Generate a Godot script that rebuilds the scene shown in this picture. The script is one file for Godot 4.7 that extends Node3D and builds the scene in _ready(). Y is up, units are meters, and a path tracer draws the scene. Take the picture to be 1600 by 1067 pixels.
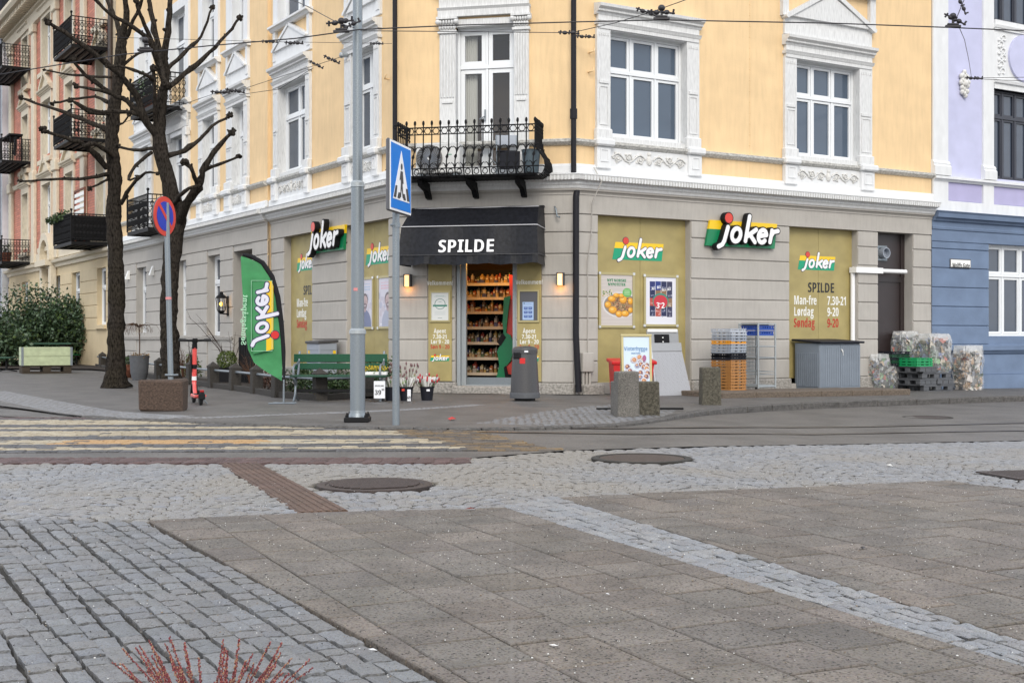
extends Node3D
# A corner shop in an old town street, seen across a cobbled square on an overcast day.

const FRX := Vector3(0.852, 0.000, -0.524)
const FCX := Vector3(0.977, -0.000, 0.213)
const FLX := Vector3(0.520, -0.000, 0.854)
const PRO := Vector3(1.295, 0.000, -25.900)
const PLO := Vector3(-2.417, 0.000, -26.709)
const CWID := 3.799
const TR := 0.55165
const TC := -0.21468
const TL := -1.02379
const CH := 1.18
var R := RandomNumberGenerator.new()
var M := {}
var T := {}
var FR: Transform3D
var FC: Transform3D
var FL: Transform3D
var sans: SystemFont
var sans_plain: SystemFont
var serif: SystemFont

class MB:
	var v := PackedVector3Array()
	var n := PackedVector3Array()
	var u := PackedVector2Array()
	var c := PackedColorArray()
	var xf := Transform3D.IDENTITY
	var col := Color.WHITE
	var flip := false   # set for mirrored frames

	func put(p: Vector3, nn: Vector3, uu := Vector2.ZERO) -> void:
		v.append(xf * p)
		var w := (xf.basis * nn).normalized()
		n.append(w if w.length_squared() > 0.5 else Vector3.UP)
		u.append(uu)
		c.append(col)

	func tri(a: Vector3, b: Vector3, d: Vector3) -> void:
		var nn := (b - a).cross(d - a).normalized()
		put(a, nn)
		put(b if flip else d, nn)
		put(d if flip else b, nn)

	func tri_n(a: Vector3, b: Vector3, d: Vector3, na: Vector3, nb: Vector3, nd: Vector3) -> void:
		put(a, na); put(d, nd); put(b, nb)

	func quad(a: Vector3, b: Vector3, d: Vector3, e: Vector3) -> void:
		var nn := (b - a).cross(d - a).normalized()
		if flip:
			tri(a, b, d)
			tri(a, d, e)
			return
		put(a, nn, Vector2(0, 1)); put(d, nn, Vector2(1, 0)); put(b, nn, Vector2(1, 1))
		put(a, nn, Vector2(0, 1)); put(e, nn, Vector2(0, 0)); put(d, nn, Vector2(1, 0))

	func box(x0: float, x1: float, y0: float, y1: float, z0: float, z1: float) -> void:
		var p := [Vector3(x0, y0, z0), Vector3(x1, y0, z0), Vector3(x1, y1, z0), Vector3(x0, y1, z0), Vector3(x0, y0, z1), Vector3(x1, y0, z1), Vector3(x1, y1, z1), Vector3(x0, y1, z1)]
		quad(p[4], p[5], p[6], p[7]); quad(p[1], p[0], p[3], p[2]); quad(p[0], p[4], p[7], p[3])
		quad(p[5], p[1], p[2], p[6]); quad(p[7], p[6], p[2], p[3]); quad(p[0], p[1], p[5], p[4])

	# a box with bevelled edges
	func bbox(x0: float, x1: float, y0: float, y1: float, z0: float, z1: float, b: float) -> void:
		var lo := Vector3(x0, y0, z0)
		var hi := Vector3(x1, y1, z1)
		var q := {}
		for i in 8:
			var s := Vector3(i & 1, (i >> 1) & 1, (i >> 2) & 1)
			var p := lo + (hi - lo) * s
			var inn := Vector3(b, b, b) * (Vector3.ONE - 2.0 * s)
			for ax in 3:
				var w := inn
				w[ax] = 0.0
				q[i * 3 + ax] = p + w
		for ax in 3:
			var a1 := (ax + 1) % 3
			var a2 := (ax + 2) % 3
			for s in 2:
				var base := s << ax
				var o := [base, base | (1 << a1), base | (1 << a1) | (1 << a2), base | (1 << a2)]
				if s == 0:
					o.reverse()
				quad(q[o[0] * 3 + ax], q[o[1] * 3 + ax], q[o[2] * 3 + ax], q[o[3] * 3 + ax])
		if b <= 0.0:
			return
		for ax in 3:
			var a1 := (ax + 1) % 3
			var a2 := (ax + 2) % 3
			for k in 4:
				var i0 := ((k & 1) << a1) | ((k >> 1) << a2)
				var i1 := i0 | (1 << ax)
				var f := [q[i0 * 3 + a1], q[i1 * 3 + a1], q[i1 * 3 + a2], q[i0 * 3 + a2]]
				if (k & 1) == (k >> 1):
					quad(f[0], f[1], f[2], f[3])
				else:
					quad(f[3], f[2], f[1], f[0])
		for i in 8:
			var par := (i & 1) ^ ((i >> 1) & 1) ^ ((i >> 2) & 1)
			if par == 1:
				tri(q[i * 3], q[i * 3 + 1], q[i * 3 + 2])
			else:
				tri(q[i * 3], q[i * 3 + 2], q[i * 3 + 1])

	func tube(pts: Array, rad: Variant, sides := 6, cap := true) -> void:
		var m := pts.size()
		var rings := []
		var nrm := []
		var up := Vector3.ZERO
		for i in m:
			var d: Vector3 = (pts[mini(i + 1, m - 1)] - pts[maxi(i - 1, 0)]).normalized()
			if up == Vector3.ZERO:
				up = Vector3.UP.cross(d)
				if up.length() < 0.05:
					up = Vector3.RIGHT.cross(d)
			up = (up - d * up.dot(d)).normalized()
			var w := d.cross(up)
			var r: float = rad[i] if rad is Array else rad
			var ring := []
			var nr := []
			for k in sides:
				var a := TAU * k / sides
				var dir := up * cos(a) + w * sin(a)
				nr.append(dir)
				ring.append(pts[i] + dir * r)
			rings.append(ring)
			nrm.append(nr)
		for i in m - 1:
			for k in sides:
				var k2 := (k + 1) % sides
				tri_n(rings[i][k], rings[i][k2], rings[i + 1][k2], nrm[i][k], nrm[i][k2], nrm[i + 1][k2])
				tri_n(rings[i][k], rings[i + 1][k2], rings[i + 1][k], nrm[i][k], nrm[i + 1][k2], nrm[i + 1][k])
		if cap:
			for k in range(1, sides - 1):
				tri(rings[0][0], rings[0][k + 1], rings[0][k])
				tri(rings[m - 1][0], rings[m - 1][k], rings[m - 1][k + 1])

	# turned about the y axis: profile of Vector2(radius, height) from the bottom up
	func lathe(pr: Array, seg := 16) -> void:
		for i in pr.size() - 1:
			var d: Vector2 = pr[i + 1] - pr[i]
			if d.length() < 1e-6:
				continue
			var nn := Vector2(d.y, -d.x).normalized()
			for k in seg:
				var a := TAU * k / seg
				var b := TAU * (k + 1) / seg
				var da := Vector3(cos(a), 0, -sin(a))
				var db := Vector3(cos(b), 0, -sin(b))
				var p0: Vector3 = da * pr[i].x + Vector3.UP * pr[i].y
				var p1: Vector3 = db * pr[i].x + Vector3.UP * pr[i].y
				var p2: Vector3 = db * pr[i + 1].x + Vector3.UP * pr[i + 1].y
				var p3: Vector3 = da * pr[i + 1].x + Vector3.UP * pr[i + 1].y
				var na := da * nn.x + Vector3.UP * nn.y
				var nb := db * nn.x + Vector3.UP * nn.y
				if pr[i].x > 1e-5:
					tri_n(p0, p1, p2, na, nb, nb)
				if pr[i + 1].x > 1e-5:
					tri_n(p0, p2, p3, na, nb, na)

	# a polygon in the xy plane, drawn out from z0 to z1
	func prism(poly: PackedVector2Array, z0: float, z1: float) -> void:
		var p := poly.duplicate()
		var area := 0.0
		for i in p.size():
			area += p[i].cross(p[(i + 1) % p.size()])
		if area < 0.0:
			p.reverse()
		var ix := Geometry2D.triangulate_polygon(p)
		for i in range(0, ix.size(), 3):
			var a := p[ix[i]]
			var b := p[ix[i + 1]]
			var d := p[ix[i + 2]]
			if (b - a).cross(d - a) < 0.0:
				var t := b
				b = d
				d = t
			tri(Vector3(a.x, a.y, z1), Vector3(b.x, b.y, z1), Vector3(d.x, d.y, z1))
			tri(Vector3(a.x, a.y, z0), Vector3(d.x, d.y, z0), Vector3(b.x, b.y, z0))
		for i in p.size():
			var a := p[i]
			var b := p[(i + 1) % p.size()]
			quad(Vector3(a.x, a.y, z0), Vector3(b.x, b.y, z0), Vector3(b.x, b.y, z1), Vector3(a.x, a.y, z1))

	# a brush stroke with round ends in the xy plane
	func stroke(pts: Array, r: float, z0: float, z1: float, closed := false) -> void:
		var m := pts.size()
		var l := []
		var rr := []
		for i in m:
			var a: Vector2 = pts[(i - 1 + m) % m] if closed else pts[maxi(i - 1, 0)]
			var b: Vector2 = pts[(i + 1) % m] if closed else pts[mini(i + 1, m - 1)]
			var d := (b - a).normalized()
			var w := Vector2(-d.y, d.x) * r
			l.append(pts[i] + w)
			rr.append(pts[i] - w)
		for i in (m if closed else m - 1):
			var j := (i + 1) % m
			var a := [rr[i], rr[j], l[j], l[i]]
			var f := a.map(func(q): return Vector3(q.x, q.y, z1))
			quad(f[0], f[1], f[2], f[3])
			var g := a.map(func(q): return Vector3(q.x, q.y, z0))
			quad(g[0], g[1], f[1], f[0])
			quad(g[2], g[3], f[3], f[2])
		if not closed:
			for e in 2:
				var ctr: Vector2 = pts[0] if e == 0 else pts[m - 1]
				var st: Vector2 = (l[0] - ctr) if e == 0 else (rr[m - 1] - ctr)
				for k in 8:
					var a: Vector2 = ctr + st.rotated(PI * k / 8.0)
					var b: Vector2 = ctr + st.rotated(PI * (k + 1) / 8.0)
					tri(Vector3(ctr.x, ctr.y, z1), Vector3(a.x, a.y, z1), Vector3(b.x, b.y, z1))
					quad(Vector3(a.x, a.y, z0), Vector3(b.x, b.y, z0), Vector3(b.x, b.y, z1), Vector3(a.x, a.y, z1))

	func disc(ctr: Vector2, r: float, z0: float, z1: float, seg := 20, ry := -1.0) -> void:
		var p := PackedVector2Array()
		for k in seg:
			p.append(ctr + Vector2(cos(TAU * k / seg) * r, sin(TAU * k / seg) * (r if ry < 0 else ry)))
		prism(p, z0, z1)

	# a moulding: profile of Vector2(out, up) drawn along x, ends cut to the mitre t0, t1
	func moulding(pr: Array, x0: float, x1: float, t0 := 0.0, t1 := 0.0) -> void:
		for i in pr.size() - 1:
			var a: Vector2 = pr[i]
			var b: Vector2 = pr[i + 1]
			quad(Vector3(x0 - a.x * t0, a.y, a.x), Vector3(x1 + a.x * t1, a.y, a.x), Vector3(x1 + b.x * t1, b.y, b.x), Vector3(x0 - b.x * t0, b.y, b.x))
		var p := PackedVector2Array(pr)
		var ix := Geometry2D.triangulate_polygon(p)
		for i in range(0, ix.size(), 3):
			var q := [p[ix[i]], p[ix[i + 1]], p[ix[i + 2]]]
			var e := q.map(func(w): return Vector3(x0 - w.x * t0, w.y, w.x))
			var f := q.map(func(w): return Vector3(x1 + w.x * t1, w.y, w.x))
			var ccw: bool = (q[1] - q[0]).cross(q[2] - q[0]) > 0.0
			if ccw:
				tri(e[0], e[1], e[2]); tri(f[0], f[2], f[1])
			else:
				tri(e[0], e[2], e[1]); tri(f[0], f[1], f[2])

	# a rectangular frame of four butted bars
	func ring(x0: float, x1: float, y0: float, y1: float, z0: float, z1: float, w: float) -> void:
		box(x0, x0 + w, y0, y1, z0, z1)
		box(x1 - w, x1, y0, y1, z0, z1)
		box(x0 + w, x1 - w, y0, y0 + w, z0, z1)
		box(x0 + w, x1 - w, y1 - w, y1, z0, z1)

	func ball(ctr: Vector3, r: Vector3, rows := 6, seg := 8) -> void:
		for i in rows:
			for k in seg:
				var q := []
				for e in [[i, k], [i, k + 1], [i + 1, k + 1], [i + 1, k]]:
					var t: float = PI * e[0] / rows
					var a: float = TAU * e[1] / seg
					q.append(Vector3(sin(t) * cos(a), cos(t), -sin(t) * sin(a)))
				var inv := Vector3(1 / r.x, 1 / r.y, 1 / r.z)
				if i < rows - 1:
					tri_n(ctr + q[0] * r, ctr + q[3] * r, ctr + q[2] * r, q[0] * inv, q[3] * inv, q[2] * inv)
				if i > 0:
					tri_n(ctr + q[0] * r, ctr + q[2] * r, ctr + q[1] * r, q[0] * inv, q[2] * inv, q[1] * inv)

	func mesh(mat: Material = null) -> ArrayMesh:
		var a := []
		a.resize(Mesh.ARRAY_MAX)
		a[Mesh.ARRAY_VERTEX] = v
		a[Mesh.ARRAY_NORMAL] = n
		a[Mesh.ARRAY_TEX_UV] = u
		a[Mesh.ARRAY_COLOR] = c
		var m := ArrayMesh.new()
		if v.size() < 3:
			return m
		m.add_surface_from_arrays(Mesh.PRIMITIVE_TRIANGLES, a)
		if mat:
			m.surface_set_material(0, mat)
		return m


# ---------- making nodes

func tag(o: Node3D, label: String, category: String, group := "", kind := "") -> Node3D:
	if label: o.set_meta("label", label)
	if category: o.set_meta("category", category)
	if group: o.set_meta("group", group)
	if kind: o.set_meta("kind", kind)
	return o

func thing(called: String, label: String, category: String, at := Vector3.ZERO, turn := 0.0, group := "") -> Node3D:
	var o := Node3D.new()
	o.name = called
	o.position = at
	o.rotation.y = turn
	add_child(o, true)
	return tag(o, label, category, group)

func obj(called: String, what: Variant, mat: Material, parent: Node3D = self) -> MeshInstance3D:
	var o := MeshInstance3D.new()
	o.name = called
	if what is MB:
		o.mesh = what.mesh(mat)
	else:
		o.mesh = what
		o.material_override = mat
	parent.add_child(o, true)
	return o

func stuff(o: Node3D) -> Node3D:
	o.set_meta("kind", "stuff")
	return o

func structure(o: Node3D) -> Node3D:
	o.set_meta("kind", "structure")
	return o

func dup(o: Node3D, at: Vector3, turn: float, label := "") -> Node3D:
	var r: Node3D = o.duplicate()
	r.name = str(o.name)
	add_child(r, true)
	r.position = at
	r.rotation.y = turn
	if label: r.set_meta("label", label)
	return r

# mesh builder whose shapes are given in a facade's axes and land in a thing's own axes
func on(frame: Transform3D, root: Node3D) -> MB:
	var b := MB.new()
	b.xf = root.transform.affine_inverse() * frame
	return b

func words(par: Node3D, s: String, where: Transform3D, cap: float, mat: Material, font: Font = null, xs := 1.0, left := false, called := "lettering") -> MeshInstance3D:
	var t := TextMesh.new()
	t.font = font if font else sans
	t.font_size = 48
	t.pixel_size = cap / (0.714 * 48.0)
	t.depth = 0.004
	t.text = s
	t.horizontal_alignment = HORIZONTAL_ALIGNMENT_LEFT if left else HORIZONTAL_ALIGNMENT_CENTER
	var o := MeshInstance3D.new()
	o.name = called
	o.mesh = t
	o.material_override = mat
	var b := where
	b.basis = b.basis * Basis.from_scale(Vector3(xs, 1, 1))
	o.transform = par.transform.affine_inverse() * b if par != self else b
	par.add_child(o, true)
	return o

func at(frame: Transform3D, x: float, y: float, z := 0.0) -> Transform3D:
	return Transform3D(frame.basis, frame * Vector3(x, y, z))

func rgb(r: float, g: float, b: float) -> Color:
	return Color(r, g, b).linear_to_srgb()

# ---------- textures and materials

func noise(freq: float, lo: float, hi: float, oct := 4, kind := FastNoiseLite.TYPE_SIMPLEX_SMOOTH, sd := 1, size := 512, mid := 0.5) -> NoiseTexture2D:
	var f := FastNoiseLite.new()
	f.noise_type = kind
	f.seed = sd
	f.frequency = freq
	f.fractal_octaves = oct
	f.fractal_type = FastNoiseLite.FRACTAL_FBM if oct > 1 else FastNoiseLite.FRACTAL_NONE
	var t := NoiseTexture2D.new()
	t.width = size
	t.height = size
	t.seamless = true
	t.noise = f
	var g := Gradient.new()
	g.offsets = PackedFloat32Array([0.0, mid, 1.0])
	var m := (lo + hi) / 2.0
	g.colors = PackedColorArray([Color(lo, lo, lo), Color(m, m, m), Color(hi, hi, hi)])
	t.color_ramp = g
	return t

func mt(k: String, r: float, g: float, b: float, rough: float, o := {}) -> StandardMaterial3D:
	var m := StandardMaterial3D.new()
	m.resource_name = k
	m.albedo_color = rgb(r, g, b)
	m.roughness = rough
	m.metallic = o.get("metal", 0.0)
	if o.has("spec"): m.metallic_specular = o.spec
	if o.has("tex") or o.has("bump"):
		m.uv1_triplanar = not o.has("uv")
		m.uv1_world_triplanar = not o.has("own") and not o.has("uv")
		var s: Variant = o.get("s", 1.0)
		m.uv1_scale = s if s is Vector3 else Vector3.ONE * s
		if o.has("tex"): m.albedo_texture = T[o.tex]
		if o.has("bump"):
			m.heightmap_enabled = true
			m.heightmap_texture = T[o.bump]
			m.heightmap_scale = o.get("cm", 0.2)
	if o.has("det"):
		m.detail_enabled = true
		m.detail_albedo = T[o.det]
		m.detail_blend_mode = BaseMaterial3D.BLEND_MODE_MUL
		m.detail_uv_layer = BaseMaterial3D.DETAIL_UV_2
		m.uv2_triplanar = true
		m.uv2_world_triplanar = true
		var s2: Variant = o.get("s2", 1.0)
		m.uv2_scale = s2 if s2 is Vector3 else Vector3.ONE * s2
	m.vertex_color_use_as_albedo = o.get("vcol", false)
	if o.has("coat"):
		m.clearcoat_enabled = true
		m.clearcoat = o.coat
		m.clearcoat_roughness = 0.1
	if o.has("emit"):
		m.emission_enabled = true
		m.emission = o.emit
		m.emission_energy_multiplier = o.get("glow", 1.0)
	if o.has("back"):
		m.backlight_enabled = true
		m.backlight = o.back
	if o.get("two", false): m.cull_mode = BaseMaterial3D.CULL_DISABLED
	if o.has("alpha"):
		m.transparency = BaseMaterial3D.TRANSPARENCY_ALPHA
		m.albedo_color.a = o.alpha
	M[k] = m
	return m

func make_materials() -> void:
	sans = SystemFont.new(); sans.font_names = PackedStringArray(["Droid Sans"]); sans.font_weight = 700
	sans_plain = SystemFont.new(); sans_plain.font_names = PackedStringArray(["Droid Sans"])
	serif = SystemFont.new(); serif.font_names = PackedStringArray(["Droid Serif"]); serif.font_weight = 700
	T.mottle = noise(0.008, 0.86, 1.0, 5)
	T.dirt = noise(0.035, 0.55, 1.08, 6, FastNoiseLite.TYPE_SIMPLEX_SMOOTH, 27, 512, 0.4)
	T.soft = noise(0.006, 0.93, 1.0, 4, FastNoiseLite.TYPE_SIMPLEX_SMOOTH, 7)
	T.grain = noise(0.06, 0.72, 1.0, 3, FastNoiseLite.TYPE_SIMPLEX_SMOOTH, 3)
	T.speck = noise(0.13, 0.35, 1.0, 2, FastNoiseLite.TYPE_VALUE, 5, 512, 0.35)
	T.grit = noise(0.22, 0.2, 1.0, 2, FastNoiseLite.TYPE_CELLULAR, 9)
	T.rough = noise(0.045, 0.0, 1.0, 5, FastNoiseLite.TYPE_SIMPLEX_SMOOTH, 11)
	T.fine = noise(0.12, 0.0, 1.0, 3, FastNoiseLite.TYPE_SIMPLEX_SMOOTH, 13)
	T.wear = noise(0.02, 0.25, 1.35, 5, FastNoiseLite.TYPE_SIMPLEX_SMOOTH, 17, 512, 0.42)
	T.streak = noise(0.02, 0.80, 1.0, 4, FastNoiseLite.TYPE_SIMPLEX_SMOOTH, 19, 512, 0.3)
	T.drip = noise(0.02, 0.925, 1.0, 5, FastNoiseLite.TYPE_SIMPLEX_SMOOTH, 47, 512, 0.35)
	T.damp = noise(0.010, 0.83, 1.06, 6, FastNoiseLite.TYPE_SIMPLEX_SMOOTH, 41, 512, 0.45)
	T.brick = brick_image()
	T.paving = noise(0.25, 0.45, 1.0, 1, FastNoiseLite.TYPE_VALUE, 23, 1024)
	T.asphalt = asphalt_image(0)
	T.aggregate = asphalt_image(1)
	T.pebble = asphalt_image(2)
	var plaster := {"tex": "soft", "s": 0.35, "bump": "fine", "cm": 0.15, "det": "drip", "s2": Vector3(0.9, 0.1, 0.9)}
	mt("yellow", 0.87, 0.63, 0.355, 0.85, plaster)
	mt("white", 0.75, 0.76, 0.765, 0.7, {"tex": "soft", "s": Vector3(1.5, 0.4, 1.5), "bump": "fine", "cm": 0.08})
	mt("white_worn", 0.76, 0.765, 0.76, 0.8, {"tex": "streak", "s": Vector3(3.0, 0.35, 3.0), "bump": "fine", "cm": 0.12})
	mt("ornament", 0.74, 0.73, 0.70, 0.8, {"tex": "streak", "s": 2.0})
	mt("ledge", 0.70, 0.69, 0.65, 0.85, {"tex": "dirt", "s": 0.8, "bump": "rough", "cm": 0.3})
	mt("grey", 0.465, 0.438, 0.40, 0.85, {"tex": "soft", "s": 0.4, "bump": "fine", "cm": 0.15, "det": "drip", "s2": Vector3(1.2, 0.15, 1.2)})
	mt("grey_dirty", 0.40, 0.375, 0.34, 0.9, {"tex": "dirt", "s": 0.9, "bump": "rough", "cm": 0.5})
	mt("olive", 0.41, 0.335, 0.135, 0.6, {"tex": "mottle", "s": 0.5})
	mt("olive_metal", 0.40, 0.345, 0.17, 0.4, {"metal": 0.2})
	mt("silver", 0.62, 0.62, 0.60, 0.3, {"metal": 0.8})
	mt("blue", 0.165, 0.23, 0.35, 0.75, {"tex": "mottle", "s": 0.4, "bump": "fine", "cm": 0.2})
	mt("lilac", 0.55, 0.56, 0.755, 0.8, {"tex": "soft", "s": 0.5, "bump": "fine", "cm": 0.15})
	mt("lilac_dark", 0.45, 0.425, 0.64, 0.8, {"tex": "soft", "s": 0.5, "bump": "fine", "cm": 0.15})
	mt("cream", 0.66, 0.535, 0.34, 0.85, plaster)
	mt("cream_stone", 0.70, 0.62, 0.48, 0.8, {"tex": "streak", "s": Vector3(2, 0.3, 2), "bump": "fine", "cm": 0.1})
	mt("brick", 0.95, 0.93, 0.92, 0.9, {"tex": "brick", "s": 0.36})
	mt("cold_white", 0.75, 0.77, 0.82, 0.8, plaster)
	mt("glass", 0.06, 0.078, 0.11, 0.06, {"tex": "mottle", "s": 0.3})
	mt("glass_blue", 0.072, 0.102, 0.145, 0.07, {"tex": "soft", "s": 0.3})
	mt("glass_dark", 0.016, 0.016, 0.02, 0.05)
	mt("glass_clear", 0.2, 0.22, 0.24, 0.03, {"alpha": 0.06})
	mt("frame_white", 0.74, 0.76, 0.775, 0.45)
	mt("frame_dark", 0.018, 0.02, 0.032, 0.4)
	mt("curtain", 0.5, 0.5, 0.46, 0.9)
	mt("iron", 0.010, 0.010, 0.011, 0.6, {"spec": 0.25, "bump": "fine", "s": 4.0, "cm": 0.1})
	mt("pipe", 0.014, 0.014, 0.018, 0.5, {"spec": 0.3})
	mt("pipe_brown", 0.035, 0.024, 0.02, 0.4)
	mt("galv", 0.30, 0.34, 0.37, 0.45, {"metal": 0.55, "tex": "grain", "s": 2.0})
	mt("galv_light", 0.48, 0.52, 0.54, 0.5, {"metal": 0.35, "tex": "grain", "s": 2.0})
	mt("steel", 0.55, 0.57, 0.58, 0.35, {"metal": 0.8})
	mt("awning", 0.017, 0.018, 0.023, 0.45, {"spec": 0.3, "tex": "dirt", "s": 0.5, "bump": "rough", "cm": 0.25})
	mt("piping", 0.6, 0.6, 0.62, 0.6)
	mt("letter_white", 0.80, 0.80, 0.80, 0.5)
	mt("letter_print", 0.74, 0.74, 0.70, 0.6)
	mt("letter_grey", 0.66, 0.64, 0.56, 0.6)
	mt("letter_black", 0.012, 0.012, 0.012, 0.5)
	mt("letter_red", 0.42, 0.03, 0.012, 0.5)
	mt("sign_green", 0.0, 0.19, 0.07, 0.4)
	mt("sign_teal", 0.0, 0.30, 0.15, 0.45)
	mt("sign_yellow", 0.80, 0.52, 0.005, 0.4)
	mt("sign_red", 0.60, 0.045, 0.025, 0.4)
	mt("sign_blue", 0.0, 0.175, 0.60, 0.5, {"spec": 0.25})
	mt("sign_deep_blue", 0.012, 0.035, 0.40, 0.4)
	mt("sign_back", 0.10, 0.10, 0.11, 0.5, {"metal": 0.4})
	mt("black", 0.010, 0.010, 0.011, 0.55, {"spec": 0.3})
	mt("black_soft", 0.016, 0.016, 0.018, 0.8, {"spec": 0.25})
	mt("dark_brown", 0.030, 0.021, 0.021, 0.4, {"tex": "soft", "s": 1.0})
	mt("paper", 0.78, 0.79, 0.82, 0.7)
	mt("paper_white", 0.78, 0.78, 0.76, 0.6)
	mt("plastic_grey", 0.075, 0.074, 0.078, 0.5, {"tex": "grain", "s": 1.2})
	mt("plastic_grey_light", 0.28, 0.31, 0.36, 0.5)
	mt("plastic_dark", 0.014, 0.015, 0.021, 0.55, {"spec": 0.3})
	mt("plastic_orange", 0.52, 0.235, 0.06, 0.55, {"tex": "grain", "s": 2.0})
	mt("plastic_bright_orange", 0.72, 0.30, 0.02, 0.5)
	mt("plastic_green", 0.005, 0.28, 0.09, 0.5)
	mt("plastic_blue", 0.006, 0.05, 0.30, 0.45)
	mt("plastic_red", 0.50, 0.012, 0.012, 0.4)
	mt("pallet_grey", 0.10, 0.105, 0.115, 0.6, {"tex": "mottle", "s": 1.0})
	mt("shed", 0.20, 0.235, 0.28, 0.55, {"tex": "soft", "s": 0.8})
	mt("concrete", 0.22, 0.20, 0.15, 0.95, {"tex": "speck", "s": 2.2, "bump": "grit", "cm": 0.5, "det": "dirt", "s2": 0.9})
	mt("concrete_light", 0.30, 0.28, 0.25, 0.95, {"tex": "speck", "s": 2.0, "bump": "grit", "cm": 0.4, "det": "mottle", "s2": 0.8})
	mt("brown_stone", 0.095, 0.062, 0.045, 0.9, {"tex": "dirt", "s": 1.2, "bump": "rough", "cm": 1.2})
	mt("fence_wood", 0.05, 0.044, 0.038, 0.9, {"tex": "dirt", "s": 1.6, "bump": "rough", "cm": 0.5})
	mt("bark", 0.062, 0.052, 0.043, 1.0, {"spec": 0.2, "tex": "wear", "s": Vector3(2.2, 0.8, 2.2), "bump": "rough", "cm": 3.5, "det": "mottle", "s2": 0.8, "vcol": true})
	mt("twig", 0.09, 0.055, 0.04, 0.9, {"vcol": true})
	mt("leaf", 1.0, 1.0, 1.0, 0.5, {"vcol": true, "two": true, "back": Color(0.12, 0.16, 0.04)})
	mt("soil", 0.045, 0.032, 0.024, 1.0, {"tex": "dirt", "s": 2.0, "bump": "rough", "cm": 2.0})
	mt("bench_green", 0.008, 0.085, 0.04, 0.5, {"spec": 0.3, "tex": "dirt", "s": 2.5})
	mt("bright_green", 0.02, 0.22, 0.06, 0.5)
	mt("dull_green", 0.02, 0.08, 0.045, 0.7, {"tex": "dirt", "s": 2.0})
	mt("planter_paint", 0.50, 0.57, 0.36, 0.7, {"tex": "mottle", "s": 1.2})
	mt("pallet_wood", 0.06, 0.045, 0.03, 0.9, {"tex": "dirt", "s": 2.0})
	mt("flag_green", 0.05, 0.27, 0.095, 0.75, {"two": true, "back": Color(0.02, 0.12, 0.03), "tex": "mottle", "s": 0.8})
	mt("flag_white", 0.62, 0.62, 0.70, 0.75, {"two": true})
	mt("flag_pale", 0.36, 0.62, 0.42, 0.75, {"two": true})
	mt("flag_yellow", 0.72, 0.46, 0.01, 0.75, {"two": true})
	mt("flag_red", 0.55, 0.02, 0.02, 0.75, {"two": true})
	mt("flag_navy", 0.03, 0.025, 0.08, 0.75, {"two": true})
	mt("scooter_red", 0.70, 0.085, 0.075, 0.35, {"coat": 0.4})
	mt("rubber", 0.014, 0.014, 0.015, 0.8)
	mt("tail_light", 0.35, 0.01, 0.01, 0.2)
	mt("pot_grey", 0.10, 0.105, 0.115, 0.8, {"tex": "mottle", "s": 1.5})
	mt("terracotta", 0.16, 0.055, 0.03, 0.8)
	mt("bag", 0.72, 0.72, 0.71, 0.27, {"alpha": 0.17, "bump": "rough", "s": Vector3(1.5, 0.6, 1.5), "cm": 1.5})
	mt("bag_fold", 0.70, 0.70, 0.69, 0.4, {"alpha": 0.42, "two": true})
	mt("vivid", 1.0, 1.0, 1.0, 0.5, {"vcol": true})
	mt("steel_plate", 0.46, 0.47, 0.48, 0.45, {"metal": 0.25, "tex": "grain", "s": 3.0, "bump": "rough", "cm": 0.3})
	mt("wire", 0.02, 0.018, 0.022, 0.5)
	mt("lamp_glow", 0.9, 0.75, 0.5, 0.4, {"emit": Color(1.0, 0.74, 0.45), "glow": 0.6})
	mt("lantern_glow", 0.9, 0.7, 0.3, 0.4, {"emit": Color(1.0, 0.76, 0.30), "glow": 1.0})
	mt("shop_light", 0.9, 0.8, 0.6, 0.5, {"emit": Color(1.0, 0.74, 0.40), "glow": 1.2})
	mt("shop_wall", 0.12, 0.075, 0.035, 0.8)
	mt("shop_floor", 0.05, 0.04, 0.03, 0.3)
	mt("shelf_lip", 0.65, 0.55, 0.42, 0.5)
	mt("rail", 0.08, 0.065, 0.058, 0.35, {"metal": 0.6})
	mt("cast_iron", 0.075, 0.056, 0.05, 0.55, {"metal": 0.3, "tex": "dirt", "s": 3.0, "bump": "rough", "cm": 0.3})
	mt("asphalt", 0.178, 0.171, 0.162, 0.62, {"tex": "asphalt", "s": 0.5, "bump": "grit", "cm": 0.5, "det": "damp", "s2": 0.15})
	mt("pave_asphalt", 0.175, 0.17, 0.165, 0.62, {"tex": "asphalt", "s": 0.6, "bump": "grit", "cm": 0.4, "det": "damp", "s2": 0.22})
	mt("joint", 0.040, 0.036, 0.030, 1.0, {"tex": "mottle", "s": 1.0, "bump": "grit", "cm": 0.5})
	mt("sett", 1.0, 1.0, 1.0, 0.62, {"tex": "aggregate", "s": 0.9, "bump": "rough", "cm": 1.2, "vcol": true})
	mt("slab", 1.0, 1.0, 1.0, 0.75, {"tex": "pebble", "s": 0.5, "bump": "grit", "cm": 0.6, "det": "damp", "s2": 0.35, "vcol": true})
	mt("kerb", 0.22, 0.205, 0.19, 0.85, {"tex": "speck", "s": 2.0, "bump": "rough", "cm": 0.8, "det": "dirt", "s2": 0.5})
	mt("paint", 0.62, 0.54, 0.36, 0.7, {"tex": "wear", "s": Vector3(0.9, 1, 0.9), "bump": "rough", "cm": 0.5})
	mt("paint_white", 0.60, 0.58, 0.48, 0.7, {"tex": "wear", "s": 1.1})
	mt("ground", 0.06, 0.055, 0.048, 1.0, {"tex": "mottle", "s": 0.3})

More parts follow.
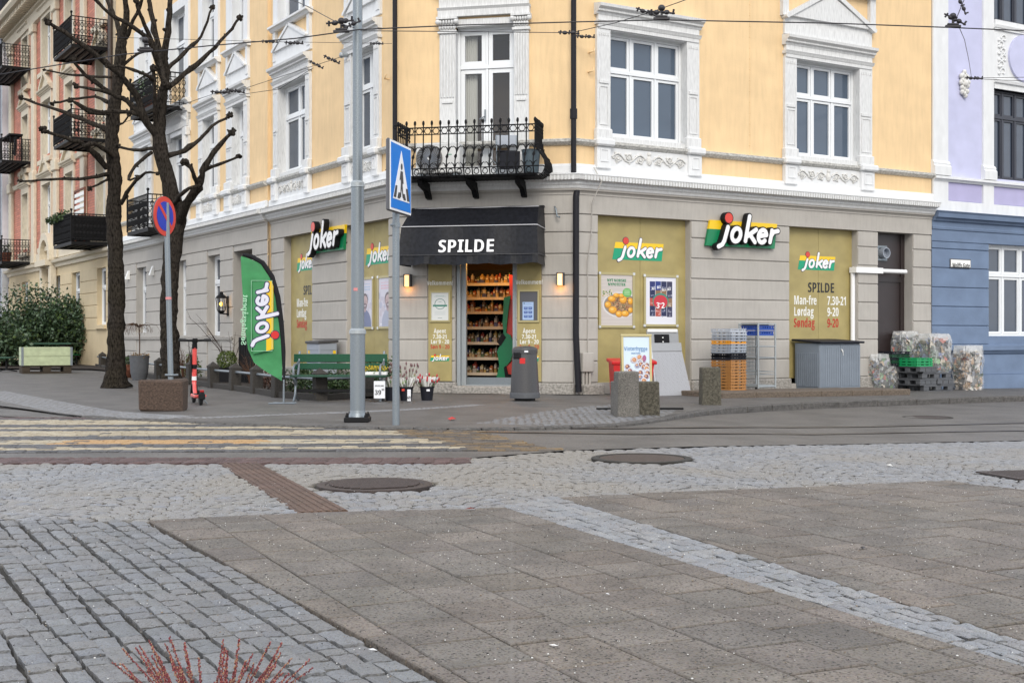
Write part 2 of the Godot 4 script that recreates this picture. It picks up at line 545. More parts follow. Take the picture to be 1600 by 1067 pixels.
func brick_image() -> ImageTexture:
	var g := RandomNumberGenerator.new()
	g.seed = 4
	var im := Image.create(256, 256, false, Image.FORMAT_RGB8)
	im.fill(Color(0.60, 0.45, 0.39))
	for j in 26:
		var y0 := int(j * 256.0 / 26.0)
		var y1 := int((j + 1) * 256.0 / 26.0)
		for i in 8:
			var f := g.randf_range(0.86, 1.06)
			var x0 := i * 32 + (16 if j % 2 else 0)
			for k in 30:
				im.fill_rect(Rect2i((x0 + k) % 256, y0, 1, y1 - y0 - 2), Color(0.79 * f, 0.51 * f, 0.43 * f))
	return ImageTexture.create_from_image(im)

func asphalt_image(kind: int) -> ImageTexture:
	var g := RandomNumberGenerator.new()
	g.seed = 31 + kind
	var im := Image.create(1024, 1024, false, Image.FORMAT_RGB8)
	im.fill(Color(0.86, 0.86, 0.86) if kind == 0 else Color(0.88, 0.88, 0.88))
	for i in (90000 if kind == 0 else 60000):
		var w := g.randi_range(2, 6) if kind == 0 else g.randi_range(1, 4)
		var r := g.randf()
		var v := g.randf_range(0.62, 1.0) if r > 0.06 else g.randf_range(0.3, 0.55)
		if kind == 1:
			v = g.randf_range(0.70, 1.0) if r > 0.07 else g.randf_range(0.3, 0.6)
		if kind == 2:
			w = g.randi_range(1, 5)
			v = g.randf_range(0.62, 0.98) if r > 0.12 else g.randf_range(0.14, 0.4)
			if r > 0.965: v = 1.0
			if r > 0.965 and w > 3: w = 3
		im.fill_rect(Rect2i(g.randi_range(0, 1018), g.randi_range(0, 1018), w, g.randi_range(2, 5) if kind == 0 else w), Color(v, v * g.randf_range(0.95, 1.0), v * g.randf_range(0.9, 1.0)))
	return ImageTexture.create_from_image(im)

# ---------- the ground

func slope(x: float, z: float) -> float:
	return -0.014 * clampf(x - 1.3, 0.0, 25.0) * smoothstep(12.0, 20.0, -z)

func road_y(x: float, z: float) -> float:
	return slope(x, z) - 0.03 - 0.08 * smoothstep(1.5, 4.5, x) * smoothstep(13.0, 17.0, -z)

func sheet(b: MB, poly: PackedVector2Array, off: float, road: bool, cell := 1.0) -> void:
	var lo := poly[0]
	var hi := poly[0]
	for p in poly:
		lo = lo.min(p)
		hi = hi.max(p)
	var x := floorf(lo.x / cell) * cell
	while x < hi.x:
		var z := floorf(lo.y / cell) * cell
		while z < hi.y:
			var sq := PackedVector2Array([Vector2(x, z), Vector2(x + cell, z), Vector2(x + cell, z + cell), Vector2(x, z + cell)])
			for q in Geometry2D.intersect_polygons(sq, poly):
				var ix := Geometry2D.triangulate_polygon(q)
				for i in range(0, ix.size(), 3):
					var t := []
					for k in 3:
						var w: Vector2 = q[ix[i + k]]
						t.append(Vector3(w.x, off + (road_y(w.x, w.y) if road else slope(w.x, w.y)), w.y))
					if (t[1] - t[0]).cross(t[2] - t[0]).length() < 1e-6:
						continue
					if (t[1] - t[0]).cross(t[2] - t[0]).y > 0:
						b.tri(t[0], t[1], t[2])
					else:
						b.tri(t[0], t[2], t[1])
			z += cell
		x += cell

func v2(a: Array) -> PackedVector2Array:
	var p := PackedVector2Array()
	for i in range(0, a.size(), 2):
		p.append(Vector2(a[i], a[i + 1]))
	return p

# ---------- facades

func wall(b: MB, x0: float, x1: float, y0: float, y1: float, holes: Array, z := 0.0) -> void:
	var xs := [x0, x1]
	var ys := [y0, y1]
	for h in holes:
		xs.append_array([h[0], h[1]])
		ys.append_array([h[2], h[3]])
	xs.sort()
	ys.sort()
	for i in xs.size() - 1:
		for j in ys.size() - 1:
			if xs[i + 1] - xs[i] < 1e-4 or ys[j + 1] - ys[j] < 1e-4:
				continue
			var c := Vector2((xs[i] + xs[i + 1]) / 2, (ys[j] + ys[j + 1]) / 2)
			var open := false
			for h in holes:
				if c.x > h[0] and c.x < h[1] and c.y > h[2] and c.y < h[3]:
					open = true
			if not open:
				b.quad(Vector3(xs[i], ys[j], z), Vector3(xs[i + 1], ys[j], z), Vector3(xs[i + 1], ys[j + 1], z), Vector3(xs[i], ys[j + 1], z))
	for h in holes:
		var d: float = z - h[4]
		if h[4] <= 0.0:
			continue
		b.quad(Vector3(h[0], h[2], z), Vector3(h[0], h[2], d), Vector3(h[0], h[3], d), Vector3(h[0], h[3], z))
		b.quad(Vector3(h[1], h[2], d), Vector3(h[1], h[2], z), Vector3(h[1], h[3], z), Vector3(h[1], h[3], d))
		b.quad(Vector3(h[0], h[3], d), Vector3(h[1], h[3], d), Vector3(h[1], h[3], z), Vector3(h[0], h[3], z))
		b.quad(Vector3(h[0], h[2], z), Vector3(h[1], h[2], z), Vector3(h[1], h[2], d), Vector3(h[0], h[2], d))

func window(par: Node3D, F: Transform3D, x0: float, x1: float, y0: float, y1: float, z: float, cols: int, split: float, fm: Material, gm: Material, sash := 0.055, called := "window") -> MeshInstance3D:
	var b := on(F, par)
	var fw := 0.05
	b.ring(x0, x1, y0, y1, z - 0.02, z + 0.05, fw)
	var w := (x1 - x0 - 2 * fw - (cols - 1) * 0.05) / cols
	var rows := [[y0 + fw, y1 - fw]]
	var ysp := y0 + (y1 - y0) * split
	if split > 0.0:
		rows = [[y0 + fw, ysp - 0.035], [ysp + 0.035, y1 - fw]]
		b.box(x0 + fw, x1 - fw, ysp - 0.035, ysp + 0.035, z - 0.02, z + 0.06)
	var panes := []
	for i in cols:
		var a := x0 + fw + i * (w + 0.05)
		for r in rows:
			if i > 0:
				b.box(a - 0.05, a, r[0], r[1], z - 0.02, z + 0.045)
			b.ring(a + 0.006, a + w - 0.006, r[0] + 0.006, r[1] - 0.006, z - 0.02, z + 0.032, sash)
			panes.append([a + sash, a + w - sash, r[0] + sash, r[1] - sash])
	var o := obj(called, b, fm, par)
	for p in panes:
		var g := MB.new()
		g.xf = b.xf
		g.quad(Vector3(p[0], p[2], z - 0.005), Vector3(p[1], p[2], z - 0.005), Vector3(p[1], p[3], z - 0.005), Vector3(p[0], p[3], z - 0.005))
		obj("pane", g, gm, o)
	return o

func stone_blocks(par: Node3D, F: Transform3D, x0: float, x1: float, z: float, m: Material, y0 := 0.23, y1 := 3.67, step := 0.4375, skip := -1) -> void:
	var y := y0
	var i := 0
	while y < y1 - 0.1:
		var t := minf(y + step, y1)
		if y1 - t < 0.12:
			t = y1
		if i != skip:
			var b := on(F, par)
			b.bbox(x0, x1, y + 0.006, t - 0.022, z - 0.05, z + R.randf_range(-0.002, 0.002), 0.011)
			obj("stone_block", b, m, par)
		y = t
		i += 1

func scrolls(b: MB, cx: float, cy: float, w: float, h: float, z: float) -> void:
	b.ball(Vector3(cx, cy - h * 0.05, z), Vector3(h * 0.26, h * 0.38, 0.05))
	b.ball(Vector3(cx, cy + h * 0.42, z), Vector3(h * 0.17, h * 0.17, 0.045))
	for s in [-1, 1]:
		var stem := []
		for i in 28:
			var f := i / 27.0
			stem.append(Vector3(cx + s * w * (0.05 + 0.44 * f), cy + sin(f * TAU * 1.5) * h * 0.28, z + 0.008))
		b.tube(stem, 0.016, 5)
		for k in 3:
			var ox: float = cx + s * w * (0.125 + 0.147 * k)
			var up := 1 if k % 2 else -1
			var p := []
			for i in 13:
				var a: float = i * 0.72
				var r: float = h * 0.27 * (1.0 - i / 16.0)
				p.append(Vector3(ox + s * cos(a + PI) * r, cy + (sin(a) * r + h * 0.06) * up, z + 0.012))
			b.tube(p, 0.017, 5)
			b.ball(Vector3(ox, cy + h * 0.06 * up, z), Vector3(0.034, 0.034, 0.035), 4, 6)
			for q in 5:
				var a := q * 1.3 + k
				b.ball(Vector3(ox + cos(a) * h * 0.36, cy + sin(a) * h * 0.36, z - 0.01), Vector3(0.035, 0.028, 0.03), 4, 6)

const CAP := [[0.0, 0.0], [0.1, 0.0], [0.12, 0.05], [0.17, 0.06], [0.17, 0.1], [0.24, 0.14], [0.25, 0.2], [0.0, 0.24]]

func profile(a: Array, z: float, y: float) -> Array:
	return a.map(func(q): return Vector2(q[0] + z, q[1] + y))

func grand_window(par: Node3D, F: Transform3D, x0: float, x1: float, y0: float, y1: float, sx0: float, sx1: float, z: float, cols: int, gm: Material, high: int) -> void:
	var b := on(F, par)
	for s in [[sx0, x0], [x1, sx1]]:
		b.box(s[0], s[1], 5.18, y1 + 0.02, z - 0.26, z + 0.07)
		b.bbox(s[0] - 0.04, s[1] + 0.02, 5.18, 5.42, z, z + 0.13, 0.02)
		b.box(s[0] + 0.05, s[1] - 0.05, 6.35, 6.41, z + 0.07, z + 0.095)
		b.ring(s[0] + 0.06, s[1] - 0.06, 5.5, 6.3, z + 0.07, z + 0.085, 0.02)
		for k in 5:
			b.box(lerpf(s[0] + 0.05, s[1] - 0.07, k / 4.0), lerpf(s[0] + 0.05, s[1] - 0.07, k / 4.0) + 0.02, y1 - 0.12, y1 - 0.06, z + 0.07, z + 0.085)
	b.box(x0, x1, y1, y1 + 0.02, z - 0.26, z + 0.05)
	b.box(x0, x1, y0 - 0.1, y0, z - 0.26, z + 0.04)
	b.box(sx0 + 0.02, sx1 - 0.02, y1 + 0.02, y1 + 0.30, z - 0.02, z + 0.09)
	b.moulding(profile([[0.0, 0.0], [0.10, 0.0], [0.12, 0.04], [0.14, 0.07], [0.0, 0.07]], z, y1 + 0.10), sx0 - 0.02, sx1 + 0.02)
	b.moulding(profile(CAP, z, y1 + 0.30), sx0 - 0.03, sx1 + 0.03)
	if high == 1:    # a triangular gable over the cap
		var cx := (sx0 + sx1) / 2
		b.box(sx0, sx1, y1 + 0.55, y1 + 0.95, z - 0.02, z + 0.06)
		b.xf = b.xf * Transform3D(Basis(), Vector3(0, y1 + 0.95, 0))
		b.prism(PackedVector2Array([Vector2(sx0 + 0.1, 0), Vector2(sx1 - 0.1, 0), Vector2(cx, 0.62)]), z, z + 0.14)
		for s in [-1, 1]:
			b.stroke([Vector2(cx + s * (sx1 - sx0) * 0.5, -0.02), Vector2(cx, 0.72)], 0.05, z, z + 0.18)
			b.box(cx + s * (sx1 - sx0) * 0.5 - 0.09, cx + s * (sx1 - sx0) * 0.5 + 0.09, 0.0, 0.75, z, z + 0.1)
		b.box(sx0 - 0.08, sx1 + 0.08, 0.75, 0.9, z, z + 0.2)
	obj("window_surround", b, M.white_worn, par)
	window(par, F, x0, x1, y0, y1, z - 0.2, cols, 0.64, M.frame_white, gm)
	var a := on(F, par)
	a.box(sx0, sx1, 4.67, 5.05, z - 0.01, z + 0.05)
	for s in [[sx0 - 0.03, x0 - 0.02], [x1 + 0.02, sx1 + 0.03]]:
		a.bbox(s[0], s[1], 4.60, 5.055, z, z + 0.13, 0.015)
		a.ring(s[0] + 0.07, s[1] - 0.07, 4.74, 5.0, z + 0.13, z + 0.145, 0.025)
		a.bbox(s[0] - 0.05, s[1] + 0.05, 5.056, 5.2, z, z + 0.22, 0.03)
	var ap := obj("apron", a, M.white, par)
	var c := on(F, par)
	scrolls(c, (x0 + x1) / 2, 4.86, (x1 - x0) * 0.98, 0.28, z + 0.06)
	obj("relief", c, M.ornament, ap)

func upper_floor_window(par: Node3D, F: Transform3D, x0: float, x1: float, sx0: float, sx1: float, z: float, cols: int, gm: Material, y0 := 9.1, y1 := 11.2) -> void:
	var b := on(F, par)
	for s in [[sx0, x0], [x1, sx1]]:
		b.box(s[0], s[1], y0 - 0.05, y1 + 0.3, z - 0.25, z + 0.07)
	b.box(x0, x1, y1, y1 + 0.3, z - 0.25, z + 0.06)
	b.moulding(profile([[0.0, 0.0], [0.1, 0.0], [0.15, 0.06], [0.2, 0.08], [0.2, 0.13], [0.0, 0.15]], z, y0 - 0.2), sx0 - 0.08, sx1 + 0.08)
	# spandrel with its small gable under the sill
	var cx := (sx0 + sx1) / 2
	for s in [[sx0, sx0 + 0.16], [sx1 - 0.16, sx1]]:
		b.box(s[0], s[1], y0 - 0.95, y0 - 0.2, z - 0.01, z + 0.08)
	b.box(sx0 - 0.03, sx1 + 0.03, y0 - 1.05, y0 - 0.72, z - 0.01, z + 0.06)
	b.prism(PackedVector2Array([Vector2(sx0 + 0.2, y0 - 0.72), Vector2(sx1 - 0.2, y0 - 0.72), Vector2(cx, y0 - 0.24)]), z, z + 0.12)
	for s in [-1, 1]:
		b.stroke([Vector2(cx + s * (sx1 - sx0) * 0.46, y0 - 0.70), Vector2(cx, y0 - 0.22)], 0.035, z, z + 0.15)
	obj("window_surround", b, M.white, par)
	window(par, F, x0, x1, y0, y1, z - 0.2, cols, 0.66, M.frame_white, gm)

const SIDE := -7.3

func corner_building() -> void:
	var t := thing("corner_building", "yellow corner building with white trim over a grey ground floor shop", "building", PRO)
	var segs := [[FL, -22.6, SIDE, 0.09, 0.0, 0.0], [FL, SIDE, 0.0, 0.0, 0.0, 0.423], [FC, 0.0, CWID, 0.0, 0.423, 0.403], [FR, 0.0, 10.59, 0.0, 0.403, 0.0]]
	# upper walls, with their window openings
	var hl := []   # openings of the left front
	var wl := [
		[-2.15, -0.98, -2.52, -0.70], [-6.65, -4.83, -6.97, -4.56], [-9.85, -8.95, -10.36, -8.62], [-12.45, -11.4, -12.85, -11.05],
		[-15.75, -14.15, -16.3, -13.8], [-19.3, -18.2, -19.9, -17.75]]
	for w in wl:
		hl.append([w[0], w[1], 4.7 if w == wl[4] else 5.28, 7.45, 0.0])
		hl.append([w[0], w[1], 9.1, 11.2, 0.0])
	var b := on(FL, t)
	wall(b, -22.6, SIDE, 4.1, 17.0, hl.filter(func(h): return h[1] < SIDE), 0.09)
	wall(b, SIDE, 0.0, 4.1, 17.0, hl.filter(func(h): return h[1] > SIDE), 0.0)
	b.quad(Vector3(SIDE, 0.0, 0.09), Vector3(SIDE, 0.0, 0.0), Vector3(SIDE, 17.0, 0.0), Vector3(SIDE, 17.0, 0.09))
	b.xf = t.transform.affine_inverse() * FC
	wall(b, 0.0, CWID, 4.1, 17.0, [[1.297, 2.528, 4.5, 7.55, 0.0]])
	b.xf = t.transform.affine_inverse() * FR
	var hr := [[0.813, 2.83, 5.28, 7.45, 0.0], [6.02, 8.03, 5.28, 7.45, 0.0]]
	wall(b, 0.0, 10.59, 4.1, 17.0, hr)
	obj("upper_wall", b, M.yellow, t)
	# ground-floor walls
	b = on(FL, t)
	wall(b, -22.6, SIDE, 0.0, 3.7, [[-19.9, -18.66, 1.3, 3.5, 0.32], [-15.3, -14.25, 1.2, 3.5, 0.32], [-12.25, -11.1, 1.2, 3.5, 0.32], [-10.0, -8.46, 0.0, 3.5, 0.6]], 0.06)
	b.quad(Vector3(SIDE, 0.0, 0.06), Vector3(SIDE, 0.0, -0.03), Vector3(SIDE, 3.7, -0.03), Vector3(SIDE, 3.7, 0.06))
	wall(b, SIDE, 0.0, 0.0, 3.7, [[-6.408, -4.58, 0.42, 3.67, 0.2], [-2.554, -0.39, 0.42, 3.67, 0.2]], -0.03)
	b.xf = t.transform.affine_inverse() * FC
	wall(b, 0.0, CWID, 0.0, 3.7, [[1.27, 2.55, 0.0, 3.2, 0.3]], -0.03)
	b.xf = t.transform.affine_inverse() * FR
	wall(b, 0.0, 10.59, 0.0 - 0.3, 3.7, [[0.555, 3.0, 0.22, 3.67, 0.2], [5.87, 8.05, 0.1, 3.67, 0.2], [8.732, 9.94, 0.0, 3.67, 0.33]], -0.03)
	obj("ground_floor_wall", b, M.grey, t)
	# the far sides and the roof, never seen from the square
	b = on(Transform3D(), t)
	var p1: Vector3 = FL * Vector3(-22.6, 0, 0)
	var p2: Vector3 = FR * Vector3(10.59, 0, 0)
	var p3 := p2 + FL * Vector3(-22.6, 0, 0) - PLO
	for e in [[p3, p1], [p2, p3]]:
		b.quad(e[0], e[1], e[1] + Vector3.UP * 17, e[0] + Vector3.UP * 17)
	var u := Vector3.UP * 17
	b.quad(PLO + u, PRO + u, p2 + u, p3 + u)
	b.tri(PLO + u, p3 + u, p1 + u)
	obj("roof", b, M.grey_dirty, t)
	# mouldings that run round the building
	for s in segs:
		b = on(s[0], t)
		b.moulding(profile([[-0.06, 3.67], [0.012, 3.67], [0.012, 4.05], [0.03, 4.05], [0.03, 4.08], [0.05, 4.11], [0.09, 4.13], [0.1, 4.17], [-0.06, 4.2]], s[3], 0.0), s[1], s[2], s[4], s[5])
		obj("frieze", b, M.grey, t)
		b = on(s[0], t)
		b.moulding(profile([[0.0, 4.15], [0.11, 4.17], [0.13, 4.22], [0.16, 4.25], [0.16, 4.3], [0.27, 4.33], [0.29, 4.4], [0.31, 4.43], [0.0, 4.52]], s[3], 0.0), s[1], s[2], s[4], s[5])
		var ci := obj("cornice", b, M.white_worn, t)
		b = on(s[0], t)
		var x: float = s[1] + 0.02
		while x < s[2]:
			b.box(x, x + 0.035, 4.318, 4.412, s[3] + 0.2, s[3] + 0.298)
			x += 0.075
		stuff(obj("moulding_ribs", b, M.white_worn, ci))
		b = on(s[0], t)
		b.moulding(profile([[-0.02, 4.45], [0.07, 4.45], [0.07, 4.62], [0.05, 4.67], [-0.02, 4.67]], s[3], 0.0), s[1], s[2], s[4], s[5])
		obj("plinth_band", b, M.white, t)
		b = on(s[0], t)
		b.moulding(profile([[-0.02, 5.04], [0.06, 5.06], [0.13, 5.11], [0.14, 5.16], [0.0, 5.19], [-0.02, 5.19]], s[3], 0.0), s[1], s[2], s[4], s[5])
		obj("ledge", b, M.ledge, t)
	# rusticated piers and plinths
	for s in [[FL, -4.57, -2.56, 0.0], [FL, -0.385, 0.0, 0.0], [FL, SIDE + 0.02, -6.415, 0.0], [FL, -8.45, SIDE, 0.09], [FL, -11.09, -10.01, 0.09], [FL, -14.24, -12.26, 0.09], [FL, -18.65, -15.31, 0.09], [FL, -22.55, -19.91, 0.09],
			[FC, 0.0, 0.68, 0.0], [FC, 0.685, 1.265, 0.0], [FC, 2.555, 3.08, 0.0], [FC, 3.085, CWID - 0.05, 0.0],
			[FR, 0.0, 0.55, 0.0], [FR, 3.01, 5.865, 0.0], [FR, 8.06, 8.725, 0.0], [FR, 9.95, 10.585, 0.0]]:
		stone_blocks(t, s[0], s[1], s[2], s[3], M.grey)
		b = on(s[0], t)
		b.bbox(s[1] - 0.01, s[2] + 0.03, -0.35, 0.225, s[3] - 0.1, s[3] + 0.06, 0.03)
		obj("plinth", b, M.grey_dirty, t)
	b = on(FR, t)
	b.bbox(0.555, 3.0, -0.2, 0.2, -0.3, -0.12, 0.02)
	b.box(5.87, 8.05, -0.3, 0.08, -0.3, -0.12)
	b.xf = t.transform.affine_inverse() * FL
	b.bbox(-6.42, -4.57, 0.2, 0.41, -0.2, 0.03, 0.02)
	b.bbox(-2.56, -0.38, 0.2, 0.41, -0.2, 0.03, 0.02)
	b.moulding(profile([[0.0, 1.0], [0.04, 1.02], [0.04, 1.1], [0.0, 1.13]], 0.09, 0.05), -22.5, -10.02)
	obj("sill_course", b, M.grey_dirty, t)
	# painted boards in the shop's former windows
	for s in [[FR, 0.555, 3.0, 0.22], [FR, 5.87, 8.05, 0.22], [FL, -6.41, -4.58, 0.42], [FL, -2.555, -0.39, 0.42]]:
		var w: float = (s[2] - s[1]) / 2 - 0.004
		for k in 2:
			b = on(s[0], t)
			b.box(s[1] + k * (w + 0.008), s[1] + k * (w + 0.008) + w, s[3], 3.67, -0.24, -0.2)
			obj("window_board", b, M.olive, t)
	# windows of the upper floors
	grand_window(t, FR, 0.813, 2.83, 5.28, 7.45, 0.475, 3.17, 0.0, 3, M.glass_blue, 0)
	grand_window(t, FR, 6.02, 8.03, 5.28, 7.45, 5.66, 8.45, 0.0, 3, M.glass_blue, 1)
	for i in wl.size():
		var w: Array = wl[i]
		var z := 0.0 if i < 2 else 0.09
		var n := 2
		if i == 4:
			b = on(FL, t)
			for k in 2:
				var a: float = w[2] if k == 0 else w[1]
				var e: float = w[0] if k == 0 else w[3]
				b.box(a, e, 4.6, 7.5, z - 0.25, z + 0.08)
				b.bbox(a - 0.03, e + 0.03, 7.2, 7.48, z, z + 0.16, 0.03)
				b.tube([Vector3((a + e) / 2, 4.7, z + 0.1), Vector3((a + e) / 2, 7.2, z + 0.1)], 0.11, 8)
			b.box(w[0], w[1], 7.45, 7.5, z - 0.25, z + 0.06)
			b.box(w[2], w[3], 7.5, 7.9, z - 0.01, z + 0.12)
			b.moulding(profile(CAP, z, 7.9), w[2] - 0.03, w[3] + 0.03)
			obj("door_surround", b, M.white_worn, t)
			window(t, FL, w[0], w[1], 4.7, 7.45, z - 0.2, 2, 0.7, M.frame_white, M.glass, 0.07, "balcony_door")
			upper_floor_window(t, FL, w[0], w[1], w[2], w[3], z, 2, M.glass, 8.4, 11.2)
		else:
			grand_window(t, FL, w[0], w[1], 5.28, 7.45, w[2], w[3], z, n, M.glass, 0)
			upper_floor_window(t, FL, w[0], w[1], w[2], w[3], z, n, M.glass)
	# ground-floor windows and the entrance of the left front
	for w in [[-19.9, -18.66, 1.3], [-15.3, -14.25, 1.2], [-12.25, -11.1, 1.2]]:
		window(t, FL, w[0], w[1], w[2], 3.5, -0.2, 2, 0.66, M.frame_white, M.glass)
	b = on(FL, t)
	b.box(-10.0, -8.46, 0.0, 2.6, -0.6, -0.54)
	b.ring(-10.0, -8.46, 2.6, 3.5, -0.6, -0.5, 0.08)
	b.ring(-9.8, -8.7, 0.3, 2.4, -0.54, -0.51, 0.1)
	var dr := obj("entrance_door", b, M.dark_brown, t)
	b = on(FL, t)
	b.quad(Vector3(-9.92, 2.68, -0.55), Vector3(-8.54, 2.68, -0.55), Vector3(-8.54, 3.42, -0.55), Vector3(-9.92, 3.42, -0.55))
	obj("pane", b, M.glass_dark, dr)
	# balcony door over the shop entrance, with fluted pilasters and capitals
	b = on(FC, t)
	for s in [[0.955, 1.297], [2.528, 2.835]]:
		b.box(s[0], s[1], 4.5, 7.5, -0.25, 0.07)
		b.bbox(s[0] - 0.02, s[1] + 0.02, 4.5, 4.9, 0.0, 0.12, 0.02)
		b.box(s[0] + 0.06, s[1] - 0.06, 5.98, 6.03, 0.07, 0.1)
		for k in 5:
			var x: float = lerpf(s[0] + 0.045, s[1] - 0.045, k / 4.0)
			b.tube([Vector3(x, 6.1, 0.072), Vector3(x, 7.38, 0.072)], 0.024, 6)
		b.box(s[0] - 0.03, s[1] + 0.03, 7.42, 7.47, 0.0, 0.12)
		b.box(s[0] - 0.05, s[1] + 0.05, 7.70, 7.75, 0.0, 0.17)
		b.box(s[0] + 0.02, s[1] - 0.02, 7.47, 7.7, 0.0, 0.1)
		for k in 6:
			var x: float = lerpf(s[0] + 0.02, s[1] - 0.02, k / 5.0)
			b.ball(Vector3(x, 7.54, 0.1), Vector3(0.035, 0.06, 0.05), 4, 6)
			b.ball(Vector3(x + 0.02, 7.64, 0.12), Vector3(0.03, 0.05, 0.05), 4, 6)
		for e in [s[0] - 0.02, s[1] + 0.02]:
			b.ball(Vector3(e, 7.65, 0.12), Vector3(0.06, 0.06, 0.06), 6, 8)
	b.box(1.297, 2.528, 7.55, 7.7, -0.25, 0.06)
	b.box(0.93, 2.86, 7.75, 7.9, -0.02, 0.13)
	b.moulding(profile([[0.0, 0.0], [0.13, 0.0], [0.17, 0.05], [0.0, 0.06]], 0.0, 7.88), 0.92, 2.87)
	b.box(0.95, 2.84, 7.94, 8.2, -0.02, 0.1)
	b.moulding(profile(CAP, 0.04, 8.2), 0.9, 2.9)
	obj("door_surround", b, M.white_worn, t)
	var bd := window(t, FC, 1.297, 2.528, 4.5, 7.55, -0.2, 2, 0.735, M.frame_white, M.glass_clear, 0.085, "balcony_door")
	b = on(FC, t)
	b.box(1.86, 1.89, 5.62, 5.86, -0.16, -0.13)
	b.tube([Vector3(1.875, 5.72, -0.12), Vector3(1.76, 5.66, -0.11)], 0.012)
	obj("handle", b, M.galv, bd)
	b = on(FC, t)
	b.quad(Vector3(0.6, 4.5, -1.6), Vector3(3.2, 4.5, -1.6), Vector3(3.2, 7.6, -1.6), Vector3(0.6, 7.6, -1.6))
	b.quad(Vector3(0.6, 4.5, -0.26), Vector3(0.6, 4.5, -1.6), Vector3(0.6, 7.6, -1.6), Vector3(0.6, 7.6, -0.26))
	b.quad(Vector3(3.2, 4.5, -1.6), Vector3(3.2, 4.5, -0.26), Vector3(3.2, 7.6, -0.26), Vector3(3.2, 7.6, -1.6))
	b.quad(Vector3(0.6, 4.5, -0.26), Vector3(3.2, 4.5, -0.26), Vector3(3.2, 4.5, -1.6), Vector3(0.6, 4.5, -1.6))
	b.quad(Vector3(0.6, 7.6, -1.6), Vector3(3.2, 7.6, -1.6), Vector3(3.2, 7.6, -0.26), Vector3(0.6, 7.6, -0.26))
	obj("room", b, M.shop_wall, t)
	b = on(FC, t)
	for k in 14:
		var x := 1.36 + k * 0.022
		b.quad(Vector3(x, 4.55, -0.33 + 0.03 * (k % 2)), Vector3(x + 0.022, 4.55, -0.33 + 0.03 * ((k + 1) % 2)), Vector3(x + 0.022, 7.5, -0.33 + 0.03 * ((k + 1) % 2)), Vector3(x, 7.5, -0.33 + 0.03 * (k % 2)))
	obj("curtain", b, M.curtain, t)
	# the shop's door frame, threshold and step
	b = on(FC, t)
	b.box(1.285, 1.36, 0.15, 3.2, -0.33, -0.08)
	b.box(1.36, 1.45, 0.15, 3.2, -0.30, -0.2)
	b.box(2.455, 2.53, 0.15, 3.2, -0.30, -0.15)
	b.box(1.45, 2.455, 2.95, 3.2, -0.30, -0.2)
	b.box(1.45, 2.455, 0.15, 0.17, -0.33, -0.1)
	obj("door_frame", b, M.galv_light, t)
	b = on(FC, t)
	b.box(1.45, 2.455, 0.17, 0.32, -0.36, -0.3)
	obj("kick_plate", b, M.galv, t)
	b = on(FC, t)
	b.bbox(1.22, 2.62, -0.05, 0.15, -0.36, 0.12, 0.025)
	obj("door_step", b, M.grey_dirty, t)
	# dark side door of the right front
	b = on(FR, t)
	b.box(8.74, 9.93, -0.2, 2.62, -0.36, -0.30)
	b.ring(8.74, 9.93, -0.2, 2.62, -0.30, -0.27, 0.13)
	b.box(8.74, 9.93, 2.62, 3.66, -0.36, -0.29)
	b.box(9.80, 9.93, 2.62, 3.66, -0.29, -0.26)
	obj("side_door", b, M.dark_brown, t)
	for z in [[FR, 8.05, 2.86]]:
		b = on(FR, t)
		b.tube([Vector3(8.0, -0.1, -0.12), Vector3(8.0, 2.73, -0.12)], 0.055, 10)
		b.box(7.93, 8.83, 2.67, 2.80, -0.16, 0.06)
		b.tube([Vector3(8.8, 2.735, -0.02), Vector3(9.7, 2.735, -0.02)], 0.052, 10)
		b.ball(Vector3(8.0, 2.735, -0.1), Vector3(0.08, 0.08, 0.08))
		obj("exhaust_pipe", b, M.letter_white, t)
	var vb := on(FR, t)
	vb.ring(8.95, 9.3, 3.0, 3.36, -0.3, -0.24, 0.05)
	vb.box(9.0, 9.25, 3.05, 3.31, -0.29, -0.27)
	var vo := obj("air_vent", vb, M.galv, t)
	vb = on(FR, t)
	vb.xf = vb.xf * Transform3D(Basis(Vector3.RIGHT, PI / 2), Vector3(9.15, 3.18, -0.26))
	vb.lathe([Vector2(0.13, 0.0), Vector2(0.13, 0.14), Vector2(0.11, 0.14), Vector2(0.11, 0.02), Vector2(0.0, 0.02)], 20)
	obj("vent_hood", vb, M.plastic_grey_light, vo)
	# rain pipes at the corners
	b = on(FC, t)
	b.tube([Vector3(CWID - 0.02, 4.46, 0.16), Vector3(CWID - 0.02, 17.0, 0.16)], 0.055, 10)
	b.tube([Vector3(CWID - 0.02, 5.55, 0.16), Vector3(CWID - 0.02, 5.75, 0.16)], 0.075, 10)
	obj("rain_pipe", b, M.pipe, t)
	b = on(FC, t)
	b.tube([Vector3(CWID + 0.02, 4.12, 0.0), Vector3(CWID + 0.02, 3.98, 0.10), Vector3(CWID + 0.02, 1.2, 0.12), Vector3(CWID + 0.08, 0.05, 0.14)], 0.065, 10)
	obj("rain_pipe", b, M.pipe, t)
	b = on(FC, t)
	b.tube([Vector3(0.02, 4.46, 0.16), Vector3(0.02, 17.0, 0.16)], 0.05, 10)
	obj("rain_pipe", b, M.pipe, t)
	b = on(FR, t)
	b.tube([Vector3(4.671, 4.68, 0.0), Vector3(4.671, 16.9, 0.0)], 0.008, 4)
	for k in 16:
		b.ball(Vector3(4.671, 5.4 + k * 0.24, 0.0), Vector3(0.016, 0.016, 0.016), 4, 6)
	obj("wall_cable", b, M.yellow, t)
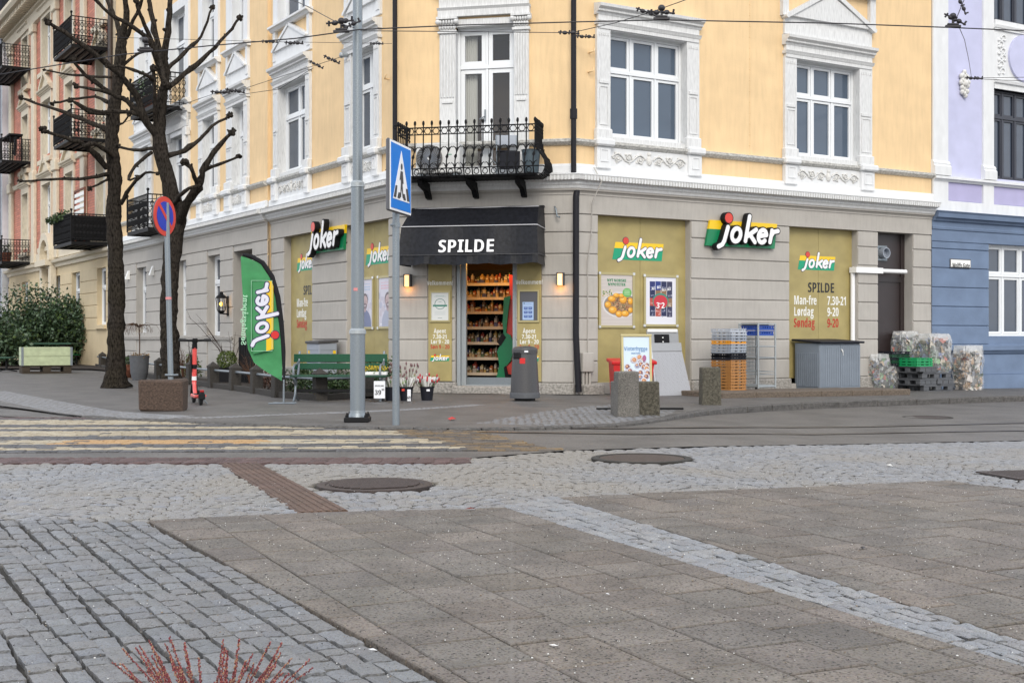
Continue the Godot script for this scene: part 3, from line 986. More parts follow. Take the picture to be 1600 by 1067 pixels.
	# iron hooks and a loose cable on the walls
	for q in [[FR, 0.3, 6.55], [FR, 0.32, 6.95], [FL, -0.35, 6.6]]:
		b = on(q[0], t)
		b.tube([Vector3(q[1], q[2], 0.0), Vector3(q[1], q[2], 0.1), Vector3(q[1] + 0.05, q[2] + 0.02, 0.12), Vector3(q[1] + 0.06, q[2] + 0.08, 0.1)], 0.018, 6)
		obj("wall_hook", b, M.yellow, t)
	b = on(FR, t)
	b.tube([Vector3(0.36, 4.6, 0.12), Vector3(0.4, 4.3, 0.33), Vector3(0.36, 3.9, 0.06), Vector3(0.36, 3.2, 0.03), Vector3(0.27, 2.7, 0.03), Vector3(0.28, 1.4, 0.02), Vector3(0.28, 0.85, 0.02)], 0.012, 6)
	obj("cable", b, M.grey, t)
	b = on(FR, t)
	b.bbox(0.08, 0.36, 0.45, 0.84, 0.0, 0.13, 0.015)
	obj("junction_box", b, M.grey, t)
	for k in 3:
		b = on(FR, t)
		b.tube([Vector3(0.14 + 0.08 * k, 0.45, 0.06), Vector3(0.14 + 0.08 * k, 0.15, 0.06)], 0.03, 8)
		obj("conduit", b, M.grey, t)
	b = on(FR, t)
	b.bbox(0.1, 0.62, -0.08, 0.2, 0.0, 0.16, 0.03)
	obj("conduit_block", b, M.grey_dirty, t)

func shop_inside() -> void:
	var t := thing("shop_room", "dim warm room with tiled floor behind the open shop door", "room", FC * Vector3(1.95, 0.15, -1.5), TC)
	var b := MB.new()
	b.box(-1.9, 2.0, -0.06, 0.0, -2.4, 1.12)
	b.box(-1.9, 2.0, 3.05, 3.12, -2.4, 1.12)
	b.box(-1.9, 2.0, 0.0, 3.05, -2.5, -2.4)
	b.box(-2.0, -1.9, 0.0, 3.05, -2.4, 1.12)
	b.box(2.0, 2.1, 0.0, 3.05, -2.4, 1.12)
	b.box(-1.9, -0.62, 0.0, 3.05, 1.05, 1.12)
	b.box(0.62, 2.0, 0.0, 3.05, 1.05, 1.12)
	obj("room_shell", b, M.shop_wall, t)
	var l := thing("ceiling_lamp", "glowing warm strip lamp on the ceiling just inside the shop door", "lamp", FC * Vector3(1.95, 3.1, -1.0), TC)
	b = MB.new()
	b.bbox(-0.6, 0.6, -0.06, 0.0, -0.1, 0.1, 0.01)
	obj("lamp_shade", b, M.shop_light, l)
	var li := OmniLight3D.new()
	li.name = "lamp_light"
	li.light_color = Color(1.0, 0.72, 0.38)
	li.light_energy = 0.5
	li.light_size = 0.12
	li.omni_range = 8.0
	li.omni_attenuation = 2.0
	li.shadow_enabled = true
	li.position = Vector3(0, -0.22, 0.15)
	l.add_child(li)
	var s := thing("shelf_unit", "tall shelf unit packed with bags and boxes behind the shop door", "shelf", FC * Vector3(1.72, 0.15, -1.75), TC)
	b = MB.new()
	b.box(-0.75, -0.71, 0.0, 2.5, -0.4, 0.1)
	b.box(0.45, 0.49, 0.0, 2.5, -0.4, 0.1)
	b.box(-0.71, 0.45, 0.0, 2.5, -0.42, -0.4)
	obj("frame", b, M.black_soft, s)
	var cols := [Color(0.34, 0.10, 0.03), Color(0.42, 0.26, 0.07), Color(0.46, 0.36, 0.2), Color(0.08, 0.09, 0.2), Color(0.28, 0.05, 0.03), Color(0.26, 0.15, 0.07), Color(0.42, 0.36, 0.3), Color(0.10, 0.13, 0.06), Color(0.05, 0.04, 0.035)]
	var y := 0.22
	for k in 7:
		b = MB.new()
		b.box(-0.71, 0.45, y - 0.02, y, -0.38, 0.08)
		obj("shelf", b, M.shelf_lip, s)
		b = MB.new()
		b.box(-0.71, 0.45, y - 0.05, y + 0.012, 0.08, 0.1)
		obj("price_strip", b, M.shelf_lip, s)
		var x := -0.68
		while x < 0.36:
			var w := R.randf_range(0.04, 0.10)
			var h := R.randf_range(0.12, 0.27)
			var zf := R.randf_range(-0.08, 0.06)
			b = MB.new()
			b.col = cols[R.randi() % cols.size()]
			b.bbox(x, x + w, y, y + h * 0.4, zf - 0.18, zf, 0.01)
			b.col = cols[R.randi() % cols.size()]
			b.bbox(x + 0.004, x + w - 0.004, y + h * 0.4, y + h * 0.82, zf - 0.17, zf - 0.004, 0.01)
			b.bbox(x + w * 0.25, x + w * 0.75, y + h * 0.82, y + h, zf - 0.12, zf - 0.05, 0.008)
			b.col = Color(0.55, 0.5, 0.4)
			b.box(x + w * 0.2, x + w * 0.7, y + h * 0.45, y + h * 0.62, zf - 0.003, zf + 0.002)
			obj("packet", b, M.vivid, s)
			x += w + 0.008
		y += 0.335 if k < 4 else 0.31
	# the standing cut-out of green and red card
	s = thing("display_stand", "curvy green and red card display standing inside the shop", "display", FC * Vector3(2.1, 0.15, -1.15), TC)
	b = MB.new()
	b.prism(v2([-0.25, 0.0, 0.22, 0.0, 0.22, 0.1, 0.02, 0.12, -0.04, 0.35, 0.1, 0.5, 0.18, 0.8, 0.1, 1.05, 0.0, 1.1, 0.05, 1.6, 0.1, 1.9, -0.05, 1.85, -0.08, 1.3, -0.05, 1.0, -0.2, 0.7, -0.15, 0.4]), 0.0, 0.02)
	obj("green_card", b, M.sign_green, s)
	b = MB.new()
	b.prism(v2([0.06, 0.1, 0.27, 0.1, 0.27, 2.3, 0.05, 2.35, 0.07, 1.9, 0.03, 1.6, 0.0, 1.1, 0.12, 1.0, 0.2, 0.8, 0.12, 0.5, -0.02, 0.36]), -0.05, -0.03)
	obj("red_card", b, M.sign_red, s)
	b = MB.new()
	b.prism(v2([-0.02, 0.14, 0.2, 0.14, 0.16, 0.2, 0.05, 0.22, 0.0, 0.4, -0.05, 0.36]), 0.02, 0.035)
	b.prism(v2([-0.2, 0.9, -0.08, 1.1, 0.0, 1.0, -0.12, 0.82]), 0.02, 0.035)
	obj("black_card", b, M.black, s)
	s = thing("drinks_fridge", "dark drinks fridge at the right inside the shop door", "fridge", FC * Vector3(2.52, 0.15, -1.3), TC)
	b = MB.new()
	b.bbox(-0.18, 0.5, 0.0, 2.3, -0.5, 0.2, 0.02)
	obj("cabinet", b, M.black, s)
	for k in 6:
		b = MB.new()
		for j in 2:
			b.tube([Vector3(-0.1 + 0.09 * j, 0.35 + 0.3 * k, 0.22), Vector3(-0.1 + 0.09 * j, 0.52 + 0.3 * k, 0.22), Vector3(-0.1 + 0.09 * j, 0.58 + 0.3 * k, 0.22)], [0.032, 0.032, 0.012], 8)
		obj("bottle", b, M.sign_green if k % 2 else M.sign_red, s)

func blue_building() -> void:
	var t := thing("blue_building", "lilac building with white pilasters over a slate blue ground floor", "building", FR * Vector3(10.6, 0, 0))
	var E := 17.0
	var b := on(FR, t)
	wall(b, 10.6, E, -0.5, 4.0, [[12.75, 14.95, 1.18, 3.53, 0.28]], -0.03)
	obj("ground_floor_wall", b, M.blue, t)
	for x in [[10.62, 12.75], [14.95, E]]:
		var y := 0.97
		for k in 6:
			b = on(FR, t)
			var y1: float = [1.44, 1.915, 2.39, 2.875, 3.345, 3.53][k]
			b.bbox(x[0], x[1], y + 0.006, y1 - 0.02, -0.06, 0.0, 0.01)
			obj("stone_block", b, M.blue, t)
			y = y1
	b = on(FR, t)
	b.moulding(profile([[-0.05, 3.53], [0.0, 3.53], [0.0, 3.8], [0.03, 3.82], [0.04, 3.87], [0.02, 3.89], [0.02, 4.0], [0.09, 4.03], [0.1, 4.08], [0.2, 4.1], [0.22, 4.2], [0.26, 4.25], [-0.05, 4.3]], 0.0, 0.0), 10.6, E)
	b.moulding(profile([[-0.05, 0.72], [0.02, 0.74], [0.06, 0.8], [0.1, 0.82], [0.1, 0.93], [-0.05, 0.98]], 0.0, 0.0), 10.6, E)
	b.box(10.6, E, -0.6, 0.2, -0.03, 0.07)
	b.bbox(10.6, E, 0.2, 0.7, -0.03, 0.02, 0.01)
	obj("moulding", b, M.blue, t)
	window(t, FR, 12.75, 14.95, 1.18, 3.53, -0.22, 3, 0.665, M.frame_white, M.glass, 0.06)
	b = on(FR, t)
	wall(b, 10.6, E, 4.25, 17.0, [[12.9, 15.0, 5.2, 7.5, 0.25], [12.9, 15.0, 9.25, 11.5, 0.25]], 0.0)
	obj("upper_wall", b, M.lilac, t)
	b = on(FR, t)
	for x in [[11.16, 12.45], [12.9, 15.0]]:
		b.bbox(x[0], x[1], 4.55, 5.0, -0.01, 0.012, 0.005)
	obj("apron", b, M.lilac_dark, t)
	b = on(FR, t)
	b.box(10.6, E, 4.28, 4.53, -0.02, 0.05)
	for x in [[10.6, 11.15], [12.47, 12.88], [15.02, 15.5]]:
		b.box(x[0], x[1], 4.53, 5.0, 0.0, 0.05)
		b.box(x[0], x[1], 5.14, 12.0, 0.0, 0.05)
		b.moulding(profile([[0.0, 0.0], [0.13, 0.0], [0.13, 0.22], [0.09, 0.26], [0.1, 0.3], [0.06, 0.36], [0.0, 0.38]], 0.0, 5.14), x[0] - 0.03, x[1] + 0.03)
	b.moulding(profile([[0.0, 0.0], [0.06, 0.0], [0.09, 0.05], [0.14, 0.06], [0.14, 0.12], [0.0, 0.15]], 0.0, 5.0), 10.6, E)
	b.box(12.9, 15.0, 7.5, 7.75, -0.25, 0.05)
	b.box(12.9, 15.0, 9.0, 9.25, -0.25, 0.08)
	b.moulding(profile([[0.0, 0.0], [0.1, 0.03], [0.12, 0.1], [0.0, 0.14]], 0.0, 7.62), 12.88, 15.02)
	b.moulding(profile([[0.0, 0.0], [0.1, 0.03], [0.12, 0.1], [0.0, 0.14]], 0.0, 9.02), 12.88, 15.02)
	obj("trim", b, M.white, t)
	b = on(FR, t)
	b.disc(Vector2(14.05, 8.38), 0.60, 0.0, 0.09, 32)
	obj("medallion", b, M.lilac, t)
	b = on(FR, t)
	b.box(12.9, 15.0, 7.75, 9.0, -0.02, 0.03)
	for s in [-1, 1]:
		for k in 6:
			var p := []
			for i in 10:
				var a := i * 0.6
				p.append(Vector3(14.05 + s * (0.80 + 0.06 * sin(k * 2.0) + cos(a) * 0.12 * (1 - i / 12.0)), 7.95 + 0.17 * k + sin(a) * 0.12 * (1 - i / 12.0), 0.04))
			b.tube(p, 0.025, 5)
			b.ball(Vector3(14.05 + s * (0.95), 7.9 + 0.17 * k, 0.04), Vector3(0.06, 0.05, 0.04), 4, 6)
	obj("relief", b, M.white, t)
	window(t, FR, 12.9, 15.0, 5.2, 7.5, -0.18, 4, 0.70, M.frame_dark, M.glass, 0.05)
	window(t, FR, 12.9, 15.0, 9.25, 11.5, -0.18, 4, 0.70, M.frame_dark, M.glass, 0.05)
	b = on(FR, t)
	for k in 24:
		var a := k * 2.39996
		var r := 0.2 * sqrt(k / 24.0)
		b.ball(Vector3(11.75 + cos(a) * r * 0.8, 7.5 + sin(a) * r * 1.6, 0.05), Vector3(0.06, 0.07, 0.06), 4, 6)
	b.ball(Vector3(11.75, 7.5, 0.08), Vector3(0.09, 0.1, 0.08))
	obj("rosette", b, M.ornament, t)
	b = on(FR, t)
	b.quad(Vector3(10.6, 17, 0), Vector3(E, 17, 0), Vector3(E, 17, -12), Vector3(10.6, 17, -12))
	b.quad(Vector3(E, -0.5, 0), Vector3(E, -0.5, -12), Vector3(E, 17, -12), Vector3(E, 17, 0))
	b.quad(Vector3(E, -0.5, -12), Vector3(10.6, -0.5, -12), Vector3(10.6, 17, -12), Vector3(E, 17, -12))
	obj("roof", b, M.grey_dirty, t)
	# street name plate
	var s := thing("street_sign", "white enamel street name plate on the blue wall", "sign", FR * Vector3(11.64, 2.99, 0.0), TR)
	b = MB.new()
	b.bbox(-0.39, 0.39, -0.115, 0.115, 0.003, 0.025, 0.008)
	obj("rim", b, M.sign_back, s)
	b = MB.new()
	b.bbox(-0.365, 0.365, -0.09, 0.09, 0.02, 0.03, 0.004)
	obj("plate", b, M.paper_white, s)
	words(s, "Wolffs Gate", s.transform * Transform3D(Basis(), Vector3(0.01, -0.055, 0.032)), 0.115, M.letter_black, sans, 0.72)

func brick_building() -> void:
	var t := thing("brick_building", "pink brick building with cream ground floor and iron balconies", "building", FL * Vector3(-22.7, 0, 0))
	var X0 := -44.0
	var X1 := -22.7
	var gws := [[-25.6, -24.3], [-29.9, -28.5], [-33.3, -32.1], [-36.5, -35.3], [-40.5, -39.0]]
	var holes := []
	for w in gws:
		holes.append([w[0], w[1], 1.6, 3.75, 0.0])
	var b := on(FL, t)
	wall(b, X0, X1, 0.0, 4.3, holes)
	obj("ground_floor_wall", b, M.cream, t)
	for w in gws:
		window(t, FL, w[0], w[1], 1.6, 3.75, -0.2, 2, 0.66, M.frame_white, M.glass)
		b = on(FL, t)
		b.box(w[0], w[1], 3.75, 3.76, -0.25, 0.02)
		b.box(w[0] - 0.02, w[0], 1.5, 3.76, -0.25, 0.02)
		b.box(w[1], w[1] + 0.02, 1.5, 3.76, -0.25, 0.02)
		b.box(w[0] - 0.1, w[1] + 0.1, 1.45, 1.6, -0.25, 0.12)
		obj("sill", b, M.cream, t)
	var edges := [X1]
	for w in gws:
		edges.append_array([w[1] + 0.05, w[0] - 0.05])
	edges.append(X0)
	for i in range(0, edges.size(), 2):
		stone_blocks(t, FL, edges[i + 1], edges[i], 0.03, M.cream, 1.4, 3.8, 0.48)
	b = on(FL, t)
	b.moulding(profile([[0.0, 0.0], [0.1, 0.02], [0.12, 0.15], [0.25, 0.2], [0.28, 0.3], [0.0, 0.4]], 0.0, 4.1), X0, X1)
	b.moulding(profile([[0.0, 0.0], [0.06, 0.02], [0.06, 0.4], [0.0, 0.42]], 0.0, 4.5), X0, X1)
	b.moulding(profile([[0.0, 0.0], [0.06, 0.02], [0.12, 0.2], [0.0, 0.22]], 0.0, 8.3), X0, X1)
	obj("cornice", b, M.cream_stone, t)
	# brick upper floors between stone pilasters
	var ups := [[-25.6, -24.3], [-31.0, -29.6], [-35.7, -33.9], [-40.3, -38.9]]
	var rows := [[5.3, 7.9], [9.2, 11.6], [13.1, 15.3]]
	holes = []
	for w in ups:
		for r in rows:
			holes.append([w[0], w[1], r[0], r[1], 0.0])
	b = on(FL, t)
	wall(b, X0, X1, 4.3, 16.2, holes)
	obj("upper_wall", b, M.brick, t)
	for w in ups:
		for k in 3:
			var r: Array = rows[k]
			window(t, FL, w[0], w[1], r[0], r[1], -0.25, 2, 0.68, M.frame_white, M.glass)
			b = on(FL, t)
			b.box(w[0] - 0.22, w[0], r[0] - 0.25, r[1] + 0.3, -0.3, 0.07)
			b.box(w[1], w[1] + 0.22, r[0] - 0.25, r[1] + 0.3, -0.3, 0.07)
			b.box(w[0], w[1], r[1], r[1] + 0.3, -0.3, 0.07)
			b.box(w[0] - 0.42, w[1] + 0.42, r[0] - 0.4, r[0] - 0.2, -0.02, 0.18)
			b.moulding(profile(CAP, 0.0, r[1] + 0.3), w[0] - 0.4, w[1] + 0.4)
			if k < 2:
				var cx: float = (w[0] + w[1]) / 2
				b.prism(PackedVector2Array([Vector2(w[0] - 0.2, r[1] + 0.55), Vector2(w[1] + 0.2, r[1] + 0.55), Vector2(cx, r[1] + 1.15)]), 0.0, 0.1)
				for s in [-1, 1]:
					b.stroke([Vector2(cx + s * 0.95, r[1] + 0.57), Vector2(cx, r[1] + 1.2)], 0.07, 0.0, 0.2)
			obj("window_surround", b, M.cream_stone, t)
	for x in [-42.9, -37.35, -32.6, -27.6, -23.1]:
		b = on(FL, t)
		b.bbox(x - 0.33, x + 0.33, 4.5, 15.4, 0.0, 0.16, 0.03)
		b.bbox(x - 0.42, x + 0.42, 8.2, 8.7, 0.0, 0.24, 0.04)
		b.bbox(x - 0.42, x + 0.42, 15.0, 15.4, 0.0, 0.24, 0.04)
		obj("pilaster", b, M.cream_stone, t)
	b = on(FL, t)
	b.moulding(profile([[0.0, 0.0], [0.15, 0.05], [0.18, 0.5], [0.3, 0.55], [0.3, 0.8], [0.9, 0.9], [1.0, 1.05], [1.0, 1.2], [0.0, 1.5]], 0.0, 15.4), X0, X1)
	var ec := obj("eaves", b, M.cream_stone, t)
	b = on(FL, t)
	var x := X0 + 0.1
	while x < X1:
		b.box(x, x + 0.16, 16.05, 16.28, 0.2, 0.75)
		x += 0.36
	stuff(obj("eaves_brackets", b, M.cream_stone, ec))
	# arched doorway head
	b = on(FL, t)
	var arc := []
	for i in 11:
		arc.append(Vector2(-33.9 + cos(PI * i / 10.0) * 1.0, 4.5 + sin(PI * i / 10.0) * 1.0))
	b.stroke(arc, 0.16, 0.0, 0.35)
	b.box(-35.0, -32.8, 4.2, 4.45, 0.0, 0.5)
	b.bbox(-35.0, -34.6, 1.5, 4.2, 0.0, 0.3, 0.04)
	b.bbox(-33.2, -32.8, 1.5, 4.2, 0.0, 0.3, 0.04)
	obj("doorway", b, M.cream_stone, t)
	b = on(FL, t)
	b.tube([Vector3(-22.75, 0.0, 0.25), Vector3(-22.75, 16.0, 0.25)], 0.09, 8)
	obj("rain_pipe", b, M.pipe_brown, t)
	b = on(FL, t)
	b.quad(Vector3(X0, 17, 0), Vector3(X1, 17, 0), Vector3(X1, 17, -10), Vector3(X0, 17, -10))
	b.quad(Vector3(X0, 0, -10), Vector3(X0, 0, 0), Vector3(X0, 17, 0), Vector3(X0, 17, -10))
	b.quad(Vector3(X1, 0, -10), Vector3(X0, 0, -10), Vector3(X0, 17, -10), Vector3(X1, 17, -10))
	obj("roof", b, M.grey_dirty, t)
	t = thing("white_building", "white building with dark windows and slate roof at the left end", "building", FL * Vector3(-44.1, 0, 0))
	b = on(FL, t)
	holes = []
	for i in 5:
		for k in 5:
			holes.append([-48.1 - 4.0 * i, -46.6 - 4.0 * i, 1.4 + 3.4 * k, 3.6 + 3.4 * k, 0.3])
	wall(b, -64.0, -44.1, 0.0, 17.6, holes, 0.3)
	b.quad(Vector3(-44.1, 0, 0.3), Vector3(-44.1, 0, -9), Vector3(-44.1, 17.6, -9), Vector3(-44.1, 17.6, 0.3))
	obj("front_wall", b, M.cold_white, t)
	for h in holes:
		window(t, FL, h[0], h[1], h[2], h[3], 0.05, 2, 0.66, M.frame_dark, M.glass_dark, 0.05)
	b = on(FL, t)
	b.moulding(profile([[0.0, 0.0], [0.5, 0.1], [0.55, 0.35], [0.0, 1.4]], 0.3, 17.5), -64.0, -44.1)
	b.quad(Vector3(-64, 18.6, 0.3), Vector3(-44.1, 18.6, 0.3), Vector3(-44.1, 20.5, -4), Vector3(-64, 20.5, -4))
	obj("roof", b, M.plastic_dark, t)
	b = on(FL, t)
	b.tube([Vector3(-44.3, 0, 0.45), Vector3(-44.3, 17.4, 0.45)], 0.1, 8)
	obj("rain_pipe", b, M.pipe, t)

# ---------- the shop's mark and its lettering

const MARK_J := [[1.26, 1.11], [1.12, 0.72], [1.0, 0.38], [0.86, 0.17], [0.60, 0.05]]
const MARK_R := [[4.42, 1.06], [4.35, 0.74], [4.27, 0.42]]
const MARK_R2 := [[4.38, 0.80], [4.54, 0.99], [4.86, 1.05]]

func pts(a: Array, s: float) -> Array:
	return a.map(func(q): return Vector2(q[0] - 2.6, q[1] - 0.8) * s)

# s: metres per unit; deep: how far the letters stand out; mats: yellow, green, outline, white, red
func shop_mark(par: Node3D, where: Transform3D, s: float, deep: float, mats: Array, plate := true, thick := 0.01, edge := 0.07) -> void:
	var base := par.transform.affine_inverse() * where if par.get_parent() == self else where
	var mirrored := base.basis.determinant() < 0.0
	var b := MB.new()
	b.xf = base
	b.flip = mirrored
	if plate:
		b.prism(PackedVector2Array(pts([[0.0, 0.1], [4.92, 0.1], [5.04, 1.0], [0.20, 1.0]], s)), 0.0, thick)
		obj("green_plate", b, mats[1], par)
		b = MB.new()
		b.xf = base
		b.flip = mirrored
		b.prism(PackedVector2Array(pts([[0.20, 1.0], [5.04, 1.0], [5.12, 1.48], [0.32, 1.48]], s)), 0.0, thick)
		obj("yellow_plate", b, mats[0], par)
	var o := []
	for i in 20:
		o.append([1.84 + cos(TAU * i / 20.0) * 0.30 + sin(TAU * i / 20.0) * 0.07, 0.72 + sin(TAU * i / 20.0) * 0.35])
	var e := []
	for i in 17:
		var a := -0.75 - (TAU - 1.0) * i / 16.0 + TAU
		e.append([3.72 + cos(a) * 0.29 + sin(a) * 0.06, 0.72 + sin(a) * 0.34])
	e.reverse()
	var letters := [
		[MARK_J], [o], [[[2.80, 1.76], [2.64, 1.1], [2.49, 0.42]], [[3.26, 1.06], [2.66, 0.70]], [[2.78, 0.80], [3.16, 0.38]]],
		[e, [[3.48, 0.72], [3.98, 0.79]]], [MARK_R, MARK_R2]]
	var w := 0.122
	for L in letters:
		for pass_ in 2:
			b = MB.new()
			b.xf = base
			b.flip = mirrored
			for k in L.size():
				var z0: float = thick + (0.0 if pass_ == 0 else deep)
				var z1: float = thick + (deep if pass_ == 0 else deep + 0.006) + 0.0015 * k
				b.stroke(pts(L[k], s), (w + (edge if pass_ == 0 else 0.0)) * s, z0, z1, L[k] == o)
			obj("letter_outline" if pass_ == 0 else "letter", b, mats[2] if pass_ == 0 else mats[3], par)
	for pass_ in 2:
		b = MB.new()
		b.xf = base
		b.flip = mirrored
		b.disc(pts([[1.32, 1.60]], s)[0], (0.27 + (edge * 0.8 if pass_ == 0 else 0.0)) * s, thick if pass_ == 0 else thick + deep, thick + deep + 0.006 * pass_, 24)
		obj("dot_outline" if pass_ == 0 else "dot", b, mats[2] if pass_ == 0 else mats[4], par)

func poster_image(kind: int) -> ImageTexture:
	var g := RandomNumberGenerator.new()
	g.seed = 50 + kind
	var W := 160
	var H := 256
	var im := Image.create(W, H, false, Image.FORMAT_RGB8)
	var dot := func(x: float, y: float, rx: float, ry: float, c: Color) -> void:
		for j in range(int(y - ry), int(y + ry) + 1):
			for i in range(int(x - rx), int(x + rx) + 1):
				if i >= 0 and j >= 0 and i < W and j < H and ((i - x) / rx) ** 2 + ((j - y) / ry) ** 2 <= 1.0:
					im.set_pixel(i, j, c)
	if kind == 0:      # a dish of potatoes on pale boards
		for j in H:
			var f := 0.80 + 0.05 * sin(j * 0.9) + g.randf_range(-0.02, 0.02)
			for i in W:
				im.set_pixel(i, j, Color(f, f * 0.96, f * 0.93))
		dot.call(100, 150, 92, 66, Color(0.86, 0.85, 0.84))
		dot.call(100, 150, 84, 58, Color(0.55, 0.53, 0.50))
		dot.call(100, 150, 76, 50, Color(0.62, 0.50, 0.36))
		for k in 170:
			dot.call(g.randf_range(60, 150), g.randf_range(112, 190), 3, 3, [Color(0.62, 0.35, 0.22), Color(0.85, 0.66, 0.5), Color(0.40, 0.22, 0.14), Color(0.35, 0.42, 0.2)][g.randi() % 4])
		for q in [[55, 122, 20, 16], [36, 152, 17, 17], [60, 178, 22, 19], [92, 198, 18, 17], [122, 196, 21, 16], [78, 104, 17, 12], [112, 124, 20, 22], [150, 132, 14, 18], [150, 178, 13, 14], [104, 106, 14, 12]]:
			dot.call(q[0], q[1], q[2], q[3], Color(0.74, 0.50, 0.10))
			dot.call(q[0] - 1, q[1] - 3, q[2] * 0.85, q[3] * 0.8, Color(0.93, 0.66, 0.16))
			dot.call(q[0] - 4, q[1] - 5, q[2] * 0.4, q[3] * 0.35, Color(0.97, 0.80, 0.42))
		for k in 26:
			dot.call(30 + g.randf_range(-22, 30), 92 + g.randf_range(-16, 16), g.randf_range(2, 6), g.randf_range(2, 5), [Color(0.75, 0.66, 0.5), Color(0.36, 0.5, 0.22), Color(0.85, 0.8, 0.7)][g.randi() % 3])
		dot.call(132, 88, 23, 23, Color(0.42, 0.70, 0.36))
		for k in 4:
			im.fill_rect(Rect2i(118, 76 + k * 7, 28, 2), Color(0.85, 0.93, 0.82))
	elif kind == 1:    # packets round a red roundel
		im.fill(Color(0.90, 0.90, 0.93))
		for k in 16:
			var x := 22 + (k % 4) * 30
			var y := 26 + (k / 4) * 44
			var c: Color = [Color(0.12, 0.16, 0.42), Color(0.12, 0.2, 0.5), Color(0.09, 0.12, 0.3), Color(0.2, 0.2, 0.32), Color(0.85, 0.72, 0.3), Color(0.7, 0.3, 0.25), Color(0.3, 0.22, 0.18), Color(0.55, 0.42, 0.3)][(k if k < 4 else g.randi_range(2, 7))]
			im.fill_rect(Rect2i(x, y + g.randi_range(-4, 4), 28, 56), c)
			im.fill_rect(Rect2i(x + 4, y + 26, 20, 4), c.lightened(0.5))
			for q in 5:
				dot.call(x + g.randf_range(4, 24), y + g.randf_range(20, 54), 4, 4, c.lightened(g.randf_range(0.1, 0.6)))
		dot.call(78, 130, 42, 44, Color(0.22, 0.55, 0.47))
		dot.call(78, 134, 37, 38, Color(0.80, 0.18, 0.24))
	elif kind == 2:    # plates of food on light blue
		im.fill(Color(0.80, 0.87, 0.93))
		for k in 34:
			var x := g.randf_range(8, 150)
			var y := 84.0 + k * 4.0 + g.randf_range(-8, 8)
			dot.call(x, y, 19, 13, Color(0.62, 0.62, 0.68))
			dot.call(x, y - 1, 17, 11, Color(0.88, 0.88, 0.9))
			dot.call(x, y, 14, 9, [Color(0.6, 0.36, 0.26), Color(0.72, 0.5, 0.36), Color(0.45, 0.28, 0.32), Color(0.5, 0.5, 0.6)][g.randi() % 4])
			dot.call(x - 3, y - 2, 6, 4, Color(0.85, 0.62, 0.42))
		dot.call(128, 82, 12, 12, Color(0.62, 0.32, 0.5))
		dot.call(124, 212, 32, 36, Color(0.28, 0.52, 0.74))
		im.fill_rect(Rect2i(40, 42, 80, 2), Color(0.5, 0.6, 0.7))
	elif kind < 5:     # a man in a blue top, faded
		im.fill(Color(0.82, 0.81, 0.86))
		for k in 30:
			dot.call(g.randf_range(0, W), g.randf_range(90, H), g.randf_range(6, 16), g.randf_range(8, 20), Color(0.80, 0.76, 0.80).lerp(Color(0.70, 0.72, 0.8), g.randf()))
		for j in 3:
			for i in 9:
				im.fill_rect(Rect2i(22 + i * 13, 22 + j * 14, 9, 8 if j else 4), Color(0.62, 0.72, 0.84) if kind == 3 else Color(0.86, 0.66, 0.72))
		dot.call(88, 248, 60, 84, Color(0.42, 0.46, 0.60) if kind == 3 else Color(0.66, 0.68, 0.76))
		dot.call(86, 150, 15, 26, Color(0.70, 0.60, 0.62))
		dot.call(86, 112, 30, 38, Color(0.38, 0.33, 0.36))
		dot.call(87, 122, 25, 36, Color(0.76, 0.65, 0.65))
		dot.call(87, 142, 20, 17, Color(0.52, 0.44, 0.47))
		dot.call(87, 140, 9, 3, Color(0.86, 0.82, 0.84))
		dot.call(77, 118, 4, 2, Color(0.34, 0.28, 0.32))
		dot.call(97, 118, 4, 2, Color(0.34, 0.28, 0.32))
		im.fill_rect(Rect2i(14, 238, 16, 10), Color(0.9, 0.9, 0.93))
	elif kind == 5:    # white certificate with a green seal
		im.fill(Color(0.86, 0.87, 0.86))
		for q in [[40, 26], [24, 34]]:
			im.fill_rect(Rect2i(q[0], q[1], W - 2 * q[0], 3), Color(0.55, 0.68, 0.64))
		dot.call(80, 104, 50, 50, Color(0.25, 0.45, 0.40))
		dot.call(80, 104, 45, 45, Color(0.86, 0.87, 0.86))
		im.fill_rect(Rect2i(14, 112, 132, 16), Color(0.22, 0.50, 0.42))
		dot.call(80, 82, 14, 2, Color(0.3, 0.45, 0.42))
		for k in 5:
			im.fill_rect(Rect2i(26 + (k % 2) * 8, 172 + k * 8, 108 - (k % 2) * 16, 2), Color(0.68, 0.72, 0.72))
		im.fill_rect(Rect2i(60, 232, 40, 4), Color(0.5, 0.55, 0.55))
	elif kind == 6:    # a blue and white notice
		im.fill(Color(0.66, 0.76, 0.90))
		im.fill_rect(Rect2i(14, 14, 22, 12), Color(0.15, 0.3, 0.4))
		im.fill_rect(Rect2i(44, 22, 80, 3), Color(0.35, 0.45, 0.62))
		for j in 3:
			for i in 2:
				im.fill_rect(Rect2i(20 + i * 66, 70 + j * 58, 54, 36), Color(0.22, 0.33, 0.60))
				im.fill_rect(Rect2i(28 + i * 66, 78 + j * 58, 34, 6), Color(0.60, 0.70, 0.88))
				im.fill_rect(Rect2i(28 + i * 66, 90 + j * 58, 40, 4), Color(0.55, 0.65, 0.85))
		for k in 4:
			im.fill_rect(Rect2i(26, 112 + k * 38, 100, 3), Color(0.42, 0.52, 0.72))
	im.resize(W * 2, H * 2, Image.INTERPOLATE_BILINEAR)
	return ImageTexture.create_from_image(im)

func print_mat(kind: int) -> StandardMaterial3D:
	var m := StandardMaterial3D.new()
	m.resource_name = "print_%d" % kind
	m.albedo_texture = poster_image(kind)
	m.albedo_color = Color(0.93, 0.93, 0.93)
	m.roughness = 0.35
	return m

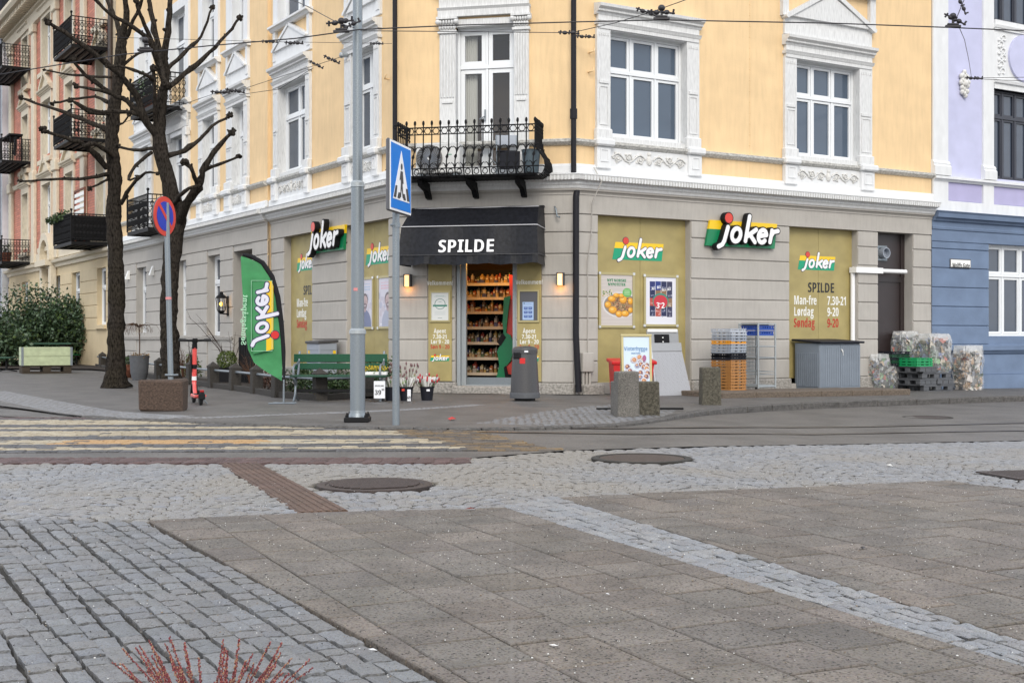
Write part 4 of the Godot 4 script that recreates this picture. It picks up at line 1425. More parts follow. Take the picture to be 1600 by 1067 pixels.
func poster(label: String, where: Transform3D, turn: float, w: float, h: float, kind: int, rim := 0.05) -> Node3D:
	var t := thing("framed_poster", label, "poster", where.origin, turn)
	var b := MB.new()
	b.ring(-w / 2, w / 2, -h / 2, h / 2, 0.002, 0.035, rim)
	obj("frame", b, M.olive_metal, t)
	if rim > 0.045:
		for sx in [-1, 1]:
			for sy in [-1, 1]:
				b = MB.new()
				b.xf = Transform3D(Basis(), Vector3(sx * (w / 2 - rim * 0.4), sy * (h / 2 - rim * 0.4), 0))
				b.bbox(-rim * 0.65, rim * 0.65, -rim * 0.65, rim * 0.65, 0.0, 0.042, 0.01)
				obj("corner_cap", b, M.silver, t)
	b = MB.new()
	b.quad(Vector3(-w / 2 + rim, -h / 2 + rim, 0.018), Vector3(w / 2 - rim, -h / 2 + rim, 0.018), Vector3(w / 2 - rim, h / 2 - rim, 0.018), Vector3(-w / 2 + rim, h / 2 - rim, 0.018))
	obj("print", b, print_mat(kind), t)
	return t

func big_sign(label: String, frame: Transform3D, x: float, y: float, turn: float, s: float) -> void:
	var t := thing("shop_sign", label, "shop sign", frame * Vector3(x, y, 0.02), turn, "large shop signs on the piers")
	shop_mark(t, t.transform, s, 0.13, [M.sign_yellow, M.sign_green, M.black, M.letter_white, M.sign_red], true, 0.06, 0.07)

func wall_mark(label: String, frame: Transform3D, x: float, y: float, turn: float, s: float, z := -0.198) -> void:
	var t := thing("painted_mark", label, "shop logo", frame * Vector3(x, y, z), turn, "flat shop logos on the olive boards")
	shop_mark(t, t.transform, s, 0.002, [M.sign_yellow, M.sign_teal, M.flag_navy, M.letter_white, M.sign_red], true, 0.002, 0.05)

func hours(label: String, frame: Transform3D, x: float, turn: float) -> void:
	var t := thing("opening_hours", label, "lettering", frame * Vector3(x, 1.9, -0.197), turn, "opening hours on the olive boards")
	var f := t.transform
	var rows := [["SPILDE", "", 2.30, M.letter_black, 0.22], ["Man-fre", "7.30-21", 2.00, M.letter_print, 0.20], ["Lørdag", "9-20", 1.74, M.letter_print, 0.20], ["Søndag", "9-20", 1.48, M.letter_red, 0.20]]
	for r in rows:
		if r[1] == "":
			words(t, r[0], at(f, 0.05, r[2] - 1.9), r[4], r[3], sans, 0.85)
		else:
			words(t, r[0], at(f, -0.82, r[2] - 1.9), r[4], r[3], sans, 0.68, true)
			words(t, r[1], at(f, 0.24, r[2] - 1.9), r[4], r[3], sans, 0.68, true)

func shop_front() -> void:
	# large letter signs on the piers
	big_sign("large raised shop sign on the grey pier between the two right boards", FR, 4.394, 3.415, TR, 0.405)
	big_sign("large raised shop sign on the grey pier facing the left street", FL, -3.476, 3.415, TL, 0.405)
	# flat marks on the boards
	wall_mark("flat shop logo above the two posters right of the entrance", FR, 1.739, 2.961, TR, 0.265)
	wall_mark("flat shop logo above the opening hours behind the grey storage box", FR, 6.919, 2.873, TR, 0.235)
	wall_mark("flat shop logo above the two faded portrait posters", FL, -1.257, 2.937, TL, 0.265)
	wall_mark("flat shop logo above the opening hours beside the green flag", FL, -5.411, 2.956, TL, 0.235)
	hours("opening hours lettering on the board above the grey storage box", FR, 7.001, TR)
	hours("opening hours lettering on the board beside the green flag", FL, -5.207, TL)
	# posters
	var p := poster("framed poster of yellow potatoes in a fluted dish", at(FR, 1.155, 1.927, -0.2), TR, 0.92, 1.15, 0)
	words(p, "NYT NORSKE", p.transform * Transform3D(Basis(), Vector3(0.0, 0.41, 0.02)), 0.058, M.sign_green, sans, 1.0)
	words(p, "NYPOTETER", p.transform * Transform3D(Basis(), Vector3(0.0, 0.325, 0.02)), 0.058, M.sign_green, sans, 1.0)
	p = poster("framed poster of dark packets round a red roundel", at(FR, 2.319, 1.930, -0.2), TR, 0.92, 1.10, 1)
	words(p, "3 2", p.transform * Transform3D(Basis(), Vector3(-0.01, -0.10, 0.02)), 0.12, M.letter_white, sans, 1.0)
	words(p, "for", p.transform * Transform3D(Basis(), Vector3(-0.01, -0.06, 0.021)), 0.03, M.letter_white, sans, 1.0)
	for k in 4:
		words(p, "ALI", p.transform * Transform3D(Basis(Vector3.FORWARD, -0.2), Vector3(-0.2 + 0.14 * k, 0.26 + 0.03 * sin(k * 2.0), 0.02)), 0.055, M.letter_white, sans, 0.8)
	poster("framed faded portrait poster nearer the lamp pole", at(FL, -1.984, 1.907, -0.2), TL, 0.95, 1.15, 3)
	poster("framed faded portrait poster half hidden by the corner pier", at(FL, -0.811, 1.909, -0.2), TL, 0.95, 1.15, 4)
	# door boards
	for k in 2:
		var side: String = ["left", "right"][k]
		var x0: float = [0.70, 2.585][k]
		var t := thing("door_board", "olive board with welcome and opening hours %s of the shop door" % side, "sign board", FC * Vector3(x0 + 0.255, 0.3, 0.006), TC, "boards beside the shop door")
		var b := MB.new()
		b.box(-0.25, 0.25, -0.05, 2.45, 0.0, 0.03)
		obj("board", b, M.olive, t)
		var f := at(t.transform, 0, 0, 0.031)
		words(t, "Velkommen!", at(f, 0, 1.975), 0.085, M.letter_print, sans, 0.78)
		words(t, "Åpent", at(f, 0, 0.98), 0.082, M.letter_print, sans, 0.8)
		words(t, "7.30-21", at(f, 0, 0.865), 0.082, M.letter_print, sans, 0.8)
		words(t, "Lør 9 - 20", at(f, 0, 0.76), 0.082, M.letter_print, sans, 0.8)
		words(t, "Søn 9 - 20", at(f, 0, 0.655), 0.082, M.letter_red, sans, 0.8)
		shop_mark(t, at(f, 0, 0.42), 0.082, 0.002, [M.sign_yellow, M.sign_teal, M.flag_navy, M.letter_white, M.sign_red], true, 0.002, 0.05)
		if k == 0:
			poster("framed white certificate with green seal left of the shop door", at(FC, x0 + 0.26, 1.79, 0.036), TC, 0.44, 0.64, 5, 0.035)
		else:
			var n := poster("framed dark board holding a blue notice right of the shop door", at(FC, x0 + 0.25, 1.79, 0.036), TC, 0.44, 0.66, 6, 0.035)
			b = MB.new()
			b.box(-0.185, 0.185, -0.295, 0.295, 0.005, 0.012)
			obj("backing", b, M.sign_back, n)
			var pr: MeshInstance3D = n.get_node("print")
			pr.scale = Vector3(0.62, 0.62, 1.0)
			pr.position = Vector3(-0.015, -0.10, 0.0)
	# the lit lamps on either side of the awning
	for k in 2:
		var x: float = [0.269, 3.495][k]
		var t := thing("wall_lamp", "small lit wall lamp on the pier %s of the awning" % ["left", "right"][k], "lamp", FC * Vector3(x, 2.334, 0.0), TC, "lit lamps beside the awning")
		var b := MB.new()
		b.box(-0.075, 0.075, -0.13, 0.13, 0.0, 0.05)
		b.box(-0.075, -0.06, -0.13, 0.13, 0.05, 0.14)
		b.box(0.05, 0.075, -0.13, 0.13, 0.05, 0.14)
		b.box(-0.06, 0.05, 0.115, 0.13, 0.05, 0.14)
		obj("housing", b, M.plastic_grey, t)
		b = MB.new()
		b.bbox(-0.057, 0.047, -0.125, 0.112, 0.05, 0.13, 0.01)
		obj("lamp_glass", b, M.lamp_glow, t)
		var li := OmniLight3D.new()
		li.name = "lamp_light"
		li.light_color = Color(1.0, 0.68, 0.34)
		li.light_energy = 0.022
		li.light_size = 0.05
		li.omni_range = 6.0
		li.omni_attenuation = 2.0
		li.shadow_enabled = true
		li.position = Vector3(-0.008, -0.18, 0.12)
		t.add_child(li)
	# awning
	var aw := thing("awning", "black fabric awning over the shop door", "awning", FC * Vector3(1.75, 3.8, 0.0), TC)
	var prof := [Vector2(0.03, 0.04), Vector2(0.25, 0.0), Vector2(0.77, -0.42), Vector2(0.88, -1.0), Vector2(0.90, -1.19)]
	var hw := [1.27, 1.33, 1.40, 1.44, 1.45]
	var b := MB.new()
	var N := 26
	for i in prof.size() - 1:
		for k in N:
			var q := []
			for e in [[i + 1, k], [i + 1, k + 1], [i, k + 1], [i, k]]:
				var f: float = e[1] / float(N)
				var sag: float = 0.02 * sin(f * 17.0 + e[0]) * (1.0 if e[0] in [3, 4] else 0.3) + (0.02 * sin(f * 41.0) if e[0] == 4 else 0.0)
				q.append(Vector3(lerpf(-hw[e[0]], hw[e[0]], f), prof[e[0]].y + sag * 0.5, prof[e[0]].x + sag))
			b.quad(q[0], q[1], q[2], q[3])
	for s in [-1, 1]:
		for i in prof.size() - 1:
			var p0 := Vector3(s * hw[i], prof[i].y, prof[i].x)
			var p1 := Vector3(s * hw[i + 1], prof[i + 1].y, prof[i + 1].x)
			var q0 := Vector3(s * 1.40, prof[i].y, 0.02)
			var q1 := Vector3(s * 1.42, prof[i + 1].y, 0.02)
			if s > 0:
				b.quad(p1, q1, q0, p0)
			else:
				b.quad(q1, p1, p0, q0)
	obj("fabric", b, M.awning, aw)
	b = MB.new()
	b.tube([Vector3(-1.41, -0.44, 0.02), Vector3(-1.41, -0.42, 0.75), Vector3(-1.38, -0.415, 0.785), Vector3(1.38, -0.415, 0.785), Vector3(1.41, -0.42, 0.75), Vector3(1.42, -0.44, 0.02)], 0.009, 6)
	obj("piping", b, M.piping, aw)
	b = MB.new()
	b.tube([Vector3(-1.45, -1.0, 0.90), Vector3(1.45, -1.0, 0.90), Vector3(1.44, -1.0, 0.02)], 0.007, 6)
	obj("piping", b, M.plastic_grey, aw)
	b = MB.new()
	b.tube([Vector3(-1.27, -0.0, 0.25), Vector3(1.33, -0.0, 0.25), Vector3(1.38, -0.02, 0.02)], 0.008, 6)
	obj("piping", b, M.piping, aw)
	var tilt := Basis(Vector3.RIGHT, -0.187)
	words(aw, "SPILDE", aw.transform * Transform3D(tilt, Vector3(-0.02, -0.83, 0.872)), 0.25, M.letter_white, sans, 1.02)
	b = MB.new()
	b.tube([FC.affine_inverse() * FC * Vector3(1.62, 0.0, 0.06), Vector3(1.66, -0.05, 0.12), Vector3(1.68, -0.2, 0.1), Vector3(1.74, -0.22, 0.12)], 0.02, 6)
	obj("bracket", b, M.galv, aw)

# ---------- balconies

func iron_balcony() -> void:
	var t := thing("balcony", "black wrought iron balcony with bulging rail above the shop awning", "balcony", FC * Vector3(0, 4.42, 0), TC)
	var x0 := 0.308
	var x1 := 3.124
	var out := 0.85
	var b := MB.new()
	b.bbox(x0 - 0.03, x1 + 0.03, -0.09, -0.03, 0.0, out + 0.06, 0.015)
	obj("floor_plate", b, M.iron, t)
	for x in [x0 + 0.42, (x0 + x1) / 2 + 0.02, x1 - 0.38]:
		b = MB.new()
		b.xf = Transform3D(Basis(Vector3.UP, -PI / 2), Vector3(x - 0.05, 0, 0))
		b.prism(v2([0.0, -0.1, 0.78, -0.1, 0.72, -0.2, 0.5, -0.24, 0.3, -0.28, 0.16, -0.40, 0.0, -0.42]), 0.0, -0.1)
		obj("bracket", b, M.iron, t)
	# one baluster: a bellied bar with leaves, a spike and a foot scroll
	var bal := MB.new()
	var pr := [Vector3(0, -0.09, 0.04), Vector3(0, -0.02, 0.15), Vector3(0, 0.1, 0.20), Vector3(0, 0.24, 0.18), Vector3(0, 0.38, 0.09), Vector3(0, 0.52, 0.01), Vector3(0, 0.95, 0.0), Vector3(0, 1.02, 0.0)]
	bal.tube(pr, 0.0135, 5)
	bal.ball(Vector3(0, 1.03, 0), Vector3(0.028, 0.055, 0.028), 5, 6)
	bal.ball(Vector3(0, 0.87, 0), Vector3(0.02, 0.03, 0.02), 5, 6)
	for s in [-1, 1]:
		bal.tube([Vector3(0, 0.44, 0.035), Vector3(s * 0.03, 0.52, 0.02), Vector3(s * 0.075, 0.55, 0.02), Vector3(s * 0.09, 0.52, 0.02)], [0.014, 0.014, 0.01, 0.004], 5)
		bal.tube([Vector3(0, 0.10, 0.20), Vector3(s * 0.03, 0.17, 0.2), Vector3(s * 0.07, 0.20, 0.2), Vector3(s * 0.08, 0.16, 0.2)], [0.014, 0.012, 0.009, 0.004], 5)
		bal.tube([Vector3(0, 0.29, 0.15), Vector3(s * 0.02, 0.33, 0.14), Vector3(s * 0.015, 0.38, 0.1)], [0.012, 0.014, 0.004], 5)
	var bm := bal.mesh(M.iron)
	var rg := MB.new()
	var cp := []
	for k in 15:
		cp.append(Vector3(cos(TAU * k / 14.0) * 0.062, 0.87 + sin(TAU * k / 14.0) * 0.062, 0))
	rg.tube(cp, 0.009, 5, false)
	var rg2 := MB.new()
	cp = []
	for k in 13:
		cp.append(Vector3(cos(TAU * k / 12.0) * 0.05, 0.02 + sin(TAU * k / 12.0) * 0.055, 0.185))
	rg2.tube(cp, 0.01, 5, false)
	var rm := rg.mesh(M.iron)
	var rm2 := rg2.mesh(M.iron)
	var n := 17
	var place := func(m: ArrayMesh, called: String, f: Transform3D) -> void:
		var o := MeshInstance3D.new()
		o.name = called
		o.mesh = m
		o.transform = f
		t.add_child(o, true)
	var step := (x1 - x0) / (n - 1)
	for k in n:
		place.call(bm, "baluster", Transform3D(Basis(), Vector3(x0 + k * step, 0, out)))
		if k < n - 1:
			place.call(rm, "ring", Transform3D(Basis(), Vector3(x0 + (k + 0.5) * step, 0, out)))
			place.call(rm2, "foot_ring", Transform3D(Basis(), Vector3(x0 + (k + 0.5) * step, 0, out)))
	for s in [-1, 1]:
		var x := x0 if s < 0 else x1
		var turn := Basis(Vector3.UP, s * PI / 2)
		for k in 7:
			place.call(bm, "baluster", Transform3D(turn, Vector3(x, 0, 0.07 + k * 0.125)))
			if k < 6:
				place.call(rm, "ring", Transform3D(turn, Vector3(x, 0, 0.13 + k * 0.125)))
				place.call(rm2, "foot_ring", Transform3D(turn, Vector3(x, 0, 0.13 + k * 0.125)))
	for y in [[0.94, 0.014, 0.0], [0.80, 0.011, 0.0], [0.09, 0.013, 0.20], [-0.05, 0.014, 0.12]]:
		b = MB.new()
		b.tube([Vector3(x0 - y[2], y[0], 0.02), Vector3(x0 - y[2], y[0], out + y[2]), Vector3(x1 + y[2], y[0], out + y[2]), Vector3(x1 + y[2], y[0], 0.02)], y[1], 6)
		obj("rail", b, M.iron, t)
	for s in [-1, 1]:
		b = MB.new()
		var sp := []
		for k in 18:
			var a := k * 0.5
			sp.append(Vector3((x0 if s < 0 else x1) + s * (0.06 + cos(a + PI) * 0.06 * (1 - k / 22.0)), 0.97 + sin(a) * 0.05 * (1 - k / 22.0), out))
		b.tube(sp, 0.012, 5)
		obj("scroll", b, M.iron, t)
	# what stands on it
	var ac := thing("heat_pump", "white heat pump with round grey fan on the iron balcony", "heat pump", FC * Vector3(1.053, 4.43, 0.42), TC)
	b = MB.new()
	b.bbox(-0.46, 0.46, 0.05, 0.66, -0.16, 0.16, 0.02)
	obj("casing", b, M.paper_white, ac)
	b = MB.new()
	b.xf = Transform3D(Basis(Vector3.RIGHT, PI / 2), Vector3(-0.17, 0.35, 0.162))
	b.lathe([Vector2(0.275, 0.0), Vector2(0.275, 0.03), Vector2(0.25, 0.03), Vector2(0.25, 0.005), Vector2(0.0, 0.005)], 28)
	var fg := obj("fan_grille", b, mt("fan_grey", 0.16, 0.155, 0.15, 0.6), ac)
	for k in 26:
		b = MB.new()
		var a := TAU * k / 26.0
		var q := []
		for i in 5:
			var r := 0.05 + 0.05 * i
			q.append(Vector3(-0.17 + cos(a + i * 0.16) * r, 0.35 + sin(a + i * 0.16) * r, 0.19))
		b.tube(q, 0.007, 4)
		obj("spoke", b, M.plastic_grey_light, fg)
	b = MB.new()
	b.xf = Transform3D(Basis(Vector3.RIGHT, PI / 2), Vector3(-0.17, 0.35, 0.185))
	b.lathe([Vector2(0.035, 0.0), Vector2(0.035, 0.012), Vector2(0.0, 0.012)], 14)
	obj("hub", b, M.paper, ac)
	b = MB.new()
	b.box(-0.4, -0.32, 0.0, 0.05, -0.12, 0.12)
	b.box(0.32, 0.4, 0.0, 0.05, -0.12, 0.12)
	obj("foot", b, M.galv, ac)
	words(ac, "www", ac.transform * Transform3D(Basis(), Vector3(0.25, 0.42, 0.162)), 0.03, M.sign_teal, sans, 1.0, false, "badge")
	var ch := thing("folding_chair", "grey folding chair on the right half of the iron balcony", "chair", FC * Vector3(2.456, 4.43, 0.42), TC + 0.25)
	b = MB.new()
	for s in [-1, 1]:
		b.tube([Vector3(s * 0.2, 0.0, 0.2), Vector3(s * 0.2, 0.45, -0.1), Vector3(s * 0.2, 0.82, -0.2)], 0.012, 6)
		b.tube([Vector3(s * 0.19, 0.0, -0.2), Vector3(s * 0.19, 0.45, 0.18)], 0.012, 6)
	obj("frame", b, M.galv, ch)
	b = MB.new()
	b.bbox(-0.21, 0.21, 0.43, 0.46, -0.18, 0.2, 0.01)
	obj("seat", b, M.plastic_dark, ch)
	b = MB.new()
	b.xf = Transform3D(Basis(Vector3.RIGHT, -0.25), Vector3(0, 0.72, -0.18))
	b.bbox(-0.22, 0.22, -0.11, 0.11, -0.01, 0.01, 0.008)
	obj("backrest", b, M.plastic_grey_light, ch)
	var sc := thing("folded_table", "dark folded table leaning inside the balcony rail before the chair", "table", FC * Vector3(2.561, 4.43, 0.66), TC)
	b = MB.new()
	b.xf = Transform3D(Basis(Vector3.RIGHT, -0.12), Vector3.ZERO)
	b.bbox(-0.21, 0.21, 0.08, 0.44, -0.015, 0.015, 0.008)
	obj("tabletop", b, M.plastic_dark, sc)
	b = MB.new()
	for s in [-1, 1]:
		b.tube([Vector3(-0.2, 0.02 + 0.1 * s, 0.03), Vector3(-0.42, 0.3 + 0.05 * s, 0.05)], 0.01, 5)
		b.tube([Vector3(s * 0.18, 0.0, 0.0), Vector3(s * 0.18, 0.1, 0.0)], 0.012, 5)
	obj("legs", b, M.galv, sc)
	var bn := thing("planter_tub", "dark blue-grey tub in the right corner of the iron balcony", "tub", FC * Vector3(2.986, 4.43, 0.56), TC)
	b = MB.new()
	b.lathe([Vector2(0.0, 0.0), Vector2(0.15, 0.0), Vector2(0.19, 0.44), Vector2(0.2, 0.46), Vector2(0.18, 0.46), Vector2(0.17, 0.4), Vector2(0.0, 0.4)], 16)
	obj("tub", b, mt("tub", 0.07, 0.10, 0.12, 0.5), bn)

func side_balcony(label: String, x0: float, x1: float, y: float, z: float, out: float, solid := false) -> Node3D:
	var t := thing("balcony", label, "balcony", FL * Vector3(x1, y, z), TL, "iron balconies along the left street")
	var w := x1 - x0
	var b := MB.new()
	b.box(-w, 0.0, -0.12, 0.0, out - 0.06, out)
	b.box(-w, -w + 0.06, -0.12, 0.0, 0.0, out - 0.06)
	b.box(-0.06, 0.0, -0.12, 0.0, 0.0, out - 0.06)
	for k in 5:
		b.box(-w + 0.06, -0.06, -0.09, -0.03, 0.1 + k * (out - 0.3) / 4.0, 0.2 + k * (out - 0.3) / 4.0)
	obj("floor_frame", b, M.iron, t)
	b = MB.new()
	b.box(-w + 0.06, -0.06, -0.025, -0.005, 0.0, out - 0.06)
	obj("floor_plate", b, M.plastic_grey, t)
	b = MB.new()
	b.tube([Vector3(-w, 1.0, 0.0), Vector3(-w, 1.0, out), Vector3(0, 1.0, out), Vector3(0, 1.0, 0.0)], 0.022, 6)
	b.tube([Vector3(-w, 0.86, 0.0), Vector3(-w, 0.86, out), Vector3(0, 0.86, out), Vector3(0, 0.86, 0.0)], 0.014, 6)
	b.tube([Vector3(-w, 0.1, 0.0), Vector3(-w, 0.1, out), Vector3(0, 0.1, out), Vector3(0, 0.1, 0.0)], 0.014, 6)
	obj("rail", b, M.iron, t)
	for c in [-w, 0.0]:
		b = MB.new()
		b.tube([Vector3(c, 0.0, out), Vector3(c, 1.1, out)], 0.025, 6)
		b.ball(Vector3(c, 1.14, out), Vector3(0.05, 0.05, 0.05), 5, 6)
		obj("post", b, M.iron, t)
	b = MB.new()
	var runs := [[Vector3(-w, 0, out), Vector3(0, 0, out)], [Vector3(0, 0, 0), Vector3(0, 0, out)], [Vector3(-w, 0, 0), Vector3(-w, 0, out)]]
	for r in runs:
		var d: Vector3 = r[1] - r[0]
		var n := int(d.length() / 0.12)
		for k in range(1, n):
			var p: Vector3 = r[0] + d * k / n
			b.tube([p + Vector3.UP * 0.02, p + Vector3.UP * 1.0], 0.013, 4)
			var e := d.normalized()
			for yy in [0.24, 0.48, 0.72]:
				var q := []
				for i in 8:
					var a := i * 0.9
					q.append(p + e * (0.05 * cos(a)) + Vector3.UP * (yy + 0.09 * sin(a)))
				b.tube(q, 0.012, 4)
	stuff(obj("scrollwork", b, M.iron, t))
	if solid:
		b = MB.new()
		b.box(-w + 0.02, -0.02, 0.05, 0.95, out - 0.045, out - 0.025)
		b.box(-0.045, -0.025, 0.05, 0.95, 0.0, out - 0.05)
		b.box(-w + 0.025, -w + 0.045, 0.05, 0.95, 0.0, out - 0.05)
		obj("backing_sheet", b, M.black_soft, t)
	return t

func leaf_cloud(par: Node3D, called: String, n: int, place: Callable, size: float, shade: Callable, sd: int) -> void:
	var g := RandomNumberGenerator.new()
	g.seed = sd
	var b := MB.new()
	var w := 0.32
	b.tri(Vector3(0, 0, 0), Vector3(w, 0.06, 0.5), Vector3(0, 0.0, 1.0))
	b.tri(Vector3(0, 0, 0), Vector3(0, 0.0, 1.0), Vector3(-w, 0.06, 0.5))
	var mm := MultiMesh.new()
	mm.transform_format = MultiMesh.TRANSFORM_3D
	mm.use_colors = true
	mm.mesh = b.mesh(M.leaf)
	mm.instance_count = n
	for i in n:
		var p: Vector3 = place.call(g)
		var s := size * g.randf_range(0.6, 1.3)
		var bs := Basis(Vector3(g.randf_range(-1, 1), g.randf_range(-1, 1), g.randf_range(-1, 1)).normalized(), g.randf() * TAU).scaled(Vector3.ONE * s)
		mm.set_instance_transform(i, Transform3D(bs, p))
		mm.set_instance_color(i, shade.call(g, p))
	var o := MultiMeshInstance3D.new()
	o.name = called
	o.multimesh = mm
	o.set_meta("kind", "stuff")
	par.add_child(o, true)

func green(g: RandomNumberGenerator, _p: Vector3) -> Color:
	var f := g.randf_range(0.6, 1.5)
	return Color(0.030 * f, 0.060 * f, 0.022 * f).lerp(Color(0.09, 0.13, 0.03), g.randf() * g.randf() * 0.6)

func street_balconies() -> void:
	side_balcony("upper balcony with plants and terracotta box on the yellow building", -16.610, -14.047, 8.1, 0.09, 1.05)
	side_balcony("low balcony with dense scrollwork on the yellow building behind the tree", -16.992, -14.627, 4.47, 0.09, 1.05)
	var y := [11.754, 8.391, 4.659]
	var x1 := -23.693
	var x0 := -26.648
	side_balcony("topmost balcony on the pink brick building", x0, x1, y[0], 0.0, 1.4)
	side_balcony("middle balcony on the pink brick building", x0, x1, y[1], 0.0, 1.4)
	side_balcony("dark closed balcony with conifer on the pink brick building", x0, x1, y[2] - 0.05, 0.0, 1.4, true)
	var xb := -38.319
	side_balcony("topmost balcony at the far end of the brick building", xb - 4.5, xb, 13.631, 0.0, 1.3)
	side_balcony("middle balcony with table at the far end of the brick building", xb - 4.5, xb, 9.288, 0.0, 1.3)
	side_balcony("lowest balcony with flower pots at the far end of the brick building", xb - 4.5, xb, 4.626, 0.0, 1.3)
	# things on the balconies
	var t := thing("terracotta_box", "terracotta flower box on the upper balcony of the yellow building", "flower box", FL * Vector3(-15.371, 8.12, 0.95), TL)
	var b := MB.new()
	b.bbox(-0.55, 0.55, 0.0, 0.34, -0.14, 0.14, 0.02)
	b.bbox(-0.58, 0.58, 0.3, 0.38, -0.17, 0.17, 0.02)
	obj("box", b, M.terracotta, t)
	leaf_cloud(t, "foliage", 260, func(g): return Vector3(g.randf_range(-0.6, 0.6), 0.3 + g.randf() * 0.75, g.randf_range(-0.25, 0.25)), 0.11, green, 61)
	for q in [["conifer_pot", "low conifer spreading over the rail of the dark closed balcony", -27.715, y[2] + 0.75, 1.2]]:
		t = thing(q[0], q[1], "potted plant", FL * Vector3(x0 + 0.7, q[3], q[4]), TL)
		b = MB.new()
		b.bbox(-0.5, 0.5, -0.3, 0.05, -0.2, 0.2, 0.03)
		obj("pot", b, M.black_soft, t)
		leaf_cloud(t, "foliage", 700, func(g):
			var a: float = g.randf() * TAU
			var r: float = sqrt(g.randf()) * 0.95
			return Vector3(cos(a) * r * 1.1, 0.05 + g.randf() * 0.5 * (1.1 - r), sin(a) * r * 0.6), 0.13, green, 62)
	t = thing("bench_back", "white and brown slatted lounger back on the dark closed balcony", "lounger", FL * Vector3(x1 - 1.2, y[2], 0.8), TL)
	b = MB.new()
	b.ring(-1.0, 0.7, 0.95, 2.0, -0.03, 0.03, 0.07)
	obj("frame", b, M.terracotta, t)
	for k in 4:
		b = MB.new()
		b.bbox(-0.93, 0.63, 1.06 + k * 0.22, 1.2 + k * 0.22, -0.02, 0.02, 0.008)
		obj("slat", b, M.paper_white, t)
	b = MB.new()
	b.box(-0.95, -0.88, 0.0, 0.95, -0.03, 0.03)
	b.box(0.58, 0.65, 0.0, 0.95, -0.03, 0.03)
	obj("legs", b, M.terracotta, t)
	for k in 3:
		t = thing("flower_pot", "terracotta pot on the lowest far balcony, number %s from the left" % ["one", "two", "three"][k], "flower pot", FL * Vector3(xb - 2.9 + k * 1.2, 4.626, 1.05), TL, "terracotta pots on the lowest far balcony")
		b = MB.new()
		b.lathe([Vector2(0.0, 0.0), Vector2(0.2, 0.0), Vector2(0.28, 0.4), Vector2(0.3, 0.42), Vector2(0.25, 0.42), Vector2(0.0, 0.36)], 12)
		obj("pot", b, M.terracotta, t)
		leaf_cloud(t, "foliage", 60, func(g): return Vector3(g.randf_range(-0.2, 0.2), 0.4 + g.randf() * 0.45, g.randf_range(-0.2, 0.2)), 0.1, green, 63 + k)
	t = thing("balcony_table", "dark table with a tilted board on the middle far balcony", "table", FL * Vector3(xb - 1.6, 9.288, 0.6), TL)
	b = MB.new()
	b.box(-1.3, 1.2, 1.22, 1.3, -0.3, 0.3)
	obj("tabletop", b, M.black_soft, t)
	b = MB.new()
	for x in [-1.2, 1.1]:
		b.tube([Vector3(x, 0, 0.25), Vector3(x, 1.22, 0.25)], 0.03, 6)
		b.tube([Vector3(x, 0, -0.25), Vector3(x, 1.22, -0.25)], 0.03, 6)
	obj("legs", b, M.black_soft, t)
	b = MB.new()
	b.xf = Transform3D(Basis(Vector3.FORWARD, 0.25), Vector3(0.75, 0.35, 0.0))
	b.box(-0.22, 0.22, 0.0, 0.9, -0.03, 0.03)
	obj("board", b, M.black_soft, t)
	# carriage lantern and small spotlights on the grey wall
	t = thing("wall_lantern", "black carriage lantern glowing beside the left entrance", "lantern", FL * Vector3(-10.361, 2.084, 0.09), TL)
	b = MB.new()
	b.xf = Transform3D(Basis(), Vector3(0, 0, 0.2))
	b.lathe([Vector2(0.03, -0.3), Vector2(0.09, -0.24), Vector2(0.11, -0.2), Vector2(0.0, -0.2)], 6)
	b.lathe([Vector2(0.0, 0.14), Vector2(0.17, 0.14), Vector2(0.13, 0.2), Vector2(0.06, 0.25), Vector2(0.05, 0.3), Vector2(0.0, 0.33)], 6)
	for k in 6:
		var a := TAU * k / 6.0
		b.tube([Vector3(cos(a) * 0.11, -0.2, sin(a) * 0.11), Vector3(cos(a) * 0.15, 0.15, sin(a) * 0.15)], 0.012, 4)
	b.tube([Vector3(0, -0.28, 0), Vector3(0, -0.3, -0.2)], 0.02, 5)
	b.box(-0.05, 0.05, -0.35, 0.2, -0.2, -0.17)
	obj("housing", b, M.iron, t)
	b = MB.new()
	b.ball(Vector3(0, -0.02, 0.2), Vector3(0.045, 0.06, 0.045))
	obj("bulb", b, M.lantern_glow, t)
	var li := OmniLight3D.new()
	li.name = "lantern_light"
	li.light_color = Color(1.0, 0.75, 0.35)
	li.light_energy = 0.035
	li.light_size = 0.05
	li.omni_range = 5.0
	li.omni_attenuation = 2.0
	li.shadow_enabled = true
	li.position = Vector3(0, -0.02, 0.26)
	t.add_child(li)
	for k in 2:
		var px: Vector2 = [Vector2(-20.797, 3.289), Vector2(-17.777, 3.313)][k]
		t = thing("spotlight", "small white wedge spotlight %s of the ground-floor window between the trees" % ["left", "right"][k], "spotlight", FL * Vector3(px.x, px.y, 0.09), TL)
		b = MB.new()
		b.xf = Transform3D(Basis(Vector3.UP, -PI / 2), Vector3(0.1, 0, 0))
		b.prism(v2([0.0, -0.15, 0.15, -0.15, 0.04, 0.15, 0.0, 0.15]), 0.0, 0.16)
		tag(obj("shade", b, M.paper_white, t), "", "")

# ---------- things on the street

